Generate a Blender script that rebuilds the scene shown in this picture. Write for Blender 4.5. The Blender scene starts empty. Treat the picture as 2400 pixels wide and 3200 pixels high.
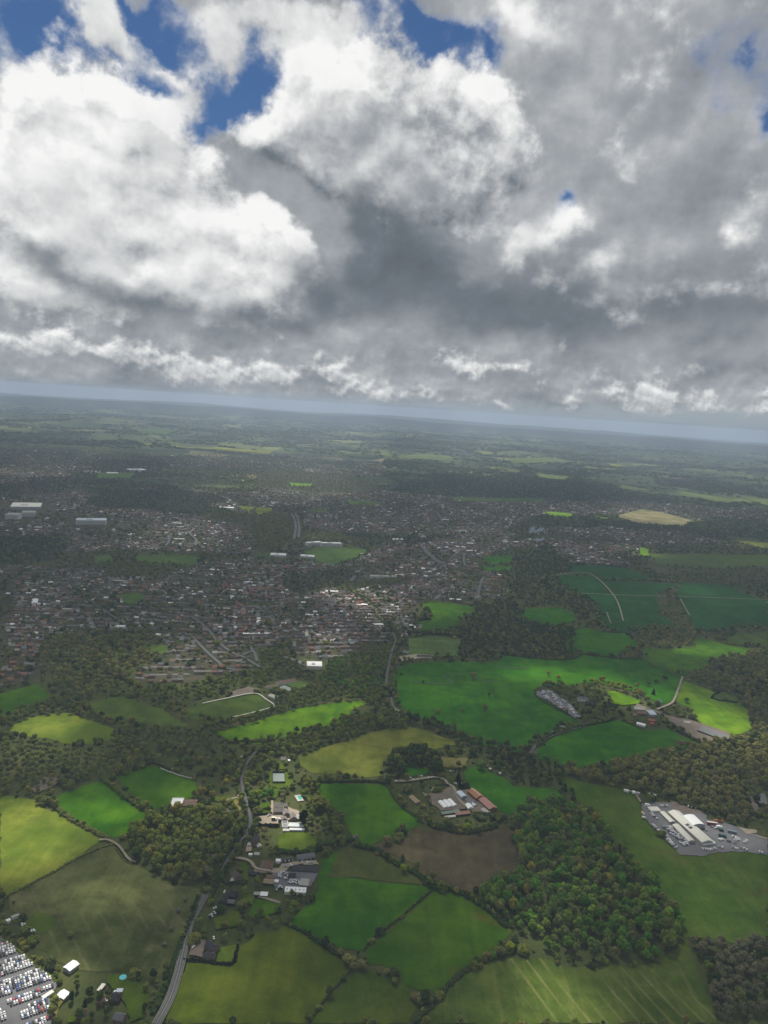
import bpy, bmesh, math, random
import numpy as np
from mathutils import Vector, Matrix, Euler
R = math.radians
sc = bpy.context.scene
# ---------------------------------------------------------------- camera: an aircraft window 560 m up, looking 8 degrees down, banked
CAM_H, FOC, PITCH, ROLL = 560.0, 2311.0, R(8.0), R(3.7)
cd = bpy.data.cameras.new('camera'); cam = bpy.data.objects.new('camera', cd); sc.collection.objects.link(cam); sc.camera = cam
cd.sensor_fit = 'VERTICAL'; cd.sensor_height = 36.0; cd.lens = 36.0*FOC/3200.0; cd.clip_start = 1.0; cd.clip_end = 120000.0
cam.location = (0, 0, CAM_H)
cam.rotation_euler = (Matrix.Rotation(R(90) - PITCH, 3, 'X') @ Matrix.Rotation(ROLL, 3, 'Z')).to_euler()
sc.view_settings.view_transform = 'Standard'; sc.view_settings.look = 'None'; sc.view_settings.exposure = 0.28; sc.view_settings.gamma = 1.0
sc.view_settings.use_curve_mapping = False
sc.cycles.use_denoising = True; sc.cycles.max_bounces = 5; sc.cycles.diffuse_bounces = 2; sc.cycles.glossy_bounces = 2
sc.cycles.transmission_bounces = 3; sc.cycles.volume_bounces = 1; sc.cycles.transparent_max_bounces = 8
sc.cycles.sample_clamp_indirect = 3.0; sc.cycles.caustics_reflective = False; sc.cycles.caustics_refractive = False
HAZE_DENSITY, HAZE_COLOR = 5.8e-5, (0.635, 0.76, 0.97)
# sky layout: azimuth, elevation, half sizes, turn, strength (radians)
SKY_HOLES=[(-0.2561, 0.3763, 0.107, 0.0476, -0.284, 1.45), (-0.1864, 0.3742, 0.0418, 0.0389, -0.808, 1.28), (-0.3376, 0.3743, 0.0604, 0.026, -0.372, 0.9), (-0.2851, 0.3351, 0.0458, 0.0346, -0.284, 1.02), (-0.3167, 0.414, 0.0284, 0.0389, 0.065, 0.9), (-0.4313, 0.38, 0.0606, 0.0389, -0.284, 1.09), (-0.4705, 0.3625, 0.037, 0.0346, 0.065, 0.64), (-0.37, 0.4042, 0.0377, 0.026, -0.459, 0.77), (-0.0341, 0.4518, 0.0553, 0.0346, -0.284, 1.41), (0.0304, 0.4246, 0.0712, 0.0411, -0.372, 1.5), (0.2036, 0.2651, 0.0381, 0.0368, 0.065, 0.79), (0.3877, 0.3967, 0.0704, 0.0411, -0.11, 0.58), (0.4234, 0.3561, 0.0277, 0.0303, 0.065, 0.5), (-0.2671, 0.3044, 0.0181, 0.0303, 0.065, 1.15)]
SKY_WISP=[(-0.27, 0.3373, 0.0275, 0.026, -0.634, 0.5), (-0.2182, 0.3894, 0.0234, 0.0303, -0.983, 0.45), (-0.2859, 0.3671, 0.0185, 0.0173, 0.065, 0.3), (-0.1547, 0.3713, 0.0186, 0.026, 0.065, 0.4), (-0.3907, 0.3913, 0.0702, 0.0238, -0.546, 1.0), (-0.3449, 0.3821, 0.0606, 0.0195, -0.459, 0.9), (-0.3085, 0.3792, 0.0279, 0.0095, -0.424, 0.7), (-0.4511, 0.3491, 0.0599, 0.0195, -0.11, 0.8), (-0.4045, 0.4074, 0.0518, 0.0151, -0.459, 0.6), (-0.4703, 0.3884, 0.0281, 0.0346, 0.065, 0.5), (-0.2121, 0.427, 0.1236, 0.0346, -0.023, 1.1), (-0.234, 0.3997, 0.0423, 0.026, -0.983, 0.6), (-0.119, 0.4406, 0.0957, 0.0389, 0.065, 1.0), (-0.1569, 0.4123, 0.0378, 0.026, 0.065, 0.6), (-0.0843, 0.4556, 0.0385, 0.0173, 0.065, 0.7), (0.1112, 0.4521, 0.0722, 0.0476, -0.284, 1.0), (0.0519, 0.4081, 0.0283, 0.0216, 0.065, 0.45), (-0.0036, 0.446, 0.0072, 0.0108, 0.065, 0.2)]
SKY_CENTRE=[(-0.1078, 0.3888, 0.0701, 0.0563, 0.065, 1.0), (-0.0522, 0.3996, 0.0705, 0.0389, -0.284, 0.9), (-0.1124, 0.3321, 0.087, 0.0736, 0.065, 1.0), (-0.013, 0.363, 0.0926, 0.0649, 0.065, 1.0), (0.0799, 0.3669, 0.0649, 0.0389, -0.284, 0.9), (0.1181, 0.3443, 0.0368, 0.0433, 0.065, 0.6), (-0.0483, 0.2846, 0.1353, 0.0822, -0.11, 1.0), (0.0735, 0.3017, 0.0997, 0.0649, 0.065, 0.9), (0.0373, 0.242, 0.1114, 0.0519, -0.11, 0.7), (-0.1838, 0.3181, 0.0547, 0.0389, 0.065, 0.8), (0.1435, 0.2893, 0.0361, 0.0389, 0.065, 0.4)]
SKY_LEFT=[(-0.4446, 0.2949, 0.0904, 0.0563, 0.065, 1.1), (-0.3796, 0.323, 0.0684, 0.0563, -0.11, 1.1), (-0.4615, 0.2165, 0.1063, 0.1125, 0.065, 1.1), (-0.3682, 0.2589, 0.1164, 0.0952, 0.065, 1.1), (-0.318, 0.3104, 0.05, 0.0433, -0.459, 0.8), (-0.283, 0.2573, 0.0671, 0.0649, 0.065, 1.0), (-0.2501, 0.1885, 0.1145, 0.0736, -0.459, 1.2), (-0.1627, 0.2049, 0.0751, 0.0433, -0.634, 1.0), (-0.111, 0.1552, 0.0569, 0.0389, -0.668, 0.55), (-0.3411, 0.1445, 0.1749, 0.0563, -0.075, 1.1), (-0.216, 0.1187, 0.122, 0.0346, -0.11, 0.6), (-0.4484, 0.1132, 0.1089, 0.0519, 0.065, 0.9)]
SKY_LOW=[(-0.4691, 0.0485, 0.0563, 0.0173, -0.023, 1.0), (-0.4062, 0.0487, 0.0607, 0.0173, -0.04, 1.0), (-0.332, 0.0434, 0.0823, 0.0208, -0.075, 1.0), (-0.2455, 0.0361, 0.0909, 0.0238, -0.145, 1.0), (-0.1596, 0.0382, 0.0736, 0.0238, -0.145, 1.0), (-0.071, 0.0359, 0.0649, 0.0225, -0.145, 1.0), (-0.0142, 0.0143, 0.0346, 0.0121, -0.18, 0.8), (0.089, 0.0606, 0.0434, 0.0195, -0.145, 0.8), (0.0453, 0.0202, 0.0563, 0.0108, -0.075, 0.9), (0.143, 0.0179, 0.0346, 0.0095, -0.075, 0.9), (0.1686, 0.0589, 0.0173, 0.013, 0.065, 0.5), (0.2599, 0.0393, 0.065, 0.0216, -0.023, 0.7), (0.3337, 0.0413, 0.0563, 0.0238, -0.075, 1.0), (0.4092, 0.0278, 0.0476, 0.0147, -0.215, 1.0), (0.4579, 0.0324, 0.0346, 0.0216, 0.065, 0.8)]
SKY_RIGHT=[(0.1375, 0.2234, 0.0311, 0.0216, -0.284, 1.0), (0.1977, 0.2248, 0.0577, 0.0433, -0.284, 1.0), (0.2413, 0.1843, 0.0396, 0.026, -0.197, 1.0), (0.2156, 0.2434, 0.0312, 0.026, 0.065, 0.8), (0.4191, 0.2093, 0.0265, 0.0303, 0.065, 0.9), (0.2907, 0.2924, 0.0316, 0.026, 0.065, 0.6), (0.4291, 0.2634, 0.0269, 0.0476, 0.065, 0.8), (0.3517, 0.2424, 0.0267, 0.0173, -0.284, 0.5), (0.2871, 0.1547, 0.0263, 0.0216, -0.459, 0.5), (0.3369, 0.1815, 0.0264, 0.0173, -0.459, 0.4)]
SKY_DARK=[(-0.089, 0.1331, 0.0655, 0.0368, -0.459, 1.5), (-0.15, 0.1043, 0.0696, 0.026, -0.11, 0.8), (-0.0532, 0.2328, 0.0578, 0.0325, -0.773, 0.9), (-0.0049, 0.194, 0.0926, 0.0519, -0.546, 1.2), (0.0847, 0.1676, 0.1755, 0.0649, -0.145, 1.25), (0.1913, 0.1246, 0.1744, 0.0476, -0.075, 0.9), (-0.0403, 0.1604, 0.0526, 0.0346, -0.459, 0.6), (0.3619, 0.1557, 0.1314, 0.0519, -0.005, 0.8), (0.418, 0.0742, 0.0824, 0.0216, -0.005, 0.6), (0.1154, 0.0476, 0.065, 0.0156, -0.04, 0.6), (-0.4652, 0.1504, 0.0569, 0.0216, -0.197, 0.8), (-0.3994, 0.1283, 0.1091, 0.0268, -0.18, 0.9), (-0.3102, 0.1079, 0.1001, 0.0268, -0.11, 0.9), (-0.445, 0.0898, 0.0869, 0.0182, -0.075, 0.7), (-0.191, 0.101, 0.087, 0.0216, -0.075, 0.6), (-0.2468, 0.0783, 0.1302, 0.0147, -0.075, 0.4), (-0.3322, 0.2781, 0.0315, 0.0173, -0.284, 0.6), (-0.3756, 0.2746, 0.018, 0.013, 0.065, 0.35), (-0.3894, 0.2282, 0.0355, 0.013, -0.284, 0.3)]
SKY_BRI=[(0.35, 0.2564, 0.2013, 0.1385, 0.065, -0.06), (0.2464, 0.3504, 0.1382, 0.1082, 0.065, -0.03), (-0.4142, 0.2845, 0.1488, 0.1082, -0.11, 0.1), (-0.2663, 0.209, 0.1327, 0.0692, -0.459, 0.08), (-0.4482, 0.2017, 0.1148, 0.0692, 0.065, 0.03), (-0.1303, 0.3639, 0.0695, 0.0649, 0.763, 0.08), (-0.0233, 0.3919, 0.0936, 0.026, -0.197, 0.1), (0.0792, 0.3735, 0.0697, 0.026, -0.284, 0.12), (0.0151, 0.263, 0.1165, 0.0476, 0.065, -0.06), (-0.0797, 0.328, 0.0731, 0.0519, 0.065, -0.03), (0.0308, 0.3245, 0.0685, 0.0433, -0.11, -0.05), (0.2415, 0.3921, 0.1405, 0.1125, 0.065, 0.03), (0.104, 0.4461, 0.1055, 0.0563, 0.065, 0.1), (0.2188, 0.4236, 0.0665, 0.0389, 0.065, 0.05), (0.286, 0.3328, 0.0916, 0.0519, 0.065, -0.05), (0.3818, 0.2857, 0.0992, 0.0736, 0.065, -0.1), (0.3606, 0.1668, 0.1448, 0.0822, 0.065, -0.07), (0.2114, 0.1254, 0.1745, 0.0519, -0.023, -0.05), (0.3259, 0.444, 0.1246, 0.0346, 0.065, 0.04), (0.404, 0.3266, 0.0548, 0.0346, 0.065, 0.05), (-0.4619, 0.1188, 0.0479, 0.0173, -0.11, 0.06), (-0.1416, 0.1009, 0.1044, 0.0303, -0.18, -0.1), (-0.0744, 0.0977, 0.0261, 0.0173, -0.284, 0.14), (0.0064, 0.0908, 0.0521, 0.0173, -0.11, 0.06), (0.2261, 0.0147, 0.0649, 0.0061, 0.012, -0.12), (0.1732, 0.0998, 0.0522, 0.0216, 0.065, 0.05), (0.2924, 0.1046, 0.0522, 0.026, -0.284, 0.05)]
# ---------------------------------------------------------------- world: sky with broken cumulus
SUN_EL, SUN_AZ = R(57.0), R(-16.0)           # sun ahead of the camera, a little to the left
SUN_DIR = Vector((math.sin(SUN_AZ)*math.cos(SUN_EL), math.cos(SUN_AZ)*math.cos(SUN_EL), math.sin(SUN_EL)))
W = bpy.data.worlds.new("World"); sc.world = W; W.use_nodes = True
class NT:
    """small helper for node trees"""
    def __init__(s, nt, dims='3D'): s.nt = nt; s.dims = dims
    def n(s, t, **kw):
        d = s.nt.nodes.new(t)
        for k, v in kw.items(): setattr(d, k, v)
        return d
    def l(s, a, b): s.nt.links.new(a, b)
    def put(s, sock, v):
        if hasattr(v, 'is_output'): s.l(v, sock)
        else: sock.default_value = v
    def m(s, op, a, b=0.0, c=None, clamp=False):
        d = s.n('ShaderNodeMath', operation=op, use_clamp=clamp)
        s.put(d.inputs[0], a); s.put(d.inputs[1], b)
        if c is not None: s.put(d.inputs[2], c)
        return d.outputs[0]
    def comb(s, x, y, z=0.0):
        d = s.n('ShaderNodeCombineXYZ')
        for i, v in enumerate((x, y, z)): s.put(d.inputs[i], v)
        return d.outputs[0]
    def vm(s, op, a, b):
        d = s.n('ShaderNodeVectorMath', operation=op)
        s.put(d.inputs[0], a)
        if op == 'SCALE': s.put(d.inputs['Scale'], b)
        else: s.put(d.inputs[1], b)
        return d.outputs[0]
    def noise(s, v, scale, detail=4.0, rough=0.55, dist=0.0, dims=None, color=False, lac=2.0):
        d = s.n('ShaderNodeTexNoise', noise_dimensions=dims or s.dims)
        if v is not None: s.l(v, d.inputs['Vector'])
        for k, x in (('Scale', scale), ('Detail', detail), ('Roughness', rough), ('Distortion', dist), ('Lacunarity', lac)): s.put(d.inputs[k], x)
        return d.outputs[1 if color else 0]
    def ramp(s, f, stops, interp='LINEAR'):
        d = s.n('ShaderNodeValToRGB'); d.color_ramp.interpolation = interp
        e = d.color_ramp.elements
        while len(e) < len(stops): e.new(0.5)
        for k, (p, c) in zip(e, stops): k.position = p; k.color = (*c, 1) if len(c) == 3 else c
        s.put(d.inputs[0], f); return d.outputs[0]
    def mix(s, f, a, b, bt='MIX'):
        d = s.n('ShaderNodeMix', data_type='RGBA', blend_type=bt)
        s.put(d.inputs[0], f)
        for i, v in ((6, a), (7, b)): s.put(d.inputs[i], v if hasattr(v, 'is_output') else (*v, 1) if len(v) == 3 else v)
        return d.outputs[2]
    def smooth(s, v, lo, hi):
        d = s.n('ShaderNodeMapRange', interpolation_type='SMOOTHSTEP')
        s.put(d.inputs[0], v); s.put(d.inputs[1], lo); s.put(d.inputs[2], hi)
        return d.outputs[0]
def build_world():
    W.node_tree.nodes.clear(); t = NT(W.node_tree, '2D')
    d = t.n('ShaderNodeTexCoord').outputs['Generated']
    s = t.n('ShaderNodeSeparateXYZ'); t.l(d, s.inputs[0]); x, y, z = s.outputs
    az = t.m('ARCTAN2', x, y); el = t.m('ARCSINE', z)
    P = t.comb(az, t.m('MULTIPLY', el, 1.15), 0.37)
    far = t.smooth(el, 0.20, 0.02)                            # clouds are smaller towards the horizon
    near = t.m('SUBTRACT', 1.0, far)
    def two(off, lo, hi, det, rough, color=False, dist=0.0):
        v = t.vm('ADD', P, off)
        a = t.noise(v, lo, det, rough, dist, color=color); b = t.noise(v, hi, det, rough, dist, color=color)
        return t.mix(far, a, b) if color else t.m('ADD', t.m('MULTIPLY', a, near), t.m('MULTIPLY', b, far))
    def warp(off, lo, hi, amt, det):
        c = two(off, lo, hi, det, 0.55, True)
        return t.vm('SCALE', t.vm('SUBTRACT', c, (0.5, 0.5, 0.5)), amt)
    scale = t.m('MULTIPLY_ADD', near, 0.75, 0.25)
    w = t.vm('ADD', warp((0, 0, 0), 5.0, 14.0, 0.085, 2.0), warp((3, 1, 2), 19.0, 45.0, 0.055, 6.0))
    q = t.vm('ADD', t.comb(az, el, 0.0), t.vm('MULTIPLY', t.vm('SCALE', w, scale), (1.0, 0.9, 0.0)))
    up = t.vm('SCALE', t.comb(-0.010, 0.026, 0.0), scale)     # a step towards the sun
    q2 = t.vm('ADD', q, up)
    def blobs(lst, base, v, grow=1.75):
        acc = base
        for a, e, rx, ry, th, am in lst:
            mp = t.n('ShaderNodeMapping', vector_type='TEXTURE')
            mp.inputs['Location'].default_value = (a, e, 0); mp.inputs['Rotation'].default_value = (0, 0, th)
            mp.inputs['Scale'].default_value = (rx*grow, ry*grow, 1); t.l(v, mp.inputs[0])
            g = t.n('ShaderNodeTexGradient', gradient_type='QUADRATIC_SPHERE'); t.l(mp.outputs[0], g.inputs[0])
            acc = t.m('MULTIPLY_ADD', g.outputs['Fac'], am, acc)
        return acc
    def puffs(v, sc):
        d = t.n('ShaderNodeTexVoronoi', voronoi_dimensions='2D', feature='F1', normalize=True); t.l(v, d.inputs[0])
        d.inputs['Scale'].default_value = sc; d.inputs['Detail'].default_value = 3.0; d.inputs['Roughness'].default_value = 0.55; d.inputs['Lacunarity'].default_value = 2.3
        return t.m('MULTIPLY_ADD', d.outputs['Distance'], -1.0, 0.42)
    def fbm(v):
        a = t.noise(v, 8.5, 11.0, 0.56); b = t.noise(v, 22.0, 9.0, 0.55)
        n = t.m('ADD', t.m('MULTIPLY', a, near), t.m('MULTIPLY', b, far))
        wv = t.vm('ADD', v, t.vm('SCALE', t.vm('SUBTRACT', t.noise(v, 24.0, 4.0, 0.6, color=True), (0.5, 0.5, 0.5)), 0.05))
        pf = t.m('ADD', t.m('MULTIPLY', puffs(wv, 15.0), near), t.m('MULTIPLY', puffs(wv, 34.0), far))
        return t.m('MULTIPLY_ADD', pf, PUFF, n)
    n1 = fbm(P); n1u = fbm(t.vm('ADD', P, up))
    relief = t.m('SUBTRACT', n1, n1u)
    c1 = t.m('SUBTRACT', n1, 0.5); c1u = t.m('SUBTRACT', n1u, 0.5)
    n2 = t.m('SUBTRACT', two((7.1, 3.3, 1.7), 4.0, 11.0, 5.0, 0.55), 0.5)
    n3 = t.m('SUBTRACT', two((2.1, 9.3, 4.7), 34.0, 80.0, 6.0, 0.62), 0.5)
    tone = blobs(SKY_BRI, 0.0, q)
    tone = t.m('MULTIPLY_ADD', n3, 0.06, tone)
    def layer(lst, lo, hi, ragged, base, gain, rel, soft=0.0):
        """mask and brightness of one cloud bank: bright where it turns to the sun, grey at its foot"""
        D = t.m('MULTIPLY_ADD', c1, ragged, blobs(lst, 0.0, q)); D2 = t.m('MULTIPLY_ADD', c1u, ragged, blobs(lst, 0.0, q2))
        m = t.smooth(D, lo, hi)
        g = t.m('SUBTRACT', t.m('MINIMUM', D, 1.1), t.m('MINIMUM', D2, 1.1))
        b = t.m('MULTIPLY_ADD', g, gain, base)
        b = t.m('MULTIPLY_ADD', relief, rel, b)
        b = t.m('MULTIPLY_ADD', n2, 0.22, b)
        return m, t.m('MULTIPLY_ADD', tone, 0.25 if lst is SKY_DARK else 1.0, b)
    K = 8.3                                                  # the Background strength below is 0.1
    STOPS = [(0.0, (0.10, 0.115, 0.135)), (0.25, (0.155, 0.182, 0.210)), (0.5, (0.36, 0.38, 0.405)), (0.72, (0.66, 0.67, 0.675)), (0.95, (0.93, 0.93, 0.92))]
    def col(b): return t.vm('SCALE', t.ramp(b, STOPS), K)
    sky = t.n('ShaderNodeTexSky', sky_type='NISHITA', sun_disc=False, sun_elevation=SUN_EL, sun_rotation=SUN_AZ, altitude=560.0, air_density=1.0, dust_density=0.2, ozone_density=2.5)
    out = t.mix(1.0, sky.outputs[0], SKY_TINT, 'MULTIPLY')
    # high grey sheet with holes
    hole = t.m('MULTIPLY_ADD', n1, 0.8, t.m('MULTIPLY', blobs(SKY_HOLES, -0.45, q), 1.0))
    hole = t.m('MULTIPLY_ADD', n3, 0.35, hole)
    sheet = t.m('SUBTRACT', 1.0, t.smooth(hole, 0.12, 0.55))
    bs = t.m('MULTIPLY_ADD', n2, 0.52, t.m('MULTIPLY_ADD', relief, 0.42, t.m('ADD', tone, 0.48)))
    bs = t.m('ADD', bs, t.m('MULTIPLY', t.m('SUBTRACT', 1.0, sheet), 0.2))
    out = t.mix(sheet, out, col(bs))
    for lst, lo, hi, ragged, base, gain, rel in ((SKY_WISP, 0.22, 0.95, 1.9, 0.72, 0.10, 0.6), (SKY_RIGHT, 0.10, 1.05, 1.6, 0.62, 0.35, 0.9), (SKY_CENTRE, 0.34, 0.68, 1.5, 0.60, 0.50, 0.85),
                                                 (SKY_LEFT, 0.34, 0.74, 1.6, 0.75, 0.46, 1.0), (SKY_DARK, 0.05, 1.25, 1.6, 0.22, 0.10, 0.55), (SKY_LOW, 0.30, 1.05, 2.6, 0.64, 0.26, 0.9)):
        m, b = layer(lst, lo, hi, ragged, base, gain, rel)
        out = t.mix(m, out, col(b))
    # under the cloud base, the far grey-blue air of the horizon
    # (the cloud base stands a little higher towards the right)
    lv = t.m('SUBTRACT', el, t.m('MULTIPLY_ADD', az, 0.030, 0.007))
    low = t.smooth(t.m('MULTIPLY_ADD', c1, 0.030, t.m('MULTIPLY_ADD', n3, 0.016, lv)), 0.012, -0.008)
    out = t.mix(t.m('MULTIPLY', low, 0.95), out, t.vm('SCALE', t.comb(0.36, 0.415, 0.45), K))
    bg = t.n('ShaderNodeBackground'); t.l(out, bg.inputs[0]); bg.inputs[1].default_value = 0.1
    o = t.n('ShaderNodeOutputWorld'); t.l(bg.outputs[0], o.inputs[0])
PUFF = 0.19
SKY_TINT = (0.25, 0.34, 0.44)
build_world()
W.cycles.sampling_method = 'MANUAL'; W.cycles.sample_map_resolution = 512
# ---------------------------------------------------------------- sun
sl = bpy.data.lights.new('sun', 'SUN'); sl.energy = 5.0; sl.angle = R(0.5); sl.color = (1.0, 0.95, 0.86)
so = bpy.data.objects.new('sun', sl); sc.collection.objects.link(so)
so.rotation_euler = SUN_DIR.to_track_quat('Z', 'Y').to_euler(); so.location = (0, 0, 3000)
rng = np.random.default_rng(11); random.seed(5)
# ---------------------------------------------------------------- helpers
COL = sc.collection
def link(o): COL.objects.link(o); return o
def tag(o, label=None, cat=None, group=None, kind=None):
    for k, v in (('label', label), ('category', cat), ('group', group), ('kind', kind)):
        if v: o[k] = v
    return o
def empty(name, loc, rz=0.0, **kw):
    o = link(bpy.data.objects.new(name, None)); o.location = loc; o.rotation_euler = (0, 0, rz); o.empty_display_size = 1
    return tag(o, **kw)
def mesh(name, verts, faces, mats, mi=None, smooth=False):
    me = bpy.data.meshes.new(name); me.from_pydata([tuple(map(float, v)) for v in verts], [], [tuple(map(int, f)) for f in faces])
    for m in (mats if isinstance(mats, (list, tuple)) else [mats]): me.materials.append(m)
    if mi is not None: me.polygons.foreach_set('material_index', np.asarray(mi, np.int32))
    if smooth: me.polygons.foreach_set('use_smooth', [True]*len(me.polygons))
    me.update(); return me
def obj(name, me, parent=None):
    o = bpy.data.objects.new(name, me); link(o)
    if parent is not None: o.parent = parent
    return o
class MB:
    """collects boxes, prisms and tubes, then links them as one mesh object"""
    def __init__(s): s.v, s.f, s.mi = [], [], []
    def add(s, v, f, mi=0):
        n = len(s.v); s.v += [tuple(p) for p in v]; s.f += [tuple(i+n for i in q) for q in f]; s.mi += [mi]*len(f)
    def box(s, x0, x1, y0, y1, z0, z1, mi=0):
        s.add([(x0,y0,z0),(x1,y0,z0),(x1,y1,z0),(x0,y1,z0),(x0,y0,z1),(x1,y0,z1),(x1,y1,z1),(x0,y1,z1)],
              [(0,3,2,1),(4,5,6,7),(0,1,5,4),(1,2,6,5),(2,3,7,6),(3,0,4,7)], mi)
    def prism(s, prof, x0, x1, mi=0):
        """a (y, z) outline pushed along x"""
        n = len(prof)
        s.add([(x0,y,z) for y,z in prof]+[(x1,y,z) for y,z in prof],
              [tuple(range(n))[::-1], tuple(range(n, 2*n))]+[(i,(i+1)%n,n+(i+1)%n,n+i) for i in range(n)], mi)
    def tube(s, p, q, r0, r1, n=6, mi=0):
        p, q = Vector(p), Vector(q); d = (q-p).normalized(); a = d.orthogonal().normalized(); b = d.cross(a)
        v = [p+(a*math.cos(t)+b*math.sin(t))*r0 for t in [2*math.pi*i/n for i in range(n)]]+[q+(a*math.cos(t)+b*math.sin(t))*r1 for t in [2*math.pi*i/n for i in range(n)]]
        s.add(v, [(i,(i+1)%n,n+(i+1)%n,n+i) for i in range(n)]+[tuple(range(n))[::-1], tuple(range(n,2*n))], mi)
    def build(s, name, mats, parent=None, smooth=False): return obj(name, mesh(name, s.v, s.f, mats, s.mi, smooth), parent)
def inside(P, poly):
    """which points of P (n x 2) lie in the outline"""
    x, y = P[:,0], P[:,1]; r = np.zeros(len(P), bool); n = len(poly)
    for i in range(n):
        (x0,y0),(x1,y1) = poly[i], poly[i-1]
        if y0 == y1: continue
        c = ((y0 > y) != (y1 > y)); r ^= c & (x < (x1-x0)*(y-y0)/(y1-y0)+x0)
    return r
def near_line(P, line, d):
    r = np.zeros(len(P), bool)
    for (x0,y0),(x1,y1) in zip(line, line[1:]):
        L2 = max((x1-x0)**2+(y1-y0)**2, 1e-6); t = np.clip(((P[:,0]-x0)*(x1-x0)+(P[:,1]-y0)*(y1-y0))/L2, 0, 1)
        r |= (P[:,0]-x0-t*(x1-x0))**2+(P[:,1]-y0-t*(y1-y0))**2 < d*d
    return r
def smooth_line(pts, n=4):
    if len(pts) < 3: return pts
    out = []; p = [pts[0]]+list(pts)+[pts[-1]]
    for i in range(1, len(p)-2):
        for k in range(n):
            t = k/n; a,b,c,d = (np.array(p[i+j-1]) for j in range(4))
            out.append(tuple(0.5*((2*b)+(c-a)*t+(2*a-5*b+4*c-d)*t*t+(3*b-a-3*c+d)*t**3)))
    return out+[tuple(pts[-1])]
def resample(line, step):
    out = []; acc = 0.0
    for (x0,y0),(x1,y1) in zip(line, line[1:]):
        L = math.hypot(x1-x0, y1-y0); a = math.atan2(y1-y0, x1-x0); s = acc
        while s < L: out.append((x0+(x1-x0)*s/L, y0+(y1-y0)*s/L, a)); s += step
        acc = s-L
    return out
# ---------------------------------------------------------------- materials
MATS = {}
def newmat(name):
    m = bpy.data.materials.new(name); m.use_nodes = True; m.node_tree.nodes.clear(); return m, NT(m.node_tree)
def finish(t, sh):
    o = t.n('ShaderNodeOutputMaterial'); t.l(sh, o.inputs[0])
def pbsdf(t, col, rough=0.8, metal=0.0, spec=0.3):
    p = t.n('ShaderNodeBsdfPrincipled'); t.put(p.inputs['Base Color'], col if hasattr(col,'is_output') else (*col,1)); t.put(p.inputs['Roughness'], rough)
    p.inputs['Metallic'].default_value = metal; p.inputs['Specular IOR Level'].default_value = spec; return p.outputs[0]
def solid(name, c, rough=0.8, metal=0.0, var=0.25, scale=0.35, spec=0.3):
    """painted, roofed or paved surface with dirt and fading"""
    if name in MATS: return MATS[name]
    m, t = newmat(name); co = t.n('ShaderNodeTexCoord').outputs['Object']
    n = t.noise(co, scale, 5.0, 0.6); n2 = t.noise(co, scale*6, 3.0, 0.6)
    f = t.m('MULTIPLY_ADD', t.m('SUBTRACT', n, 0.5), 2.2*var, t.m('MULTIPLY_ADD', t.m('SUBTRACT', n2, 0.5), var, 1.0))
    finish(t, pbsdf(t, t.vm('SCALE', t.comb(*c), f), rough, metal, spec)); MATS[name] = m; return m
def field(name, c1, c2, c3, stripe=None, worn_lit=0.35):
    """grass or crop: broad patches deepened to imitate sun and shade, fine mottling, wheel lines"""
    m, t = newmat('field_'+name); co = t.n('ShaderNodeTexCoord').outputs['Object']
    a = t.noise(co, 0.008, 5.0, 0.55, 0.6); b = t.noise(co, 0.035, 6.0, 0.6, 0.3); c = t.noise(co, 0.35, 4.0, 0.65); d = t.noise(t.vm('ADD', co, (371.0, 90.0, 5.0)), 0.0115, 4.0, 0.6, 1.0)
    f = t.m('ADD', t.m('MULTIPLY', a, 0.65), t.m('MULTIPLY', b, 0.35))
    col = t.mix(t.smooth(f, 0.38, 0.62), tuple(v*0.86 for v in c1), tuple(v*1.12 for v in c2))  # patch contrast raised to imitate sun and shade on the grass
    col = t.mix(t.m('MULTIPLY', t.smooth(d, 0.56, 0.74), worn_lit), col, c3)  # worn grass, strengthened to imitate sunlit patches as well
    mg = t.n('ShaderNodeMapping'); mg.inputs['Rotation'].default_value = (0, 0, (len(name)*1.3+ord(name[0])*0.37+ord(name[-1])*0.21) % 3.1); mg.inputs['Scale'].default_value = (1.0, 0.05, 1.0); t.l(co, mg.inputs[0])
    streak = t.noise(mg.outputs[0], 0.10, 4.0, 0.6)
    if stripe:
        ang, gap, amt = stripe
        mp = t.n('ShaderNodeMapping'); mp.inputs['Rotation'].default_value = (0, 0, ang); t.l(co, mp.inputs[0])
        wv = t.n('ShaderNodeTexWave', wave_type='BANDS', bands_direction='X', wave_profile='SIN')
        wv.inputs['Scale'].default_value = 0.314/gap*10/10; wv.inputs['Distortion'].default_value = 0.6; wv.inputs['Detail'].default_value = 2.0; wv.inputs['Detail Scale'].default_value = 0.6
        t.l(mp.outputs[0], wv.inputs[0])
        mp2 = t.n('ShaderNodeMapping'); mp2.inputs['Rotation'].default_value = (0, 0, ang); mp2.inputs['Scale'].default_value = (1.0, 0.06, 1.0); t.l(co, mp2.inputs[0])
        st = t.noise(mp2.outputs[0], 0.12, 5.0, 0.6)
        lines = t.m('MULTIPLY', t.smooth(wv.outputs[1], 0.84, 0.99), t.smooth(t.noise(co, 0.012, 2.0, 0.5), 0.4, 0.62))
        k = t.m('ADD', t.m('MULTIPLY', lines, amt), t.m('MULTIPLY', t.smooth(st, 0.48, 0.75), amt*0.6))
        col = t.mix(k, col, c3)
    f2 = t.m('MULTIPLY_ADD', t.m('SUBTRACT', c, 0.5), 0.6, t.m('MULTIPLY_ADD', t.m('SUBTRACT', b, 0.5), 0.75, t.m('MULTIPLY_ADD', t.m('SUBTRACT', streak, 0.5), 0.55, 1.0)))
    finish(t, pbsdf(t, t.vm('SCALE', col, f2), 1.0, 0.0, 0.0)); return m
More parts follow.
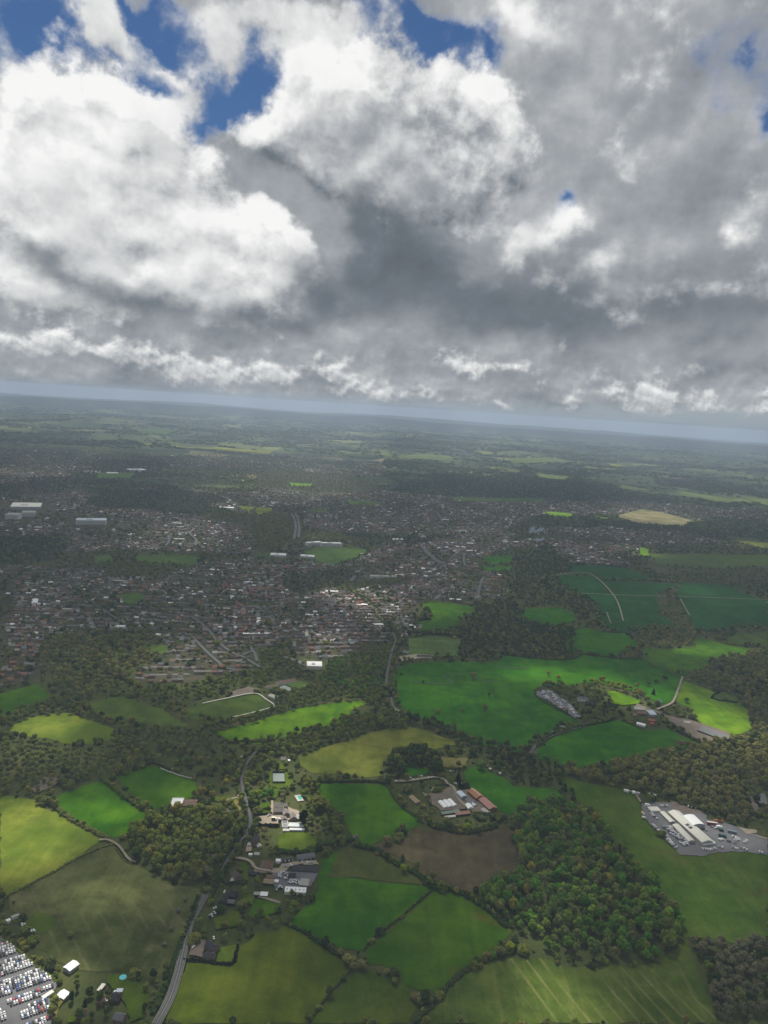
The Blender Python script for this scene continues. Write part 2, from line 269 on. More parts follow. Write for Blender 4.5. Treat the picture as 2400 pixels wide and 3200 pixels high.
G = { # name: two main tones, worn tone, stripes
 'meadow': ((0.101,0.154,0.017),(0.147,0.171,0.023),(0.201,0.194,0.072)), 'rough': ((.046,.062,.015),(.092,.102,.034),(.20,.175,.10)),
 'lawn': ((0.054,0.095,0.008),(0.076,0.109,0.013),(0.099,0.099,0.022)), 'lush': ((0.025,0.098,0.004),(0.046,0.121,0.004),(0.083,0.110,0.007)),
 'lush2': ((0.033,0.103,0.005),(0.053,0.116,0.006),(0.090,0.116,0.011)), 'lush3': ((0.032,0.094,0.004),(0.048,0.096,0.005),(0.091,0.080,0.011)),
 'lush4': ((0.018,0.098,0.004),(0.033,0.113,0.005),(0.052,0.107,0.007)), 'dull': ((0.058,0.095,0.019),(0.070,0.110,0.021),(0.085,0.106,0.030)),
 'dull2': ((0.055,0.106,0.021),(0.070,0.123,0.025),(0.090,0.123,0.034)), 'bright': ((0.050,0.132,0.007),(0.086,0.170,0.007),(0.110,0.165,0.019)),
 'bright2': ((0.072,0.164,0.007),(0.107,0.186,0.010),(0.131,0.175,0.023)), 'gold': ((0.089,0.116,0.018),(0.121,0.131,0.022),(0.137,0.131,0.040)),
 'brown': ((.068,.058,.030),(.088,.072,.038),(.150,.115,.070)), 'olive': ((0.055,0.074,0.016),(0.071,0.084,0.022),(0.095,0.085,0.032)),
 'oliv2': ((0.060,0.094,0.008),(0.086,0.108,0.010),(0.100,0.108,0.016)), 'oliv3': ((0.047,0.084,0.008),(0.064,0.089,0.012),(0.077,0.089,0.016)),
 'stripe': ((0.051,0.092,0.014),(0.078,0.106,0.019),(0.175,0.175,0.061)), 'yardf': ((0.041,0.091,0.009),(0.058,0.095,0.014),(0.091,0.086,0.023)),
 'pale': ((0.070,0.123,0.030),(0.085,0.134,0.036),(0.110,0.134,0.051)), 'crop': ((0.008,0.058,0.010),(0.011,0.068,0.013),(0.045,0.080,0.020)),
 'fargreen': ((.070,.105,.030),(.095,.125,.038),(.10,.11,.05)), 'tan': ((.14,.135,.06),(.19,.17,.09),(.09,.11,.04)), 'yellow': ((.16,.18,.03),(.20,.21,.04),(.12,.17,.03)), 'dry': ((.13,.125,.035),(.16,.145,.05),(.18,.16,.07)),
}
STR = {'stripe': (R(-22), 15.0, 0.62), 'crop': (R(-20), 34.0, 0.45), 'rough': (R(-38), 17.0, 0.22), 'oliv2': (R(-30), 40.0, 0.15), 'dull': (R(10), 18, 0.1), 'brown': (R(30), 22.0, 0.10)}
FM = {k: field(k, *v, stripe=STR.get(k), worn_lit={'rough': 0.8, 'lush3': 0.7, 'yardf': 0.6, 'brown': 0.5, 'stripe': 0.2}.get(k, 0.35)) for k, v in G.items()}
M = {
 'asphalt': solid('asphalt', (.13,.13,.135), .85, var=.3, scale=.05), 'road': solid('road', (.085,.085,.088), .85, var=.2, scale=.1), 'street': solid('street', (.15,.145,.14), .9, var=.3, scale=.05), 'verge': solid('verge', (.17,.17,.16), .9, var=.3), 'track': solid('track', (.24,.21,.16), .95, var=.35, scale=.1),
 'gravel': solid('gravel', (.30,.25,.19), .95, var=.25, scale=.15), 'dirt': solid('dirt', (.14,.115,.09), .95, var=.5, scale=.08), 'paving': solid('paving', (.42,.40,.35), .8), 'court': solid('court', (.20,.24,.22), .9, var=.15),
 'pool': solid('pool', (.06,.36,.30), .1, var=.1), 'white_line': solid('white_line', (.45,.46,.40), .9), 'stream': solid('stream', (.018,.03,.016), .5, var=.4), 'pond': solid('pond', (.03,.04,.04), .08, spec=.8, var=.1),
 'cream': solid('cream', (.55,.52,.44)), 'grey': solid('grey', (.30,.31,.31)), 'white': solid('white', (.75,.75,.72)), 'brick': solid('brick', (.20,.14,.10)), 'redbrick': solid('redbrick', (.27,.11,.08)), 'stone': solid('stone', (.25,.23,.19)),
 'dark': solid('dark', (.035,.035,.035)), 'wood': solid('wood', (.17,.10,.055)), 'glass': solid('glass', (.45,.50,.50), .25, spec=.6), 'glassdark': solid('glassdark', (.06,.06,.065), .2, spec=.6), 'whitewin': solid('whitewin', (.70,.70,.68)),
 'creammetal': solid('creammetal', (.58,.57,.50), .5, var=.12), 'whitemetal': solid('whitemetal', (.74,.75,.74), .45, var=.12), 'whiteroof': solid('whiteroof', (.70,.70,.70), .7, var=.15), 'browntile': solid('browntile', (.15,.095,.065), var=.3),
 'greytile': solid('greytile', (.20,.185,.165), var=.35), 'darktile': solid('darktile', (.085,.065,.055), var=.3), 'slate': solid('slate', (.13,.135,.14), var=.35), 'black': solid('black', (.022,.022,.026), .7), 'concrete': solid('concrete', (.34,.33,.30), var=.3),
 'tanmetal': solid('tanmetal', (.25,.19,.12), var=.25), 'redtile': solid('redtile', (.30,.10,.06), var=.3), 'rust': solid('rust', (.30,.14,.07), var=.3), 'pinkrust': solid('pinkrust', (.33,.17,.14), var=.45), 'bluemetal': solid('bluemetal', (.42,.50,.56), .4, var=.12), 'darkmetal': solid('darkmetal', (.07,.07,.075), .6), 'greenmetal': solid('greenmetal', (.22,.26,.22), var=.25),
 'polythene': solid('polythene', (.78,.80,.80), .35, var=.1), 'red': solid('red', (.24,.03,.03), .5), 'redb': solid('redb', (.60,.06,.03), .5), 'orange': solid('orange', (.42,.14,.05), .6), 'green': solid('green', (.03,.10,.08), .6), 'bluegrey': solid('bluegrey', (.16,.20,.25), .6),
 'greygreen': solid('greygreen', (.20,.27,.24), .6), 'greyp': solid('greyp', (.45,.46,.45)), 'creamp': solid('creamp', (.75,.70,.52)), 'yellowp': solid('yellowp', (.60,.40,.06)), 'whitep': solid('whitep', (.70,.70,.66)), 'darkp': solid('darkp', (.02,.022,.02)), 'win': solid('win', (.03,.035,.04), .12, spec=.7, var=.1),
 'tyre': solid('tyre', (.02,.02,.02)), 'bark': solid('bark', (.09,.07,.05)), 'turquoise': solid('turquoise', (.05,.50,.56), .4, var=.05), 'redroof': solid('redroof', (.25,.11,.075), var=.3),
}
def leaf(name, cols, tr=0.35):
    """foliage: each tree its own tone, light and dark clumps within it"""
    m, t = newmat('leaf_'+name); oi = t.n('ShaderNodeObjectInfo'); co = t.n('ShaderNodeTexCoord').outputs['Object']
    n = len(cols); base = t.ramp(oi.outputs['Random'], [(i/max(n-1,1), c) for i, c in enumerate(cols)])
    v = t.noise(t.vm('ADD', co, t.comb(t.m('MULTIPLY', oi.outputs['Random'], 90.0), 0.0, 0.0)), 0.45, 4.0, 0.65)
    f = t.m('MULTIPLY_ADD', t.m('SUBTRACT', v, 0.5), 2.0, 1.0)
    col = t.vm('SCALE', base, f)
    d = t.n('ShaderNodeBsdfDiffuse'); t.l(col, d.inputs[0]); tl = t.n('ShaderNodeBsdfTranslucent'); t.l(col, tl.inputs[0])
    mx = t.n('ShaderNodeMixShader'); mx.inputs[0].default_value = tr; t.l(d.outputs[0], mx.inputs[1]); t.l(tl.outputs[0], mx.inputs[2])
    finish(t, mx.outputs[0]); return m
PAL = {
 'mixed': [(0.047,0.129,0.020),(0.116,0.284,0.029),(0.139,0.171,0.049),(0.209,0.314,0.041),(0.081,0.200,0.029),(0.198,0.213,0.070),(0.070,0.156,0.032)],
 'brown': [(0.244,0.223,0.072),(0.179,0.188,0.053),(0.290,0.289,0.083),(0.154,0.169,0.058),(0.227,0.207,0.087)], 'olive': [(0.138,0.178,0.034),(0.193,0.236,0.042),(0.110,0.160,0.034),(0.236,0.262,0.054),(0.143,0.152,0.045)],
 'dark': [(0.034,0.062,0.020),(0.054,0.101,0.028),(0.084,0.114,0.035),(0.046,0.076,0.028)], 'scrub': [(0.190,0.196,0.059),(0.133,0.177,0.042),(0.229,0.248,0.068),(0.157,0.164,0.065)], 'grey': [(0.187,0.178,0.102),(0.156,0.163,0.083),(0.213,0.196,0.111)],
 'yellow': [(0.262,0.241,0.042),(0.212,0.212,0.045),(0.302,0.271,0.052)], 'lime': [(0.202,0.271,0.021),(0.251,0.292,0.025)], 'green': [(0.095,0.182,0.032),(0.126,0.216,0.035)], 'white': [(.26,.25,.19),(.20,.20,.15),(.30,.28,.24)], 'conifer': [(.008,.014,.008),(.012,.020,.011)],
}
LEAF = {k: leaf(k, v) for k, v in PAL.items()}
# ---------------------------------------------------------------- the map of the place, in metres east (x) and ahead (y) of the point below the aircraft
FIELDS = [('meadow',[(-501.4,947.4),(-488.4,947.0),(-449.8,941.6),(-433.0,923.9),(-412.0,918.8),(-379.3,900.2),(-345.2,875.6),(-321.2,864.6),(-329.1,854.7),(-342.7,822.8),(-358.6,792.0),(-375.7,767.8),(-387.4,749.7),(-394.6,743.7)]),('rough',[(-308.2,850.4),(-287.2,824.1),(-271.5,816.6),(-250.7,803.8),(-233.0,794.0),(-209.8,782.3),(-184.1,779.3),(-179.0,766.3),(-178.3,730.6),(-179.1,697.6),(-182.1,669.1),(-188.0,648.3),(-200.8,641.3),(-209.8,650.4),(-232.5,650.5),(-247.8,647.2),(-263.1,647.8),(-282.4,654.2),(-299.7,658.9),(-318.1,672.0),(-354.4,713.9),(-379.3,733.7),(-386.8,748.4),(-375.3,767.0),(-358.3,791.2),(-342.3,821.9),(-325.4,845.2)]),('lawn',[(-348.8,719.3),(-338.3,725.2),(-320.3,714.8),(-317.3,700.9),(-328.1,693.1),(-339.4,696.6),(-351.0,707.1)]),('lush',[(-423.3,936.9),(-422.6,961.4),(-386.2,1000.4),(-374.7,999.7),(-348.6,976.9),(-316.7,947.9),(-295.4,934.7),(-276.9,915.9),(-295.4,891.8),(-301.7,870.1),(-321.9,866.2),(-347.8,882.2),(-379.3,900.2),(-409.7,922.9)]),('lush2',[(-365.9,1012.1),(-332.2,1054.2),(-311.6,1048.3),(-252.5,1020.4),(-236.9,984.6),(-259.8,956.8),(-285.9,937.8),(-303.0,951.6),(-326.2,969.2)]),('lush2',[(-677.8,1283.9),(-635.3,1337.0),(-599.8,1304.5),(-579.4,1278.5),(-597.1,1233.6),(-616.0,1217.2),(-616.7,1197.6),(-622.2,1177.7)]),('meadow',[(-592.8,1145.9),(-589.3,1179.7),(-558.9,1209.9),(-529.2,1221.1),(-486.3,1201.9),(-427.1,1170.8),(-412.3,1137.9),(-439.6,1111.6),(-479.1,1106.0),(-518.5,1122.4),(-564.2,1124.2)]),('dull',[(-510.6,1261.4),(-467.3,1310.4),(-423.5,1282.6),(-372.3,1262.9),(-353.1,1235.6),(-312.6,1206.5),(-315.2,1196.8),(-365.6,1189.2),(-396.6,1203.1),(-439.0,1202.9),(-486.9,1229.8)]),('dull',[(-338.6,1261.4),(-313.1,1292.1),(-224.1,1363.6),(-188.1,1324.8),(-180.0,1306.5),(-181.1,1290.0),(-207.2,1270.0),(-245.1,1239.3),(-284.4,1210.8),(-314.9,1235.0)]),('bright',[(-261.2,1180.6),(-200.9,1235.1),(-141.3,1299.9),(-53.0,1349.2),(-16.4,1359.0),(-11.5,1344.8),(-31.0,1321.2),(-39.8,1298.5),(-33.8,1265.4),(-91.0,1224.4),(-127.3,1191.4),(-162.1,1162.8),(-185.2,1148.1),(-232.9,1158.3)]),('gold',[(-114.0,1117.2),(-71.4,1154.2),(-22.3,1196.0),(0.8,1221.3),(33.0,1241.2),(71.6,1253.4),(98.8,1244.7),(147.6,1207.6),(146.4,1192.7),(108.2,1170.1),(82.8,1183.6),(58.8,1157.6),(30.8,1137.2),(22.4,1102.0),(20.4,1069.6),(-4.3,1061.5),(-37.7,1066.7),(-82.4,1063.3),(-105.4,1087.3)]),('lush',[(-75.4,1029.1),(-35.9,1040.1),(8.1,1041.2),(32.4,1040.6),(39.3,1014.7),(54.6,982.8),(71.6,964.7),(77.1,941.3),(54.6,922.8),(21.8,897.7),(10.0,886.1),(-0.1,888.4),(-19.8,918.0),(-30.1,950.7),(-56.8,987.9),(-70.5,1003.2)]),('lawn',[(-112.7,891.4),(-100.4,904.1),(-74.3,907.1),(-62.4,900.6),(-50.0,876.1),(-61.7,864.9),(-94.4,861.3),(-107.0,867.5)]),('brown',[(8.0,885.9),(36.0,893.4),(58.4,906.4),(67.4,933.5),(90.3,931.7),(113.3,930.6),(150.1,923.8),(182.3,945.9),(204.5,953.0),(203.5,947.2),(206.8,916.5),(210.3,868.4),(183.4,845.9),(168.5,848.9),(149.9,823.0),(132.6,801.2),(111.0,804.7),(93.7,820.2),(72.0,836.7),(61.2,856.5),(41.9,868.9),(18.1,878.9)]),('olive',[(-32.4,864.8),(-13.5,876.8),(-0.6,876.9),(34.1,855.8),(60.6,833.1),(81.2,811.7),(41.6,813.4),(4.5,817.5),(-41.5,816.6),(-36.3,839.9)]),('lush',[(-50.3,847.8),(-43.5,858.1),(-30.6,867.0),(-35.3,840.0),(-40.8,815.5),(4.5,815.8),(41.6,812.3),(84.8,810.9),(86.3,803.6),(66.2,779.1),(46.4,751.3),(27.7,730.0),(14.8,712.4),(8.8,697.8),(-1.0,699.1),(-17.1,699.9),(-41.0,713.6),(-74.5,730.1),(-58.0,762.3),(-48.9,784.6),(-50.1,815.7)]),('lush3',[(87.1,801.4),(112.5,800.0),(131.2,788.7),(153.4,767.0),(170.0,741.2),(147.3,716.8),(132.6,704.3),(130.8,696.5),(103.1,674.1),(82.7,646.6),(77.0,651.9),(49.8,655.5),(45.4,673.2),(28.2,680.7),(15.7,679.6),(9.7,694.5),(22.9,715.9),(41.1,739.4),(67.8,774.5)]),('oliv2',[(-108.4,706.3),(-121.1,692.8),(-122.1,667.7),(-168.9,666.1),(-168.3,626.9),(-168.0,592.6),(-38.6,602.8),(-29.4,625.0),(-15.8,648.7),(-3.9,670.0),(-19.6,689.4),(-40.2,705.2),(-60.1,721.9),(-77.6,728.9),(-92.4,717.0),(-106.8,714.5)]),('oliv3',[(-37.2,602.9),(-22.5,629.2),(-2.1,666.1),(15.9,671.7),(34.6,660.8),(55.8,652.7),(64.9,632.6),(54.9,617.8),(51.8,609.9)]),('stripe',[(57.5,610.3),(66.6,621.4),(82.3,640.9),(102.8,669.9),(130.9,691.1),(163.6,701.5),(172.6,697.9),(196.5,704.4),(218.2,693.3),(252.6,696.3),(292.2,699.7),(319.6,708.6),(353.3,741.1),(364.1,746.9),(359.7,723.2),(356.0,690.3),(355.8,660.3),(346.9,633.0)]),('yardf',[(310.1,1105.0),(347.9,1090.4),(374.5,1081.9),(412.4,1065.7),(408.9,1034.1),(400.4,995.4),(405.1,964.6),(409.5,935.5),(420.7,915.6),(454.4,912.3),(493.4,930.4),(543.1,921.9),(453.2,744.2),(427.2,746.6),(394.9,750.9),(363.3,749.2),(365.1,771.6),(365.8,811.6),(356.2,842.4),(346.9,872.2),(341.3,918.4),(336.9,945.6),(330.3,999.4),(316.1,1031.5),(304.7,1061.4),(297.8,1093.6)]),('lush4',[(222.7,1064.9),(257.7,1062.3),(291.2,1064.3),(298.2,1033.6),(298.7,1016.4),(235.3,1004.6),(222.0,992.6),(210.0,987.1),(204.8,980.4),(189.6,997.0),(176.1,1031.7),(152.2,1055.9),(154.7,1104.5),(180.5,1125.9),(190.5,1106.7),(212.5,1089.8),(220.0,1076.3)]),('lush4',[(288.2,1192.6),(316.3,1238.1),(350.6,1268.2),(389.5,1300.1),(471.9,1345.6),(493.9,1322.6),(503.9,1309.3),(519.6,1305.0),(556.2,1318.5),(570.2,1287.7),(590.4,1258.1),(549.7,1235.4),(506.7,1229.3),(464.5,1200.1),(401.9,1158.4),(373.8,1149.3),(335.6,1138.9),(313.3,1151.8),(277.8,1165.9)]),('lush4',[(65.3,1574.5),(126.0,1604.8),(192.9,1621.4),(246.0,1623.7),(282.4,1638.4),(297.4,1685.6),(348.3,1679.0),(406.5,1670.0),(470.8,1688.8),(497.2,1728.8),(539.7,1720.2),(594.2,1715.7),(645.8,1719.8),(661.7,1670.6),(696.9,1618.0),(698.8,1606.0),(663.0,1540.7),(622.4,1466.6),(618.8,1461.2),(579.2,1430.9),(569.5,1494.5),(526.4,1513.1),(499.7,1535.1),(467.2,1538.5),(410.4,1510.6),(359.3,1501.8),(337.1,1472.1),(343.3,1423.8),(370.3,1365.6),(392.7,1324.3),(356.4,1305.1),(309.7,1258.9),(279.8,1217.7),(258.6,1188.4),(241.0,1177.5),(242.1,1215.3),(201.5,1191.9),(187.6,1207.4),(148.9,1254.1),(114.6,1281.6),(73.1,1309.3),(41.7,1366.3),(52.5,1399.2),(45.4,1490.9),(46.3,1416.0),(37.1,1458.3),(49.6,1528.0)]),('bright2',[(692.5,1592.1),(731.7,1530.6),(764.6,1472.9),(759.5,1428.8),(721.1,1336.5),(667.2,1302.0),(645.2,1310.5),(632.5,1370.4),(642.7,1433.3),(628.4,1453.1),(629.0,1471.1)]),('lush2',[(646.1,1722.4),(678.8,1808.6),(741.6,1812.1),(827.5,1857.0),(854.5,1930.8),(906.7,1921.6),(924.9,1886.3),(1021.1,1866.0),(941.7,1806.9),(894.5,1793.3),(824.5,1745.7),(787.2,1678.2),(721.1,1635.7),(698.8,1622.8),(663.2,1674.8)]),('lush4',[(537.3,1935.3),(573.1,1964.3),(598.3,1929.7),(676.2,1939.1),(670.4,1882.4),(679.3,1836.4),(613.5,1777.7),(591.8,1726.1),(543.5,1733.6),(492.2,1753.6),(465.9,1714.3),(508.7,1918.7)]),('crop',[(636.9,2628.3),(692.2,2636.7),(786.9,2653.9),(802.4,2589.7),(1029.1,2605.1),(1087.1,2625.8),(991.7,2504.0),(935.2,2435.6),(859.8,2198.2),(850.0,2120.8),(845.9,2027.1),(708.8,1968.2),(658.8,1943.4),(640.8,1967.7),(640.7,2064.9),(678.7,2225.3),(659.3,2374.1),(626.0,2472.0)]),('crop',[(716.4,2811.4),(829.9,2854.7),(961.7,2849.1),(991.0,2704.7),(984.5,2652.9),(804.6,2597.6),(789.1,2662.1),(697.7,2671.2)]),('crop',[(1103.9,2654.5),(1208.9,2635.3),(1272.4,2676.7),(1267.0,2543.6),(1305.4,2427.5),(1143.6,2107.8),(1053.1,2087.8),(935.7,2002.9),(896.7,2023.5),(936.6,2207.8),(988.4,2418.3)]),('dull',[(930.7,1926.6),(1010.3,2010.7),(1062.5,2011.1),(1117.1,2055.5),(1037.1,1897.5),(993.3,1907.9),(940.8,1901.1)]),('lush2',[(118.2,2093.3),(154.4,2138.7),(222.9,2134.6),(281.7,2107.7),(275.7,2054.1),(244.6,2007.7),(228.1,1969.6),(215.6,1901.6),(175.8,1861.9),(117.6,1839.2),(108.4,1914.9),(147.9,1956.8),(148.4,2026.4)]),('pale',[(81.6,1769.0),(145.1,1799.3),(209.7,1788.3),(208.1,1740.6),(194.8,1657.4),(149.8,1648.7),(81.2,1643.4),(80.3,1714.6)]),('lush4',[(408.2,2112.8),(501.2,2150.4),(539.6,2167.5),(572.3,2101.9),(561.9,2034.2),(493.8,1963.1),(462.9,1967.1),(429.7,1992.9),(402.2,2038.3)]),('dull2',[(-298.0,2765.9),(-249.8,2845.2),(-155.4,2884.2),(-54.1,2879.9),(-67.5,2746.0),(-137.7,2611.0),(-166.4,2549.5),(-228.8,2574.6),(-260.3,2689.0)]),('dull2',[(-844.2,2504.0),(-693.9,2569.7),(-636.6,2538.9),(-611.9,2413.0),(-699.3,2403.2),(-809.1,2401.2)]),('dull2',[(-977.5,2449.8),(-923.7,2480.7),(-878.1,2379.6),(-927.7,2356.9)]),('dull2',[(-457.3,2653.3),(-406.2,2705.4),(-401.0,2637.5),(-442.9,2574.0)]),('dull2',[(-726.6,1995.3),(-675.8,2029.4),(-648.1,1998.4),(-631.3,1928.5),(-668.2,1903.7)]),('dull',[(-505.0,1589.2),(-472.0,1604.1),(-452.8,1566.2),(-469.1,1528.5),(-491.3,1546.9)]),('dull',[(-618.5,1375.4),(-594.8,1385.9),(-574.0,1363.5),(-587.5,1328.3)]),('dull',[(-649.0,1534.9),(-570.4,1566.3),(-538.8,1549.1),(-551.9,1516.1),(-604.2,1498.6),(-637.1,1506.9)]),('lush4',[(402.4,2880.5),(530.0,2953.2),(505.7,2803.4),(401.1,2728.8)]),('lush4',[(360.0,2675.6),(494.6,2735.4),(480.0,2645.9),(387.4,2623.7)]),('tan',[(1418.2,4472.6),(1696.4,4881.7),(1799.4,4797.1),(1879.8,4495.7),(1732.7,4196.6),(1567.9,4157.0),(1426.9,4154.7),(1390.5,4321.4)]),('bright2',[(970.0,4447.1),(1132.6,4422.1),(1086.0,4249.4),(952.9,4276.7)]),('bright2',[(1257.2,4400.5),(1315.2,4313.1),(1266.9,4208.1)]),('bright2',[(1179.0,3367.3),(1212.0,3318.3),(1147.3,3131.4),(1110.0,3119.3)]),('dull',[(1167.2,3188.8),(1417.1,3278.3),(1778.1,3361.2),(1643.1,3094.5),(1341.9,2943.4),(1213.0,2933.6),(1128.3,2967.0)]),('bright2',[(-676.1,5112.9),(-494.4,5122.7),(-515.0,4967.1),(-635.8,4932.4)]),('meadow',[(-669.8,3828.9),(-591.6,3866.7),(-560.7,3672.5),(-624.6,3578.8),(-773.7,3827.0),(-673.8,3851.3),(-626.3,3588.6),(-684.1,3615.9)]),('bright2',[(-223.2,4354.1),(-39.7,4360.8),(-45.7,4197.1),(-195.9,4190.5)]),('dull',[(-410.0,3893.1),(-303.2,3944.0),(-298.5,3792.6),(-382.2,3788.3)]),('yellow',[(-2964.9,8450.8),(-2628.4,8350.0),(-2541.3,7841.1)]),('yellow',[(-2517.0,8503.6),(-1607.6,8219.0),(-1274.1,8147.4),(-1227.7,7704.5),(-1509.4,7723.3),(-2329.6,7915.3)]),('dull2',[(-1946.6,4956.9),(-1744.4,5143.8),(-1660.8,4787.7),(-1823.6,4644.6)]),('fargreen',[(125.5,9151.5),(792.0,9239.7),(720.7,8524.0),(170.8,8394.1)]),('fargreen',[(1577.1,9820.9),(2396.3,10606.6),(2518.3,9896.6),(1477.1,8822.9)]),('fargreen',[(1491.0,7584.9),(1793.4,7257.3),(1648.9,6833.2),(1440.5,6918.1)]),('yellow',[(3001.5,10065.5),(3203.9,9908.9),(2865.1,9397.5)]),('fargreen',[(2555.9,6510.4),(2846.4,6029.7),(2624.4,5624.0),(2443.3,6066.1)]),('fargreen',[(3017.8,6231.8),(3199.2,6168.2),(2932.1,5640.6)]),('gold',[(1770.1,3741.4),(1974.4,3748.8),(1870.7,3544.1)]),('dull2',[(437.0,4860.0),(1108.0,5140.0),(1066.9,4939.5),(435.7,4663.3)]),('dull',[(-223.0,4367.2),(-3.7,4392.0),(-78.9,4146.0)]),('yellow',[(-3264.4,14723.7),(-2973.9,15114.0),(-2730.3,13669.3),(-2930.4,13510.2)]),('dull2',[(-5114.3,11534.9),(-4874.7,12694.1),(-4088.8,10564.2),(-4518.3,10263.5)]),('dull2',[(-3717.5,10929.4),(-3255.0,11341.5),(-3022.6,10096.6),(-3368.5,9997.9)]),('dull2',[(-87.2,13672.3),(300.8,13863.1),(240.9,12816.2),(-75.4,12362.3)]),('yellow',[(1288.6,11087.4),(1599.1,11075.1),(1358.9,10279.7)])]
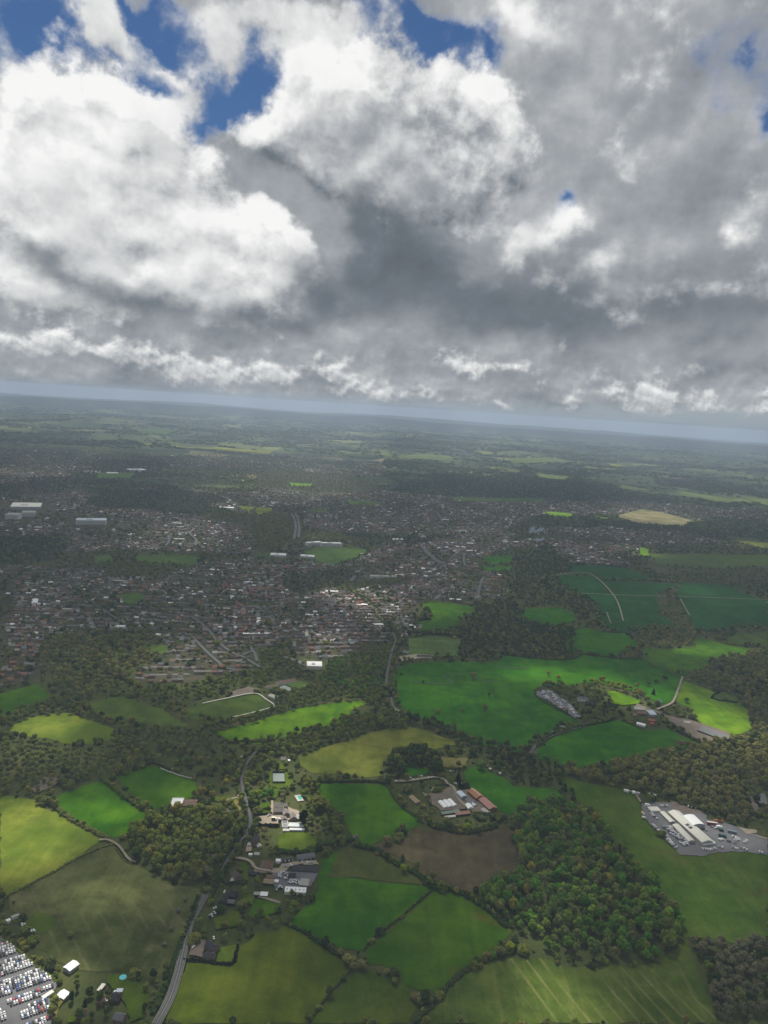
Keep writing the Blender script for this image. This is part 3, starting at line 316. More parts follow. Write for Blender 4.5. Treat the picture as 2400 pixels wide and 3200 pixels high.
PATCH = [('asphalt',[(-420.4,705.7),(-390.9,698.2),(-363.7,684.8),(-346.9,675.0),(-332.6,664.9),(-305.2,646.5),(-280.0,630.1),(-278.8,621.4),(-286.9,611.5),(-279.6,612.1),(-265.9,585.0),(-264.7,576.9),(-321.7,572.5),(-374.8,627.4)]),('asphalt',[(409.5,1033.8),(418.9,1038.6),(443.0,1044.0),(458.4,1043.4),(469.7,1038.7),(500.9,1023.2),(495.6,1001.7),(512.1,999.1),(532.0,988.0),(563.2,961.4),(542.6,920.9),(514.8,925.7),(475.5,921.4),(452.9,909.3),(419.2,908.6),(418.7,919.2),(412.0,948.7),(406.4,973.6),(401.5,995.2)]),('dirt',[(460.9,1049.9),(471.6,1043.8),(482.0,1030.5),(500.9,1023.2),(494.8,1017.8),(468.9,1017.1),(454.9,1027.2)]),('gravel',[(-128.8,824.0),(-123.0,823.1),(-99.1,825.6),(-96.8,835.0),(-78.7,841.6),(-56.2,845.6),(-51.7,838.2),(-84.2,833.3),(-90.0,820.5),(-103.3,816.2),(-119.7,814.5),(-127.5,816.6)]),('asphalt',[(-105.1,816.0),(-89.1,820.6),(-50.1,821.7),(-57.4,794.8),(-85.9,785.0),(-101.5,793.2)]),('gravel',[(-143.5,935.0),(-126.1,940.9),(-117.6,940.9),(-114.5,920.5),(-139.1,915.8)]),('gravel',[(-134.0,977.0),(-129.7,977.5),(-127.2,961.5),(-115.1,967.0),(-89.7,954.0),(-86.1,933.2),(-100.5,931.5),(-115.6,927.8),(-126.8,945.7)]),('lawn',[(-146.9,969.2),(-132.7,972.0),(-130.9,958.0),(-145.0,955.3)]),('lawn',[(-145.3,948.3),(-132.1,951.9),(-128.9,945.4),(-144.5,940.7)]),('lawn',[(-152.0,1059.2),(-116.2,1064.9),(-105.3,1017.0),(-128.4,1011.9),(-141.9,1019.1)]),('lawn',[(-140.7,1093.5),(-133.1,1099.6),(-128.2,1070.1),(-135.1,1068.0)]),('lawn',[(-139.4,1010.5),(-126.1,1012.2),(-125.8,994.8),(-128.2,981.8),(-134.5,993.7)]),('lawn',[(-216.3,977.2),(-192.9,980.1),(-189.4,974.3),(-198.0,964.0),(-212.8,967.3)]),('dry',[(-197.6,962.0),(-173.2,980.5),(-167.1,960.6),(-172.0,942.2),(-184.3,950.6)]),('court',[(-142.8,1054.9),(-125.8,1057.1),(-120.9,1028.5),(-137.9,1025.9)]),('paving',[(-102.4,994.5),(-93.9,997.7),(-87.1,982.7),(-95.5,979.2)]),('pool',[(-98.4,993.9),(-93.9,995.8),(-89.7,986.1),(-93.9,984.0)]),('lawn',[(-149.2,832.6),(-138.1,833.7),(-131.4,798.7),(-139.1,800.8)]),('lawn',[(-133.7,773.5),(-119.3,772.2),(-116.5,756.6),(-129.1,759.3)]),('lush2',[(-114.9,767.3),(-87.7,760.7),(-84.3,749.5),(-107.8,737.2),(-119.9,738.6),(-118.2,756.5)]),('lawn',[(-155.2,730.3),(-144.5,742.5),(-128.0,745.3),(-125.5,728.2),(-146.2,720.3)]),('gravel',[(-146.0,875.0),(-141.5,877.2),(-138.5,855.9),(-144.8,853.6)]),('dirt',[(85.7,1023.1),(109.1,1028.5),(129.3,1054.0),(136.0,1012.2),(146.4,989.8),(133.6,986.0),(107.1,978.2),(101.6,989.1)]),('dirt',[(135.4,1034.3),(152.0,1044.0),(190.2,999.8),(176.2,979.7),(150.7,983.5),(140.2,1003.1)]),('lush4',[(53.4,1098.4),(71.6,1112.3),(97.4,1101.5),(96.6,1084.6),(66.4,1072.4)]),('dry',[(116.8,1145.2),(162.4,1145.4),(156.5,1115.1),(130.8,1105.9),(114.8,1115.3)]),('dirt',[(-169.3,694.0),(-157.1,699.6),(-153.8,673.7),(-167.6,675.7)]),('lawn',[(-141.0,685.6),(-122.3,694.9),(-123.4,670.1),(-138.6,668.8)]),('lawn',[(-156.4,730.2),(-128.3,740.3),(-124.9,723.5),(-149.3,714.1)]),('dirt',[(507.4,1367.7),(562.3,1389.1),(570.5,1340.3),(597.6,1269.6),(660.6,1289.7),(669.1,1319.5),(616.7,1365.8),(582.6,1379.4),(564.4,1402.6),(533.6,1431.3)]),('asphalt',[(337.9,1462.7),(353.9,1475.8),(375.9,1460.4),(392.7,1413.8),(398.8,1344.5),(387.9,1337.8),(372.7,1372.0),(352.7,1414.1),(336.0,1439.3)]),('bright2',[(493.0,1489.0),(509.1,1495.5),(548.5,1451.2),(539.4,1432.3),(502.1,1418.0),(487.6,1423.8)]),('asphalt',[(-222.9,1597.4),(-157.8,1553.2),(-146.4,1520.3),(-169.9,1548.6),(-197.9,1568.1)]),('pale',[(-173.4,1412.1),(-153.9,1440.9),(-123.4,1420.8),(-143.3,1392.8)]),('court',[(-198.4,1380.3),(-175.2,1408.7),(-151.8,1388.3),(-174.6,1372.5)]),('dirt',[(-274.6,1355.6),(-241.2,1391.1),(-218.7,1379.8),(-226.5,1360.8),(-265.5,1334.1)]),('gravel',[(55.6,1626.4),(96.2,1650.4),(133.7,1649.6),(130.4,1636.9),(60.5,1596.2)]),('pond',[(752.4,3736.7),(779.8,3797.6),(786.7,3750.5),(762.9,3668.6),(818.0,3788.0),(837.2,3795.8),(804.0,3661.3),(738.9,3544.9),(705.1,3540.8),(720.1,3605.3)]),('pond',[(666.9,3337.6),(755.7,3443.6),(768.5,3366.5),(693.7,3311.9)]),('dull',[(720.1,1498.3),(751.0,1529.2),(772.7,1500.8),(760.7,1480.1)]),('dirt',[(-466.0,999.1),(-434.3,1003.2),(-442.3,971.5),(-457.1,957.0),(-467.0,964.1)]),('dry',[(-264.2,585.1),(-269.3,596.4),(-272.0,607.2),(-269.6,610.7),(-265.2,608.8),(-266.1,601.0),(-261.3,585.3)]),('lawn',[(-236.6,644.0),(-218.5,645.5),(-191.8,623.9),(-186.7,597.6),(-197.3,590.3),(-209.0,611.1),(-235.8,634.4)]),('lawn',[(-254.4,592.3),(-242.2,594.3),(-236.7,587.3),(-251.7,586.1)]),('gravel',[(532.0,988.0),(544.4,982.8),(557.2,981.0),(553.8,974.1),(540.5,969.4),(564.1,963.2),(562.0,959.2),(536.4,971.1)]),('dirt',[(597.1,1087.2),(590.6,1041.1),(578.5,1032.5),(586.6,1065.4)]),('asphalt',[(597.5,1076.9),(624.6,1093.3),(612.3,1058.5),(598.3,1056.8)]),('lush',[(221.2,1083.7),(226.7,1089.2),(222.7,1064.9)])]
WOODS = [('oakwood','mixed',7.6,11,19,[(226.1,1003.4),(259.0,1010.8),(297.7,1012.1),(313.4,1011.9),(327.5,980.9),(334.2,943.4),(339.3,905.0),(348.0,933.4),(352.8,884.1),(358.7,844.1),(367.2,810.3),(367.4,770.6),(361.6,751.5),(343.0,727.4),(316.6,709.4),(277.7,704.9),(238.2,709.2),(206.4,713.0),(191.5,720.8),(200.4,723.9),(187.3,742.8),(170.4,743.6),(166.6,761.9),(142.0,788.4),(151.6,807.3),(165.3,826.0),(182.4,839.7),(201.9,854.0),(201.6,886.1),(198.6,916.7),(198.4,915.6),(211.1,967.3)]),('barewood','brown',8.0,11,17,[(734.0,1298.8),(700.8,1300.4),(661.0,1288.2),(590.0,1247.0),(538.2,1233.7),(464.1,1183.3),(400.2,1152.9),(355.1,1136.3),(316.3,1120.9),(313.6,1109.5),(354.0,1095.0),(393.4,1081.0),(437.2,1068.8),(458.9,1057.0),(470.7,1032.9),(499.5,1019.5),(547.4,1000.5),(561.0,1010.2),(575.0,1058.7),(609.0,1099.7),(642.6,1118.4)]),('barewood','brown',8.5,10,16,[(931.8,1689.6),(839.1,1662.5),(799.5,1569.0),(777.9,1487.4),(765.2,1437.4),(747.9,1382.4),(716.9,1315.8),(741.1,1312.8)]),('barewood','brown',9.0,10,16,[(825.6,1741.7),(947.0,1830.2),(1014.3,1852.6),(902.3,1631.3),(819.7,1547.5),(817.1,1574.0),(762.3,1537.7),(748.2,1568.9),(711.3,1604.6),(729.7,1637.3),(787.2,1678.2)]),('spinney','olive',7.6,11,17,[(-302.7,883.9),(-286.4,907.3),(-271.4,931.7),(-244.1,938.9),(-212.0,936.9),(-183.3,950.1),(-165.5,925.2),(-153.1,893.8),(-152.9,843.7),(-167.0,856.1),(-176.8,823.5),(-181.2,796.5),(-203.4,791.4),(-232.6,798.4),(-254.0,813.9),(-272.8,825.6),(-290.4,849.1)]),('cornerwood','grey',7.6,10,16,[(362.1,741.9),(376.0,746.7),(409.7,745.7),(454.8,747.4),(398.9,637.0),(348.4,633.1),(356.6,662.3),(357.7,692.6),(360.3,716.5)]),('thicket','scrub',8.5,7,13,[(-589.2,1114.9),(-552.0,1114.7),(-514.9,1114.5),(-471.1,1099.0),(-440.9,1108.7),(-430.7,1065.7),(-414.3,1109.8),(-426.4,1183.0),(-392.6,1191.2),(-312.5,1186.8),(-282.8,1173.2),(-254.7,1163.8),(-235.2,1134.3),(-258.1,1125.5),(-273.0,1087.4),(-296.2,1084.2),(-335.3,1063.7),(-353.0,1046.6),(-372.4,1011.2),(-387.9,1004.7),(-410.6,984.1),(-418.5,961.9),(-427.8,944.3),(-432.8,927.9),(-450.7,943.5),(-481.8,950.7),(-503.4,951.2)]),('thicket','olive',8.0,9,14,[(-610.7,1185.8),(-610.1,1221.5),(-589.4,1252.0),(-563.1,1279.7),(-531.2,1270.7),(-499.6,1241.1),(-484.4,1223.6),(-437.4,1198.7),(-415.4,1181.6),(-426.6,1169.7),(-485.6,1200.1),(-528.4,1219.3),(-558.1,1208.0),(-588.4,1178.0),(-591.0,1147.3),(-596.1,1128.0),(-619.2,1172.0)]),('townwood','brown',10.0,10,17,[(-724.1,1567.2),(-690.0,1637.7),(-631.6,1659.0),(-559.8,1686.2),(-525.9,1657.5),(-508.2,1595.0),(-496.0,1534.5),(-468.0,1525.0),(-466.5,1481.7),(-480.6,1437.8),(-476.7,1399.5),(-472.4,1336.4),(-496.2,1306.8),(-520.8,1272.6),(-541.8,1282.6),(-568.9,1305.7),(-589.2,1307.9),(-622.1,1361.1),(-684.5,1440.6),(-720.0,1520.8)]),('townwood','olive',9.0,8,13,[(-471.4,1333.7),(-445.2,1347.0),(-349.5,1369.4),(-337.7,1324.9),(-388.6,1306.9),(-356.5,1270.4),(-376.1,1266.2),(-418.7,1300.3),(-457.4,1318.9)]),('townwood','olive',9.0,9,14,[(-354.2,1386.8),(-295.1,1428.7),(-245.5,1491.4),(-215.6,1518.1),(-164.5,1506.3),(-114.0,1467.6),(-118.4,1440.7),(-168.5,1462.5),(-196.5,1426.9),(-214.6,1395.7),(-228.5,1396.4),(-278.9,1375.5),(-316.1,1325.7),(-332.0,1303.7)]),('townwood','olive',9.0,9,14,[(-260.2,1572.9),(-224.5,1607.4),(-169.9,1548.6),(-146.3,1518.9),(-174.6,1508.0),(-215.1,1514.7),(-240.8,1520.6)]),('beltwood','olive',8.5,8,13,[(-185.8,1347.7),(-139.2,1402.9),(-101.4,1426.0),(-71.6,1400.7),(-57.4,1371.4),(-87.2,1334.0),(-140.8,1296.5),(-177.1,1256.5),(-199.4,1227.0),(-259.1,1182.7),(-279.6,1191.7),(-314.0,1231.9),(-244.4,1236.2),(-206.7,1267.3),(-180.5,1286.6)]),('beltwood','olive',8.0,9,15,[(-173.1,1167.0),(-140.0,1188.3),(-90.6,1220.1),(-49.9,1256.3),(-28.8,1276.2),(-12.4,1289.0),(21.4,1304.7),(44.3,1294.4),(61.2,1290.2),(66.0,1248.0),(33.0,1238.6),(0.8,1219.5),(-24.8,1193.3),(-71.3,1153.1),(-112.6,1115.8),(-131.4,1127.0),(-156.8,1113.9)]),('beltwood','dark',8.0,9,15,[(61.2,1290.2),(73.0,1304.4),(114.3,1276.9),(148.5,1249.6),(187.4,1206.2),(209.1,1209.4),(244.2,1196.8),(224.3,1074.5),(217.0,1088.0),(205.1,1106.2),(193.5,1130.3),(186.1,1172.6),(145.1,1208.4),(96.1,1246.2)]),('beltwood','mixed',9.0,8,14,[(-108.9,1545.4),(-72.0,1597.8),(20.9,1664.3),(23.2,1412.0),(11.1,1324.1),(-16.1,1352.8),(-11.9,1359.1),(-58.5,1389.2),(-87.9,1414.5),(-112.1,1448.3)]),('beltwood','olive',9.0,8,14,[(-57.8,1376.8),(1.7,1410.7),(14.9,1354.4),(-13.8,1327.6),(-17.9,1358.8),(-44.3,1352.2)]),('darkgrove','dark',7.5,11,18,[(26.0,1107.6),(43.4,1149.9),(69.3,1164.6),(98.1,1174.3),(114.1,1140.6),(120.9,1095.0),(110.3,1081.3),(96.1,1085.8),(92.2,1105.3),(67.6,1102.0),(59.9,1082.0),(57.1,1060.0),(38.2,1063.7),(23.9,1077.3)]),('beltwood','dark',9.5,9,16,[(234.6,1971.1),(283.5,2064.5),(338.7,2102.4),(390.9,2221.1),(420.9,2187.5),(415.8,2059.3),(392.9,2022.2),(394.2,1973.7),(429.8,1959.7),(488.8,1940.5),(513.9,1914.6),(533.2,1918.8),(472.3,1694.8),(409.1,1682.6),(349.8,1687.5),(298.7,1694.1),(280.3,1641.9),(241.0,1626.6),(195.9,1625.8),(195.8,1653.6),(212.4,1741.5),(213.4,1796.6),(211.3,1854.5),(231.8,1910.4)]),('beltwood','dark',11,9,15,[(574.8,2993.5),(706.7,3203.3),(738.1,3040.8),(733.3,2883.2),(710.9,2714.1),(631.0,2614.1),(624.9,2467.2),(658.1,2369.7),(672.8,2238.3),(647.8,2082.4),(595.7,2020.9),(537.1,1959.3),(580.8,2082.9),(563.7,2162.0),(494.2,2162.6),(452.4,2187.7),(406.5,2194.3),(429.3,2334.3),(491.9,2649.5)]),('copse','brown',9.0,9,14,[(689.9,1952.5),(754.1,2020.6),(804.2,2023.9),(832.9,2004.8),(858.9,1988.9),(874.0,1955.3),(823.4,1858.1),(773.9,1835.0),(729.7,1811.5),(695.2,1813.7),(683.3,1848.5),(675.3,1888.3)]),('copse','brown',9.0,9,13,[(611.8,1781.8),(656.3,1820.6),(668.6,1795.8),(647.3,1730.9),(595.9,1721.0)]),('copse','brown',9.5,7,11,[(930.1,2432.7),(983.9,2420.2),(946.9,2293.6),(909.0,2140.8),(893.8,2043.6),(900.5,2011.9),(869.7,1983.7),(848.4,2011.5),(858.9,2081.6),(849.6,2148.1),(897.4,2309.6)]),('beltwood','dark',8.5,8,14,[(242.9,1189.1),(258.8,1189.6),(286.1,1236.8),(321.0,1273.4),(345.9,1296.8),(387.0,1313.2),(390.1,1308.2),(324.0,1261.1),(291.0,1213.4),(275.5,1173.9),(312.0,1146.3),(310.7,1107.6),(315.9,1030.6),(314.9,1017.5),(301.9,1020.2),(295.3,1071.8),(276.6,1062.4),(246.5,1065.6),(223.9,1072.1)]),('farmtrees','dark',9.0,8,14,[(409.7,1374.7),(465.8,1423.7),(488.0,1434.2),(478.1,1392.1),(481.6,1360.5),(453.8,1345.6),(407.9,1318.5),(404.7,1345.4)]),('farmtrees','olive',9.0,9,15,[(345.6,1505.5),(401.3,1523.0),(418.8,1487.6),(469.9,1519.3),(468.3,1492.3),(444.3,1466.1),(415.1,1461.2),(401.5,1416.6),(393.8,1418.8),(379.1,1462.4),(357.8,1480.9)]),('farmtrees','yellow',9.0,9,14,[(477.0,1556.3),(505.1,1561.3),(521.3,1536.1),(540.9,1523.8),(562.8,1519.9),(579.1,1499.9),(590.8,1468.8),(576.2,1475.1),(544.6,1464.8),(533.5,1482.5),(513.8,1501.6),(492.3,1496.4),(472.7,1508.2)]),('estatetrees','olive',8.0,9,16,[(-90.4,1050.3),(-66.2,1016.8),(-58.5,981.4),(-36.5,949.9),(-19.8,918.0),(-14.6,898.9),(-39.2,902.5),(-60.7,914.4),(-72.5,928.5),(-71.6,959.5),(-78.8,966.7),(-89.5,1003.0),(-99.9,1032.8)]),('estatetrees','olive',8.5,9,16,[(-183.7,1139.9),(-155.0,1166.7),(-123.2,1140.2),(-114.2,1109.2),(-130.1,1117.6),(-146.7,1112.6),(-151.9,1083.5),(-155.7,1063.3),(-164.5,1033.7)]),('estatetrees','olive',8.5,9,15,[(-217.2,1055.8),(-193.9,1056.5),(-186.7,1038.5),(-178.1,1053.8),(-152.5,1062.0),(-148.2,1050.6),(-152.3,1020.0),(-161.6,1021.1),(-159.0,982.2),(-159.3,971.8),(-164.9,989.9),(-179.0,1005.5),(-189.3,1006.4),(-204.3,997.9)]),('estatetrees','mixed',8.5,7,12,[(-162.1,998.9),(-140.1,1014.8),(-133.0,998.2),(-134.7,981.0),(-146.1,971.3),(-150.4,958.7),(-155.3,962.1)]),('gardentrees','dark',8.0,7,12,[(-270.9,627.8),(-255.6,636.7),(-241.1,622.8),(-229.2,621.9),(-213.5,610.5),(-216.7,588.8),(-246.1,586.5),(-259.0,606.8)]),('gardentrees','dark',8.0,6,10,[(-200.8,641.3),(-188.0,648.3),(-182.1,658.8),(-179.0,643.2),(-179.4,620.5),(-180.7,606.1),(-184.3,591.4),(-189.7,590.9),(-189.6,616.0)]),('gardentrees','olive',8.0,6,10,[(-155.8,727.8),(-137.2,734.5),(-125.4,725.8),(-112.6,746.8),(-81.3,754.9),(-78.2,732.7),(-92.8,719.3),(-107.4,718.0),(-124.4,704.9),(-148.2,709.6)]),('gardentrees','olive',8.5,7,11,[(-82.5,775.8),(-70.3,777.0),(-59.7,762.1),(-61.3,746.6),(-74.2,740.4),(-80.6,749.8)]),('townwood','dark',13,10,17,[(-1371.5,2607.1),(-1279.1,2705.7),(-1230.8,2792.3),(-1059.7,2428.2),(-1054.5,2282.0),(-1165.5,2214.1)]),('farwood','dark',16,10,17,[(92.0,5669.3),(622.7,6884.8),(1283.0,6949.0),(1891.0,7375.1),(2092.5,6101.7),(2229.9,5704.8),(1446.7,5133.8),(1117.3,5185.1),(439.1,4886.8),(147.8,4965.1)]),('farwood','dark',16,10,17,[(2896.5,8135.1),(3302.0,7589.6),(3601.1,6962.1),(3346.2,6458.6),(2853.1,6535.5),(2600.5,6970.7)]),('farwood','dark',14,9,15,[(858.3,3864.3),(1458.2,4194.8),(2507.1,4801.0),(2015.8,3830.7),(1727.7,3648.0),(1623.3,3940.5),(1250.4,3945.9)]),('townwood','dark',13,9,15,[(-1598.4,3925.5),(-1318.8,4492.3),(-966.9,4202.6),(-806.2,3581.4),(-863.8,3450.7),(-1083.9,3453.4),(-1241.8,3485.8),(-1427.4,3506.7)]),('townwood','olive',13,9,15,[(-1069.9,2451.4),(-870.5,2573.1),(-649.7,2589.9),(-635.3,2534.0),(-849.1,2510.5),(-981.7,2453.7),(-936.6,2354.1),(-809.2,2393.8),(-612.6,2405.5),(-722.3,2313.5),(-714.2,2227.8),(-812.1,2158.5),(-897.2,2330.3),(-1007.8,2344.0)]),('townwood','olive',11,9,15,[(-612.4,3511.7),(-464.3,3683.5),(-363.6,2974.2),(-325.1,3138.3),(-180.8,3275.5),(-140.6,3055.5),(-308.9,2994.1),(-457.3,2653.3)]),('townwood','dark',12,9,15,[(-304.4,2368.0),(-98.5,2499.5),(-79.2,2321.8),(-133.3,2245.0),(-222.8,2107.5),(-285.4,2165.2)]),('townwood','olive',11,9,14,[(-142.7,2242.5),(-78.2,2301.0),(50.6,2424.4),(102.2,2416.4),(94.9,2327.4),(-18.5,2276.0),(-73.5,2202.1),(-127.7,2168.9)]),('townwood','dark',12,9,15,[(-149.1,3205.6),(125.7,3310.6),(155.4,3163.3),(409.1,3335.3),(388.6,3209.9),(186.0,3100.3),(41.2,3084.8),(-127.8,3060.1)]),('parktrees','dark',22,8,14,[(1171.0,3190.1),(1413.7,3270.1),(1773.7,3352.6),(1454.4,2721.9),(1308.5,2731.2),(1106.1,2674.6),(1101.9,2723.6),(1056.9,2844.0),(1100.0,3004.0)]),('parktrees','olive',12,8,13,[(1043.4,2840.0),(1119.5,2754.4),(1362.8,2851.3),(1308.7,2706.3),(1206.6,2630.0),(1100.8,2660.9),(1046.2,2813.2)]),('hillwood','dark',20,10,16,[(-2121.1,4036.9),(-2011.5,4672.1),(-2308.2,5875.2),(-1904.9,6248.2),(-1473.9,5051.4),(-1614.2,4633.1),(-1696.3,3941.0),(-1864.4,3547.2)]),('hillwood','olive',20,10,16,[(-1536.0,5377.4),(-930.2,6299.7),(-310.9,5872.1),(-15.3,5689.6),(-8.3,4903.7),(-378.8,4565.2),(-835.0,4693.6),(-1248.1,4579.3)]),('hillwood','dark',18,10,16,[(-1099.6,3950.2),(-879.9,3866.3),(-807.1,3552.9),(-947.3,3488.7)]),('hillwood','olive',16,10,15,[(-915.9,3625.1),(-505.6,3732.7),(-357.6,2957.8),(-456.3,2870.8),(-687.5,3309.8),(-826.8,3319.8)]),('yardhedge','scrub',7.0,4,7,[(-374.3,705.0),(-361.6,699.1),(-342.2,682.8),(-325.6,671.3),(-315.8,663.7),(-293.5,645.2),(-270.3,629.7),(-275.2,627.4),(-297.8,644.9),(-321.7,663.2),(-344.6,678.2),(-368.5,693.9)]),('thicket','brown',8,6,11,[(-392.7,740.0),(-381.7,738.6),(-371.6,731.9),(-372.0,719.5),(-380.2,716.3)])]
TOWN = [([(-1314.8,3026.1),(-1254.4,3324.5),(-973.8,3452.0),(-788.3,3536.3),(-639.0,3658.5),(-457.3,2653.3),(-649.7,2589.9),(-874.9,2586.0),(-1056.1,2455.9),(-1179.9,2676.9)],13,34),([(-1170.6,2223.8),(-1045.9,2284.7),(-1007.8,2344.0),(-897.2,2330.3),(-693.2,2192.1),(-604.9,2395.7),(-452.4,2626.4),(-281.6,1681.8),(-456.8,1645.3),(-550.2,1690.1),(-633.2,1663.2),(-691.7,1641.7),(-727.6,1574.7),(-722.3,1520.3),(-687.5,1446.9),(-637.8,1370.7),(-693.1,1313.0),(-847.9,1608.3)],12,28),([(-529.3,1676.4),(-463.5,1637.6),(-410.6,1598.5),(-355.0,1389.7),(-451.9,1366.7),(-472.5,1393.9),(-480.5,1451.4),(-461.6,1496.9),(-474.4,1569.7),(-508.3,1611.5)],11,24),([(-543.7,2097.6),(-321.0,2185.6),(-177.2,2152.2),(-78.8,2265.8),(14.8,2338.2),(20.7,1685.3),(-110.6,1563.6),(-159.0,1584.8),(-226.3,1619.2),(-261.5,1580.4),(-239.0,1510.2),(-248.4,1480.4),(-300.9,1444.0),(-356.5,1395.6)],12,27),([(-433.8,2523.7),(-251.4,2580.8),(-134.7,2564.4),(-53.2,2756.6),(55.4,3283.7),(634.5,3594.9),(563.8,3160.9),(412.0,2908.4),(340.5,2604.7),(459.0,2517.0),(339.1,2251.7),(295.0,2202.9),(167.7,2207.7),(85.2,2114.5),(47.0,1779.8),(-28.5,1739.2),(-282.5,1686.3)],13,28),([(-418.9,3760.0),(-112.6,4085.6),(772.5,4442.8),(618.9,3499.0),(55.4,3283.7),(-149.1,3205.6),(-349.6,3294.0)],14,34),([(-2481.0,4723.3),(-2096.8,5146.1),(-1598.4,3925.5),(-1341.7,4569.7),(-982.8,4270.5),(-784.4,4463.1),(-639.0,3658.5),(-808.6,3527.1),(-1254.4,3324.5),(-1330.2,3061.6),(-1220.6,2796.2),(-1371.5,2607.1)],15,46),([(-1106.1,6242.9),(-454.3,6277.0),(64.7,4947.6),(868.5,5032.7),(772.5,4442.8),(-113.7,4117.5),(-308.8,3959.8),(-582.2,3889.8),(-672.8,3845.7)],16,46),([(853.3,4939.1),(1429.7,5152.9),(1866.0,5288.9),(2817.6,5414.3),(2475.6,4738.9),(1862.3,4475.6),(1717.9,4854.4),(1440.7,4515.6),(913.4,4215.7),(668.3,3802.8)],14,38),([(867.7,3833.4),(1312.7,4068.5),(1748.6,4191.9),(1826.2,3911.5),(1677.4,3631.1),(1350.5,3474.3),(1169.7,3371.8),(1027.9,3142.9),(969.7,2874.4),(829.9,2854.7),(742.5,2922.1),(755.0,3302.8),(551.7,3086.1),(576.6,3239.3),(665.4,3349.1)],13,36),([(15.4,2276.0),(178.8,2383.5),(335.0,2443.3),(406.0,2446.2),(412.3,2335.9),(370.2,2251.0),(319.8,2224.0),(276.2,2119.1),(172.8,2159.4),(119.2,2119.4),(102.7,2027.5),(89.7,1910.7),(57.2,1763.9),(45.6,1743.2),(19.5,1813.1)],12,26),([(-794.2,1506.0),(-756.3,1528.9),(-703.8,1486.5),(-654.2,1406.0),(-689.3,1393.1),(-721.9,1368.1)],12,24),([(-3458.7,6588.1),(-2641.4,7179.2),(-1242.5,8360.7),(-35.9,7977.0),(-18.8,6078.1),(-697.4,6012.2),(-1435.7,5259.3),(-1910.3,4437.4),(-2334.7,4444.1)],22,90)]
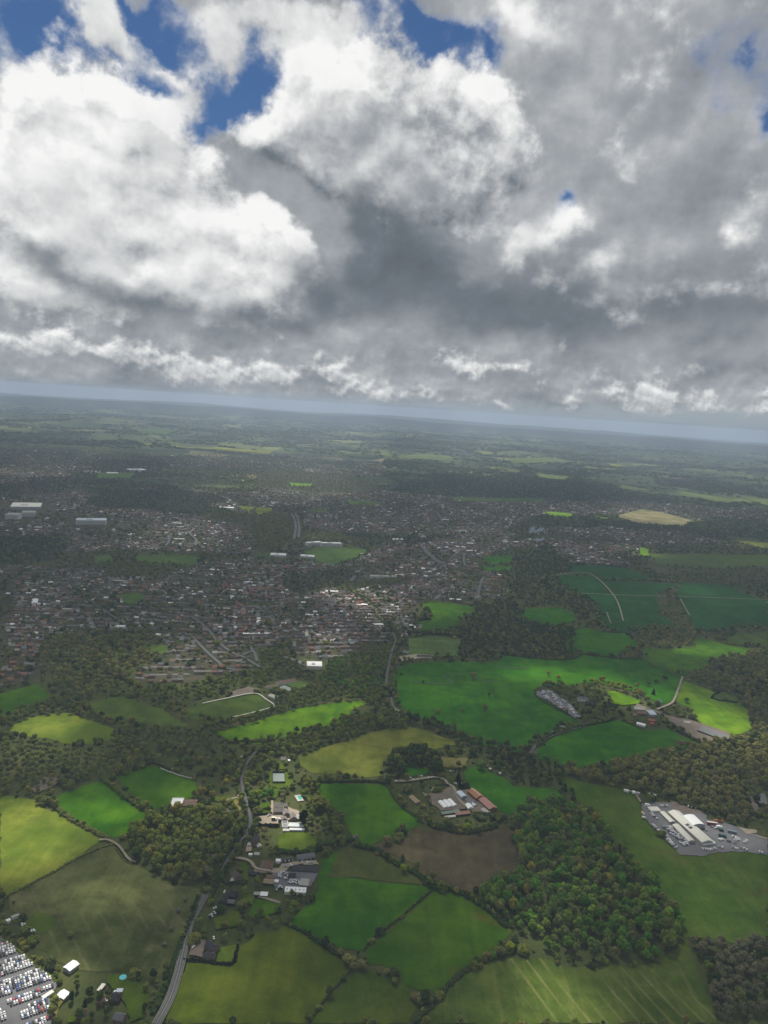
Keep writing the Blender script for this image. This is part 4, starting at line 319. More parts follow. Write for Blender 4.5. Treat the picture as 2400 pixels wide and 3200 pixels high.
HEDGES = [('long brown-topped hedge between the sunlit yellow-green pasture and the rough brown field',4,3.0,[(-309.3,853.6),(-323.9,841.5),(-341.5,819.8),(-357.9,790.4),(-374.6,765.7),(-386.5,747.9),(-391.4,737.6)]),('dark hedge climbing from the wooded garden to the big brown bush between two green fields',5,3.5,[(-77.8,730.3),(-58.2,720.2),(-36.8,703.7),(-19.7,690.9),(-15.4,686.9)]),('thin dark hedge between the lush field and the green field with a brown patch',3.5,2.5,[(87.4,807.1),(77.6,794.4),(66.2,779.1),(46.4,751.3),(27.7,730.0),(14.8,712.4),(9.2,698.5)]),('thin dark hedge running down from the big brown bush to the bottom edge',3,2.2,[(-3.9,670.0),(-16.5,648.0),(-29.4,624.5),(-38.6,602.8)]),('thick dark hedge curving above the pale striped field down to the bottom edge',7,4,[(164.8,709.4),(144.2,700.9),(130.1,691.0),(102.8,669.9),(82.3,640.9),(66.6,621.4),(57.5,610.3)]),('overgrown dark hedge along the lower side of the brown ploughed field',8,5,[(-9.8,881.6),(18.2,875.6),(41.8,851.2),(69.9,829.6),(83.8,809.0),(105.7,807.0),(131.7,792.8),(155.0,765.9),(164.4,748.0)]),('winding pale hedge beside the footpath below the brown-crowned spinney',3,2,[(-306.1,847.4),(-287.0,823.5),(-273.1,815.8)]),('black clipped hedge round the isolated house by the country road',3.5,3.5,[(-169.9,669.8),(-146.2,668.1),(-122.2,668.1),(-121.7,684.0),(-121.5,695.0)]),('scrubby hedge between the two sunlit pastures west of the spinney',7,4.5,[(-422.3,932.3),(-386.3,902.3),(-367.0,890.0),(-345.7,876.9),(-320.6,862.9)]),('tree-studded hedge between the small square pasture and the white-fenced field',7,5.5,[(-377.3,1000.7),(-349.6,976.8),(-319.1,948.8),(-297.4,934.4),(-276.3,914.1)]),('dark hedge right behind the row of white boards',4,4,[(-330.4,1066.8),(-309.0,1054.9),(-269.0,1029.3),(-253.2,1023.1)]),('bushy hedge between the golden field and the dark green field below it',6,4.5,[(-77.4,1038.0),(-36.2,1044.7),(14.8,1050.4),(32.4,1046.1)]),('ragged hedge on the edge of the dark green field facing the farm with rusty barns',5,4,[(33.1,1040.7),(40.4,1010.5),(55.6,978.8),(71.4,960.7)]),('straight dark hedge across the pasture beneath the dense woodland',5,4,[(298.3,1691.6),(349.1,1683.3),(407.2,1673.3),(471.7,1692.2),(503.1,1729.9),(540.7,1723.8),(594.5,1716.6),(645.2,1722.2)]),('grassy hedge-lined bank running to the farm track junction',6,2.5,[(647.3,1724.3),(662.3,1672.3),(698.3,1618.3)]),('thin hedge from the track junction along the edge of the bare wood',3.5,2.5,[(699.4,1601.1),(715.1,1575.6),(742.6,1544.3)]),('black clipped hedge enclosing the small plot of pale rubble',4,4,[(752.8,1536.1),(711.9,1489.4),(759.6,1472.6)]),('clipped dark hedge round the packed farm car park',4,3.5,[(336.4,1469.8),(332.1,1438.6),(348.9,1398.5),(370.0,1362.6),(385.4,1335.0)]),('hedge along the curved lane above the rounded dark green field',6,4.5,[(289.7,1207.0),(304.5,1233.7),(334.1,1265.2),(391.1,1302.3),(464.6,1347.3)]),('low dark hedge on the field edge in front of the farm sheds',4,3,[(476.2,1342.9),(492.3,1321.2),(504.7,1305.4)]),('hedge between the rounded dark green field and the dark silage barn',6,4,[(562.5,1325.9),(576.7,1297.2),(597.4,1263.0)]),('solid dark conifer hedge in the middle of the sunlit park',7,8,[(96.5,1931.8),(143.9,1942.6)]),('tall dark hedge behind the white-lined football pitch',9,8,[(82.4,1802.3),(137.4,1818.8),(204.5,1811.8)]),('long straight hedge between the two dark arable fields',6,4,[(791.9,2591.6),(934.6,2621.9),(1085.0,2634.7)]),('dark hedge between the arable field and the red-roofed houses',8,5,[(718.6,2820.6),(833.3,2867.3),(963.7,2855.4)]),('thin curving hedge across the pale grass at the foot of the narrow copse strip',5,4,[(906.7,1921.6),(927.3,1891.6),(987.1,1895.1),(1026.4,1876.4)]),('short dark hedge under the two round trees by the arable field',5,4,[(606.9,1932.6),(641.0,1936.8),(679.9,1940.9)]),('dark hedge on the near side of the manor lawn',2.5,2.5,[(-145.4,954.9),(-130.3,957.5)]),('tall black hedge behind the gravel yard of the manor',3,3,[(-145.8,939.1),(-126.6,944.1)]),('broad black hedge in front of the gravel yard of the manor',5,4,[(-144.6,912.4),(-128.1,914.9),(-113.1,914.2)]),('dark curved garden hedge between the tennis court and the swimming pool',2.5,3,[(-116.5,1007.9),(-110.6,1014.1),(-103.0,1016.4)]),('dark clipped hedge between the house with the white conservatory and the big dark house',3.5,3.5,[(-160.6,791.2),(-146.6,793.2),(-133.1,793.1)]),('dark hedge below the farm with rusty barns along the ploughed field',9,5.5,[(89.0,945.4),(105.3,936.0),(136.0,928.4),(182.9,949.8)]),('dark hedge at the foot of the bright lawn by the stables',7,5,[(-105.9,860.1),(-78.5,858.1),(-48.9,874.5),(-26.2,890.6),(-10.3,892.4)]),('dark overgrown hedge between the rough brown field and the country road',6,4,[(-180.7,764.8),(-179.9,730.4),(-180.5,699.8),(-180.1,665.2),(-179.9,631.6),(-181.1,600.8)]),('low dark hedge between the country road and the big olive field',3,2,[(-168.1,666.2),(-168.0,644.1),(-168.7,615.9),(-168.0,592.6)]),('dark tree-lined hedge along the foot of the spinney beside the road',7,6,[(-172.9,773.6),(-172.4,809.0),(-166.9,846.4),(-159.4,880.3)]),('dark hedge along the cottage side of the country road',5,4,[(-167.5,762.1),(-165.3,798.1),(-158.6,834.7),(-152.6,870.9)]),('low hedge separating the ground of parked cars from the overgrown plot',3,3,[(-358.3,680.1),(-333.1,664.9),(-306.2,646.7),(-280.0,630.1)]),('hedge along the lane edge of the sports pitch with white lines',7,5,[(-282.9,1204.8),(-243.3,1231.2),(-205.8,1262.1),(-177.5,1294.1)]),('scrubby hedge on the near edge of the sunlit green field above the golden one',7,5,[(-242.8,1145.5),(-172.0,1160.2)])]
TREES = [('bright yellow-green round tree on the hedge beside the brown ploughed field','lime','round',6.5,11,52.7,834.7),('dark round tree in the ploughed-field hedge,next to the gap after the yellow-green tree','dark','round',6,11,82.4,817.6),('dull brown-green tree in the hedge at the corner of the ploughed field','olive','round',6.5,10,96.4,804.6),('yellowish tree in the ploughed-field hedge just before the big wood','yellow','round',5,9,113.4,800.7),('big brown bush at the meeting of the hedges in the middle of the fields','brown','round',7.5,9.5,-6.3,680.2),('second brown bush joined to the dark end of the hedge meeting','brown','round',7,9.5,6.5,673.0),('dark bush at the far end of the brown bush clump','olive','round',5,8,-15.6,690.1),('small yellowish bush standing alone between two green fields','yellow','round',4.2,7,33.0,668.1),('dark bush below the small yellowish bush','olive','round',5,7,40.7,656.7),('very dark round tree beside the thick hedge near the bottom edge','dark','round',7.5,12,69.4,636.1),('dark bush clinging to the thick hedge next to the very dark round tree','dark','round',4.5,6,77.6,635.9),('sunlit yellow-green tree on the thick hedge beside the wood','lime','round',6.5,10,163.1,712.6),('brownish round tree on the thick hedge,third from the wood','olive','round',5.5,9,148.2,705.7),('brownish tree at the bend of the thick hedge above the striped field','brown','round',5.5,9,135.8,698.0),('huge round green tree standing alone above the farm with rusty barns','green','round',9.5,15,179.9,1110.4),('brown round tree at the corner of the ploughed field and the dark green field','brown','round',7,12,30.9,891.8),('bright green spreading tree in front of the farm sheds','lime','round',7.5,12,139.8,934.3),('brown bare tree between the farm sheds and the rusty barns','brown','round',6,9,154.8,974.5),('large dark olive tree on the edge of the dark green field beside the manor','olive','round',7.5,16,-67.0,968.1),('large dark tree at the lower corner of the manor grounds','dark','round',7,14,-44.7,920.6),('large olive tree next to the dark tree at the lower corner of the manor grounds','olive','round',7,14,-31.3,905.8),('pale leafless tree at the foot of the dark green field','white','round',5.5,9,-9.4,894.2),('tall black conifer beside the farm drive','conifer','cone',4.2,20,140.6,1070.8),('second tall black conifer at the bend of the farm drive','conifer','cone',3.8,15,141.7,1052.2),('short black conifer by the parked cars at the end of the farm drive','conifer','cone',3.2,9,145.5,1048.1),('lone pale bare tree by the winding stream in the pasture','yellow','round',9.5,16,211.3,1512.2),('small thin tree beside the pale bank of the winding stream','dark','round',4,8,103.2,1469.9),('small dark tree in the pasture,topmost of the four below the stream','dark','round',5,9,234.2,1423.4),('largest dark tree in the pasture below the winding stream','olive','round',7,12,216.9,1351.5),('small dark round tree between two others at the foot of the pasture','olive','round',5.5,9,173.5,1333.8),('dark round tree at the lane end of the pasture','olive','round',6.5,10,123.9,1320.6),('thin tree on the stream bank above the sunlit strip','yellow','round',6,12,384.5,1566.1),('pale tree standing in the sunlit strip beyond the farm car park','yellow','round',6.5,12,400.4,1542.4),('dark shrub on its own near the top corner of the pasture','dark','bush',3.5,4,76.8,1541.6),('dark shrub on the pasture edge beside the lane wood','dark','bush',4,5,59.3,1512.4),('dark shrub below two others on the pasture edge','dark','bush',3.5,4.5,46.7,1466.5),('lowest dark shrub on the pasture edge','dark','bush',4,5,44.2,1446.7),('dark tree in the pasture,first of three in a row behind the sunlit trees','dark','round',7,11,595.8,1542.5),('middle dark tree of the three in a row in the pasture','dark','round',7,10,620.3,1560.4),('dark tree nearest the farm track of the three in a row','dark','round',8,12,647.8,1582.7),('small conifer beside the hedge-lined bank','dark','cone',4,11,700.5,1640.9),('round pale green tree at the edge of the sunlit strip right of the track','green','round',6.5,12,645.5,1458.2),('black pointed conifer among the sunlit farm trees','conifer','cone',5,15,590.7,1492.5),('round tree at the corner of the arable field,nearest the long wood','olive','round',7.5,13,613.5,1941.3),('round tree on the short dark hedge by the arable field','olive','round',6,10,639.3,1941.6),('big pale green tree beside the flat-roofed brick building','yellow','round',8.5,18,-231.2,973.3),('broad pale tree on the lawn between the brick building and the drive','yellow','round',6,12,-215.8,975.2),('tall dark conifer beside the manor greenhouses','conifer','tall',6.5,24,-80.6,922.6),('dark pointed tree in front of the manor lawn','dark','cone',6,14,-151.5,970.7),('dark column tree beside the tennis court by the upper cottage','dark','tall',4.5,14,-138.9,1066.2),('tall olive tree behind the manor pool on the field edge','olive','tall',8.5,19,-65.7,960.8),('pale tree on the tennis court edge of the manor grounds','olive','round',6,11,-115.1,1047.8),('sunlit yellow-green tree at the corner of the sports pitch woods','lime','round',8,12,-116.4,1674.7),('sunlit golden tree over the town road junction','lime','round',9,15,-64.8,2166.5),('round green tree left of the pale field with the row of white boards','green','round',7,13,-275.8,1066.8),('round dark tree at the lower corner of the scrub beside the big sunlit pasture','olive','round',6.5,11,-432.3,935.8),('large dark bush by the field corner below the white-roofed workshops','olive','round',6.5,10,-71.4,755.8),('small round tree between the stables and the tan shed','dark','round',3.6,6,-113.9,807.7),('pale blossoming bush on the edge of the rough brown field near the road bend','white','round',3,4.5,-193.9,756.9),('pale blossoming bush farther down the edge of the rough brown field','white','round',3.6,5,-196.5,738.7),('white blossoming tree above the road on the rough field edge','white','round',3.2,5,-195.6,709.9),('lowest pale bush on the edge of the rough brown field','white','round',3,4.5,-196.1,687.2),('yellow-brown shrub at the corner of the large car park','yellow','round',4.5,6,-334.5,673.7),('dark bush in the overgrown plot near the round lawn','olive','round',4,5.5,-293.9,691.7),('dark bush at the lower edge of the round lawn','dark','round',3.5,5,-335.2,687.9),('white blossoming tree at the road end of the spinney','white','round',6,11,-181.6,805.1),('silver-grey tree behind the white blossoming one in the spinney','white','round',5.5,10,-178.9,832.5),('silver-grey tree near the top of the spinney by the road','white','round',5.5,10,-171.1,865.5),('pale bush on the lower corner of the spinney','white','round',4,6,-205.3,798.3),('pale silver tree at the topmost corner of the spinney beside the road','white','round',6,10,-166.6,910.2)]
BUILD = [('workshop_building','longest cream-roofed workshop in the car yard with two dark skylights','workshop','gable',5.5,8,18,'cream','creammetal',(449.3,1010.8),(467.6,936.7),'skylight'),('workshop_building','narrow cream-roofed shed at the head of the car yard beside the scrap bays','workshop','gable',3.8,5,8,'grey','creammetal',(433.3,1010.8),(438.3,984.8),''),('workshop_building','long cream arched shed beside the rows of parked cars','workshop','barrel',3.8,6,10,'grey','creammetal',(439.6,976.6),(446.4,937.1),''),('workshop_building','wide white arched hall behind the longest workshop','workshop','barrel',5.5,9,19,'grey','whitemetal',(467.3,999.1),(471.7,975.5),''),('office_cabin','flat white office cabin at the entrance corner of the car yard','cabin','flat',3.6,4,11,'white','creammetal',(416.2,1017.3),(431.7,1019.4),''),('workshop_annex','low white annex at the gable end of the longest workshop','annex','flat',3.6,4,6,'white','whitemetal',(459.6,936.3),(478.8,941.1),''),('stable_office','brown hipped-roof barn house beside the gravel drive of the stables','house','hip',3.2,8,14,'brick','browntile',(-121.2,829.3),(-106.5,828.4),'win'),('stable_block','small white stable end building','stable','flat',2.8,3.2,5,'white','whitemetal',(-104.8,838.6),(-99.1,838.9),''),('stable_block','white stable row with dark doors','stable','gable',2.6,3.6,4,'white','darkmetal',(-98.7,840.6),(-85.1,845.7),'doors'),('barn','long grey weathered barn at the end of the stable row','barn','gable',3.6,5.5,9,'stone','slate',(-79.9,845.7),(-59.2,853.5),'doors'),('storage_shed','long black flat-roofed shed in the stable yard','shed','gable',2.6,3.6,10,'dark','black',(-83.5,826.1),(-51.8,826.4),''),('storage_shed','small black shed beside the gravel drive','shed','gable',2.4,3.6,6,'dark','black',(-132.6,811.5),(-121.1,811.2),''),('storage_shed','tan-roofed shed in the middle of the stable yard','shed','gable',3,4,8,'dark','tanmetal',(-112.8,797.4),(-101.2,797.1),''),('storage_shed','brown-roofed lean-to behind the tan-roofed shed','shed','gable',3,4,6,'dark','browntile',(-111.0,805.8),(-101.4,805.8),''),('site_cabin','white cabin beside the tan-roofed shed','cabin','flat',2.6,3,4,'white','whitemetal',(-100.8,799.3),(-95.8,799.4),''),('workshop_building','black gabled workshop next to the rows of white vans','workshop','gable',4.2,6.5,9,'grey','black',(-85.4,808.4),(-77.0,809.3),'doors'),('workshop_building','long white-roofed workshop with small roof lights at the corner of the lush field','workshop','flat',3.6,4,9,'white','whitemetal',(-85.9,784.0),(-61.7,784.5),'lights'),('storage_shed','grey concrete-roofed store above the long white-roofed workshop','shed','flat',3,3.4,12,'stone','concrete',(-70.4,800.0),(-59.9,799.6),''),('open_barn','grey-roofed half of the open barn near the pond-side lawn','barn','gable',3.4,4,5,'dark','concrete',(-119.7,773.7),(-112.7,773.7),''),('open_barn','bright white-roofed half of the open barn','barn','gable',3.6,4.4,6.5,'dark','whitemetal',(-112.1,773.5),(-104.3,773.6),''),('cottage','dark-roofed cottage with a white conservatory beside the road','house','gable',4.8,7.5,9,'brick','darktile',(-149.9,805.4),(-142.5,798.1),'win'),('conservatory','white glazed conservatory on the cottage beside the road','conservatory','hip',2.4,4.5,6,'white','glass',(-151.3,797.6),(-147.2,797.4),''),('farmhouse','large black-roofed house with wings between the road and the lawns','house','hip',5,8.5,11,'dark','black',(-149.2,770.5),(-139.1,768.4),'win'),('house_wing','long black wing running down from the large black-roofed house','house','gable',4,6.5,8,'dark','black',(-149.6,766.8),(-152.7,753.2),'win'),('house_wing','grey-edged lower wing of the large black-roofed house','house','gable',3.4,5,6,'dark','slate',(-146.2,757.3),(-138.5,757.0),''),('cottage','long dark house behind the gravel strip with white cars','house','gable',5,8,9,'brick','black',(-137.1,882.9),(-137.2,868.3),'win'),('garden_room','pale grey garden room below the long dark house','garden room','gable',2.6,3.6,5,'grey','concrete',(-132.5,869.9),(-129.0,864.4),''),('garden_shed','low white shed by the gravel strip','shed','flat',2.2,2.6,3,'white','whitemetal',(-140.1,848.5),(-135.8,848.3),''),('garden_shed','pale flat-roofed shed beside the low white shed','shed','flat',2.4,2.8,5,'stone','concrete',(-133.6,849.7),(-127.1,849.6),''),('cottage','upper cottage with a pale tiled roof above the tennis court','house','gable',4.5,7.5,9,'cream','greytile',(-136.9,1096.5),(-129.3,1098.1),'win'),('garden_room','white flat annex next to the upper cottage','annex','flat',2.6,3,4,'white','whitemetal',(-125.7,1096.5),(-122.4,1096.9),''),('manor_house','grey many-gabled manor house behind the paved court','house','gable',5.5,9.5,10,'stone','greytile',(-125.6,959.1),(-113.9,959.5),'win'),('manor_wing','brown front wing of the manor house','house','gable',5,8.5,9,'brick','greytile',(-125.2,946.5),(-112.0,948.9),'win'),('manor_wing','grey side wing of the manor nearest the topiary garden','house','gable',4.5,7,7,'stone','greytile',(-112.5,962.1),(-107.8,962.6),'win'),('coach_house','gabled coach house with its gable end to the yard,next to the manor','house','gable',4.5,7.5,9,'brick','greytile',(-109.1,949.0),(-105.5,938.2),'win'),('coach_house','gabled coach house nearest the tall dark conifer','house','gable',4,7,8,'brick','greytile',(-98.2,941.3),(-95.0,930.7),'win'),('coach_house','lower coach house beside the white van','house','gable',3.6,6,8,'brick','greytile',(-109.5,932.8),(-107.2,926.6),'win'),('courtyard_building','pale flat roof beside the tall dark conifer','outbuilding','flat',2.6,3,9,'stone','concrete',(-93.1,937.8),(-87.3,937.9),''),('glasshouse','white-framed dark glasshouse at the corner of the manor yard','glasshouse','flat',2.8,3.2,6,'white','glassdark',(-109.4,921.0),(-101.9,921.8),'frames'),('glasshouse','white-framed dark glasshouse in front of the other one','glasshouse','flat',2.8,3.2,5,'white','glassdark',(-108.0,913.7),(-100.6,914.6),'frames'),('greenhouse','long pale greenhouse in front of the coach houses','greenhouse','gable',2.4,4,9,'glass','glass',(-100.0,918.8),(-80.5,920.0),''),('greenhouse','low white greenhouse along the bright lawn','greenhouse','gable',2,3,4,'glass','whitemetal',(-97.4,908.7),(-78.3,910.2),''),('greenhouse','short cream greenhouse along the bright lawn','greenhouse','gable',2,3,4,'glass','creammetal',(-105.8,905.9),(-97.5,906.5),''),('brick_building','flat white-roofed brick building above the spinney','school','flat',7,8,24,'redbrick','whiteroof',(-264.8,943.7),(-249.9,944.9),'parapet'),('brick_extension','brown-roofed extension of the flat brick building','school','gable',5,7,16,'redbrick','browntile',(-249.3,950.4),(-231.9,952.5),'win'),('brick_extension','white flat link in front of the brown-roofed extension','annex','flat',3.6,4,5,'white','whiteroof',(-239.1,941.8),(-233.4,942.1),''),('garden_house','cream house front half hidden by the spinney trees','house','gable',4.5,6.5,7,'cream','greytile',(-201.7,937.2),(-179.3,940.9),'win'),('gate_lodge','small red-brick lodge at the roadside','lodge','flat',2.6,3,4,'redbrick','redtile',(-181.4,982.5),(-173.9,983.4),''),('barn','tall barn with an orange-brown rusty roof and a pale ridge strip','barn','gable',5,8,14,'wood','rust',(157.0,1035.8),(167.6,1015.9),'ridge'),('barn','barn with a faded pink rusty roof below the orange-brown one','barn','gable',4,6.5,13,'wood','pinkrust',(170.4,1015.3),(183.1,989.0),''),('barn','arched barn with a blue-grey roof in the farmyard','barn','barrel',4.5,7,10,'grey','bluemetal',(137.9,1027.6),(144.3,1014.6),''),('farm_shed','dark grey low shed in the middle of the farmyard','shed','gable',2.8,4,10,'stone','slate',(146.9,1016.1),(156.3,1002.8),''),('farm_shed','white-roofed gabled shed in the farmyard','shed','gable',3,5,8,'white','whitemetal',(148.0,998.8),(150.8,988.1),''),('farm_shed','small pale-blue roofed shed beside the white gabled one','shed','gable',2.6,4,6,'white','bluemetal',(155.0,1002.6),(158.8,997.2),''),('farm_shed','long grey-green shed below the white polytunnels','shed','gable',2.8,4.2,6,'dark','greenmetal',(107.4,969.9),(133.4,979.8),'doors'),('farm_shed','pinkish-roofed shed beside the long grey-green shed','shed','gable',2.8,4.2,6.5,'dark','pinkrust',(127.0,970.7),(147.9,977.7),''),('farm_shed','low cream-roofed pens in front of the long grey-green shed','shed','gable',2.2,3,4,'stone','creammetal',(112.1,962.0),(126.8,966.9),''),('old_shed','weathered tan ruined shed in the scrub beside the farmyard','shed','gable',2.6,4,8,'stone','tanmetal',(66.1,1011.7),(76.0,994.9),''),('field_hut','small pale hut at the corner of the ploughed field','hut','gable',2.2,3.4,4.5,'wood','tanmetal',(89.3,949.3),(94.4,944.0),''),('farm_shed','grey-roofed shed half hidden behind the brown bare tree','shed','gable',2.8,4,7,'stone','concrete',(168.4,989.0),(174.0,979.3),''),('barn','white-roofed open barn in the overgrown plot beside the large car park','barn','gable',4,5,9,'grey','whitemetal',(-277.9,644.1),(-272.7,653.6),''),('storage_shed','pale grey shed at the corner of the large car park','shed','gable',3,4,8,'grey','whitemetal',(-271.7,617.1),(-263.6,612.9),''),('garden_shed','narrow cream-roofed shed behind the dark houses by the car park','shed','flat',2.6,3,3.5,'wood','creammetal',(-238.2,622.2),(-236.4,630.6),''),('cottage','brown-roofed cottage beside the narrow cream-roofed shed','house','gable',4.5,7,8,'brick','browntile',(-234.8,609.5),(-228.6,612.0),'win'),('cottage','black-roofed bungalow with a pale blue lean-to below the turquoise pool','house','hip',3.2,6,10,'dark','black',(-223.5,616.2),(-215.4,616.2),'win'),('lean_to','pale blue glazed lean-to behind the black-roofed bungalow','lean-to','flat',2.4,2.8,4,'glass','bluemetal',(-221.9,624.2),(-216.5,624.7),''),('cottage','grey-roofed cottage nearest the bottom edge among the garden trees','house','gable',4,6.5,8,'brick','slate',(-212.5,593.8),(-203.4,592.6),'win'),('cottage','dark cottage half hidden under the garden trees by the car park','house','gable',4,6.5,8,'brick','darktile',(-246.2,593.3),(-238.6,596.0),'win'),('office_strip','long beige cabin at the end of the car park rows','cabin','flat',2.8,3.2,3.5,'cream','creammetal',(-285.0,609.9),(-279.4,618.2),''),('site_cabin','long white cabin at the top corner of the car park','cabin','flat',2.6,3,3.5,'white','whitemetal',(-370.7,703.0),(-365.2,708.1),''),('site_cabin','pale cabin behind the long white cabin','cabin','flat',2.6,3,3.5,'white','concrete',(-365.4,711.4),(-360.0,716.1),''),('cottage','isolated dark house inside the black clipped hedge','house','gable',4.5,7.5,9,'brick','black',(-152.4,689.4),(-141.3,682.7),'win'),('house_wing','side wing of the isolated dark house facing its drive','house','gable',3.4,5.5,7,'stone','black',(-152.1,675.6),(-140.9,674.4),'win'),('farm_shed','bright blue-grey mono-pitch shed in the middle of the lane farm','shed','mono',5,7,16,'grey','bluemetal',(539.7,1377.7),(552.8,1379.8),''),('farmhouse','white farmhouse among black trees beside the farm car park','house','gable',5,8.5,9,'white','slate',(416.1,1433.1),(435.5,1430.7),'win'),('farmhouse_wing','dark wing of the white farmhouse','house','gable',4,7,9,'dark','black',(427.2,1414.2),(446.0,1413.9),''),('barn','grey-brown barn at the back of the lane farm','barn','gable',4,7,13,'stone','concrete',(519.2,1402.0),(539.3,1400.6),''),('barn','brown barn beside the blue-grey shed','barn','gable',4,6.5,12,'wood','browntile',(516.3,1381.0),(532.1,1382.2),''),('farm_shed','white-roofed shed at the front of the lane farm','shed','gable',3.4,5,9,'white','whitemetal',(502.0,1330.7),(515.2,1323.0),''),('farm_shed','red-brown shed behind the white-roofed one','shed','gable',3.4,5,9,'redbrick','redtile',(529.7,1350.3),(541.7,1347.8),''),('field_shelter','pale shelter beside the muddy track of the lane farm','shed','gable',2.8,4,9,'white','concrete',(599.4,1352.8),(609.7,1349.5),''),('silage_barn','long low dark silage barn beside the wood','barn','mono',4,6,22,'dark','slate',(616.9,1320.8),(652.3,1281.3),''),('cottage','white cottage behind the lane farm beside the sunlit trees','house','gable',4,6.5,8,'white','slate',(578.9,1445.3),(590.0,1449.2),''),('sports_hall','white flat-roofed hall on the edge of the town next to its car park','hall','flat',7,8,30,'cream','whiteroof',(-143.8,1522.3),(-112.1,1526.1),'parapet'),('pavilion','brown-roofed clubhouse beside the bowling greens','clubhouse','gable',3.5,6.5,13,'white','browntile',(-190.9,1415.4),(-158.3,1435.9),'win'),('pavilion','low brown annex of the clubhouse','clubhouse','gable',3,5,10,'white','browntile',(-209.3,1389.9),(-189.0,1403.3),''),('club_house','pale clubhouse at the corner of the white-lined sports pitch','clubhouse','gable',3.5,5.5,11,'cream','concrete',(-194.9,1350.6),(-179.9,1339.4),''),('football_stand','dark-roofed stand on the near side of the football pitch','stand','mono',3,4.5,8,'white','black',(96.6,1632.5),(130.0,1635.8),''),('club_house','low white building at the end of the football pitch','clubhouse','gable',3,4.5,8,'white','slate',(65.2,1663.9),(78.7,1659.9),''),('hospital_block','long white hospital block above the green park','hospital','flat',15,16,18,'whitewin','whiteroof',(-242.5,2888.1),(-162.5,2903.1),'parapet'),('hospital_block','lower white wing of the hospital with a raised end','hospital','flat',12,13,20,'whitewin','whiteroof',(-300.2,2883.8),(-248.7,2922.9),'parapet'),('college_block','low white block by the road bend left of the park','office block','flat',8,9,35,'whitewin','whiteroof',(-401.9,2640.9),(-346.2,2644.9),'parapet'),('college_block','low pale block on the corner of the green park','office block','flat',7,8,30,'whitewin','whiteroof',(-293.9,2655.6),(-244.0,2654.7),'parapet'),('flats_block','long pale terrace of flats across the middle of the town','flats','flat',9,10,13,'whitewin','concrete',(-32.0,2389.3),(55.0,2405.2),'parapet'),('warehouse','white-roofed warehouse between the dark town woods','warehouse','flat',8,9,30,'grey','whiteroof',(43.9,3117.5),(87.1,3125.8),''),('shopping_centre','wide beige-roofed shopping centre in the shaded far side of the town','shopping centre','flat',12,14,130,'grey','creammetal',(-1703.3,3341.5),(-1588.5,3387.9),'parapet'),('office_block','grey office block in front of the shopping centre','office block','flat',20,22,50,'whitewin','concrete',(-1574.0,3049.1),(-1523.6,3058.4),'parapet'),('office_block','paler office block beside the grey one','office block','flat',18,20,45,'whitewin','concrete',(-1551.5,3134.5),(-1505.3,3156.1),'parapet'),('office_block','long pale-blue office building in the middle of the town','office block','flat',18,20,55,'whitewin','bluemetal',(-1278.4,3038.6),(-1167.7,3078.0),'parapet'),('warehouse','large white-roofed works beyond the far green','warehouse','flat',10,12,80,'white','whiteroof',(-1835.4,5232.7),(-1739.5,5308.4),'parapet'),('warehouse','pale works beside the far green','warehouse','flat',8,9,60,'white','concrete',(-2047.5,4986.5),(-1944.0,5003.6),''),('warehouse','white shed in front of the large white-roofed works','warehouse','flat',8,9,50,'white','whiteroof',(-1889.5,4971.1),(-1821.0,4998.2),''),('school_building','white school with a tower beside the sunlit far field','school','flat',8,9,35,'white','whiteroof',(-836.3,3710.9),(-766.4,3733.1),'parapet')]
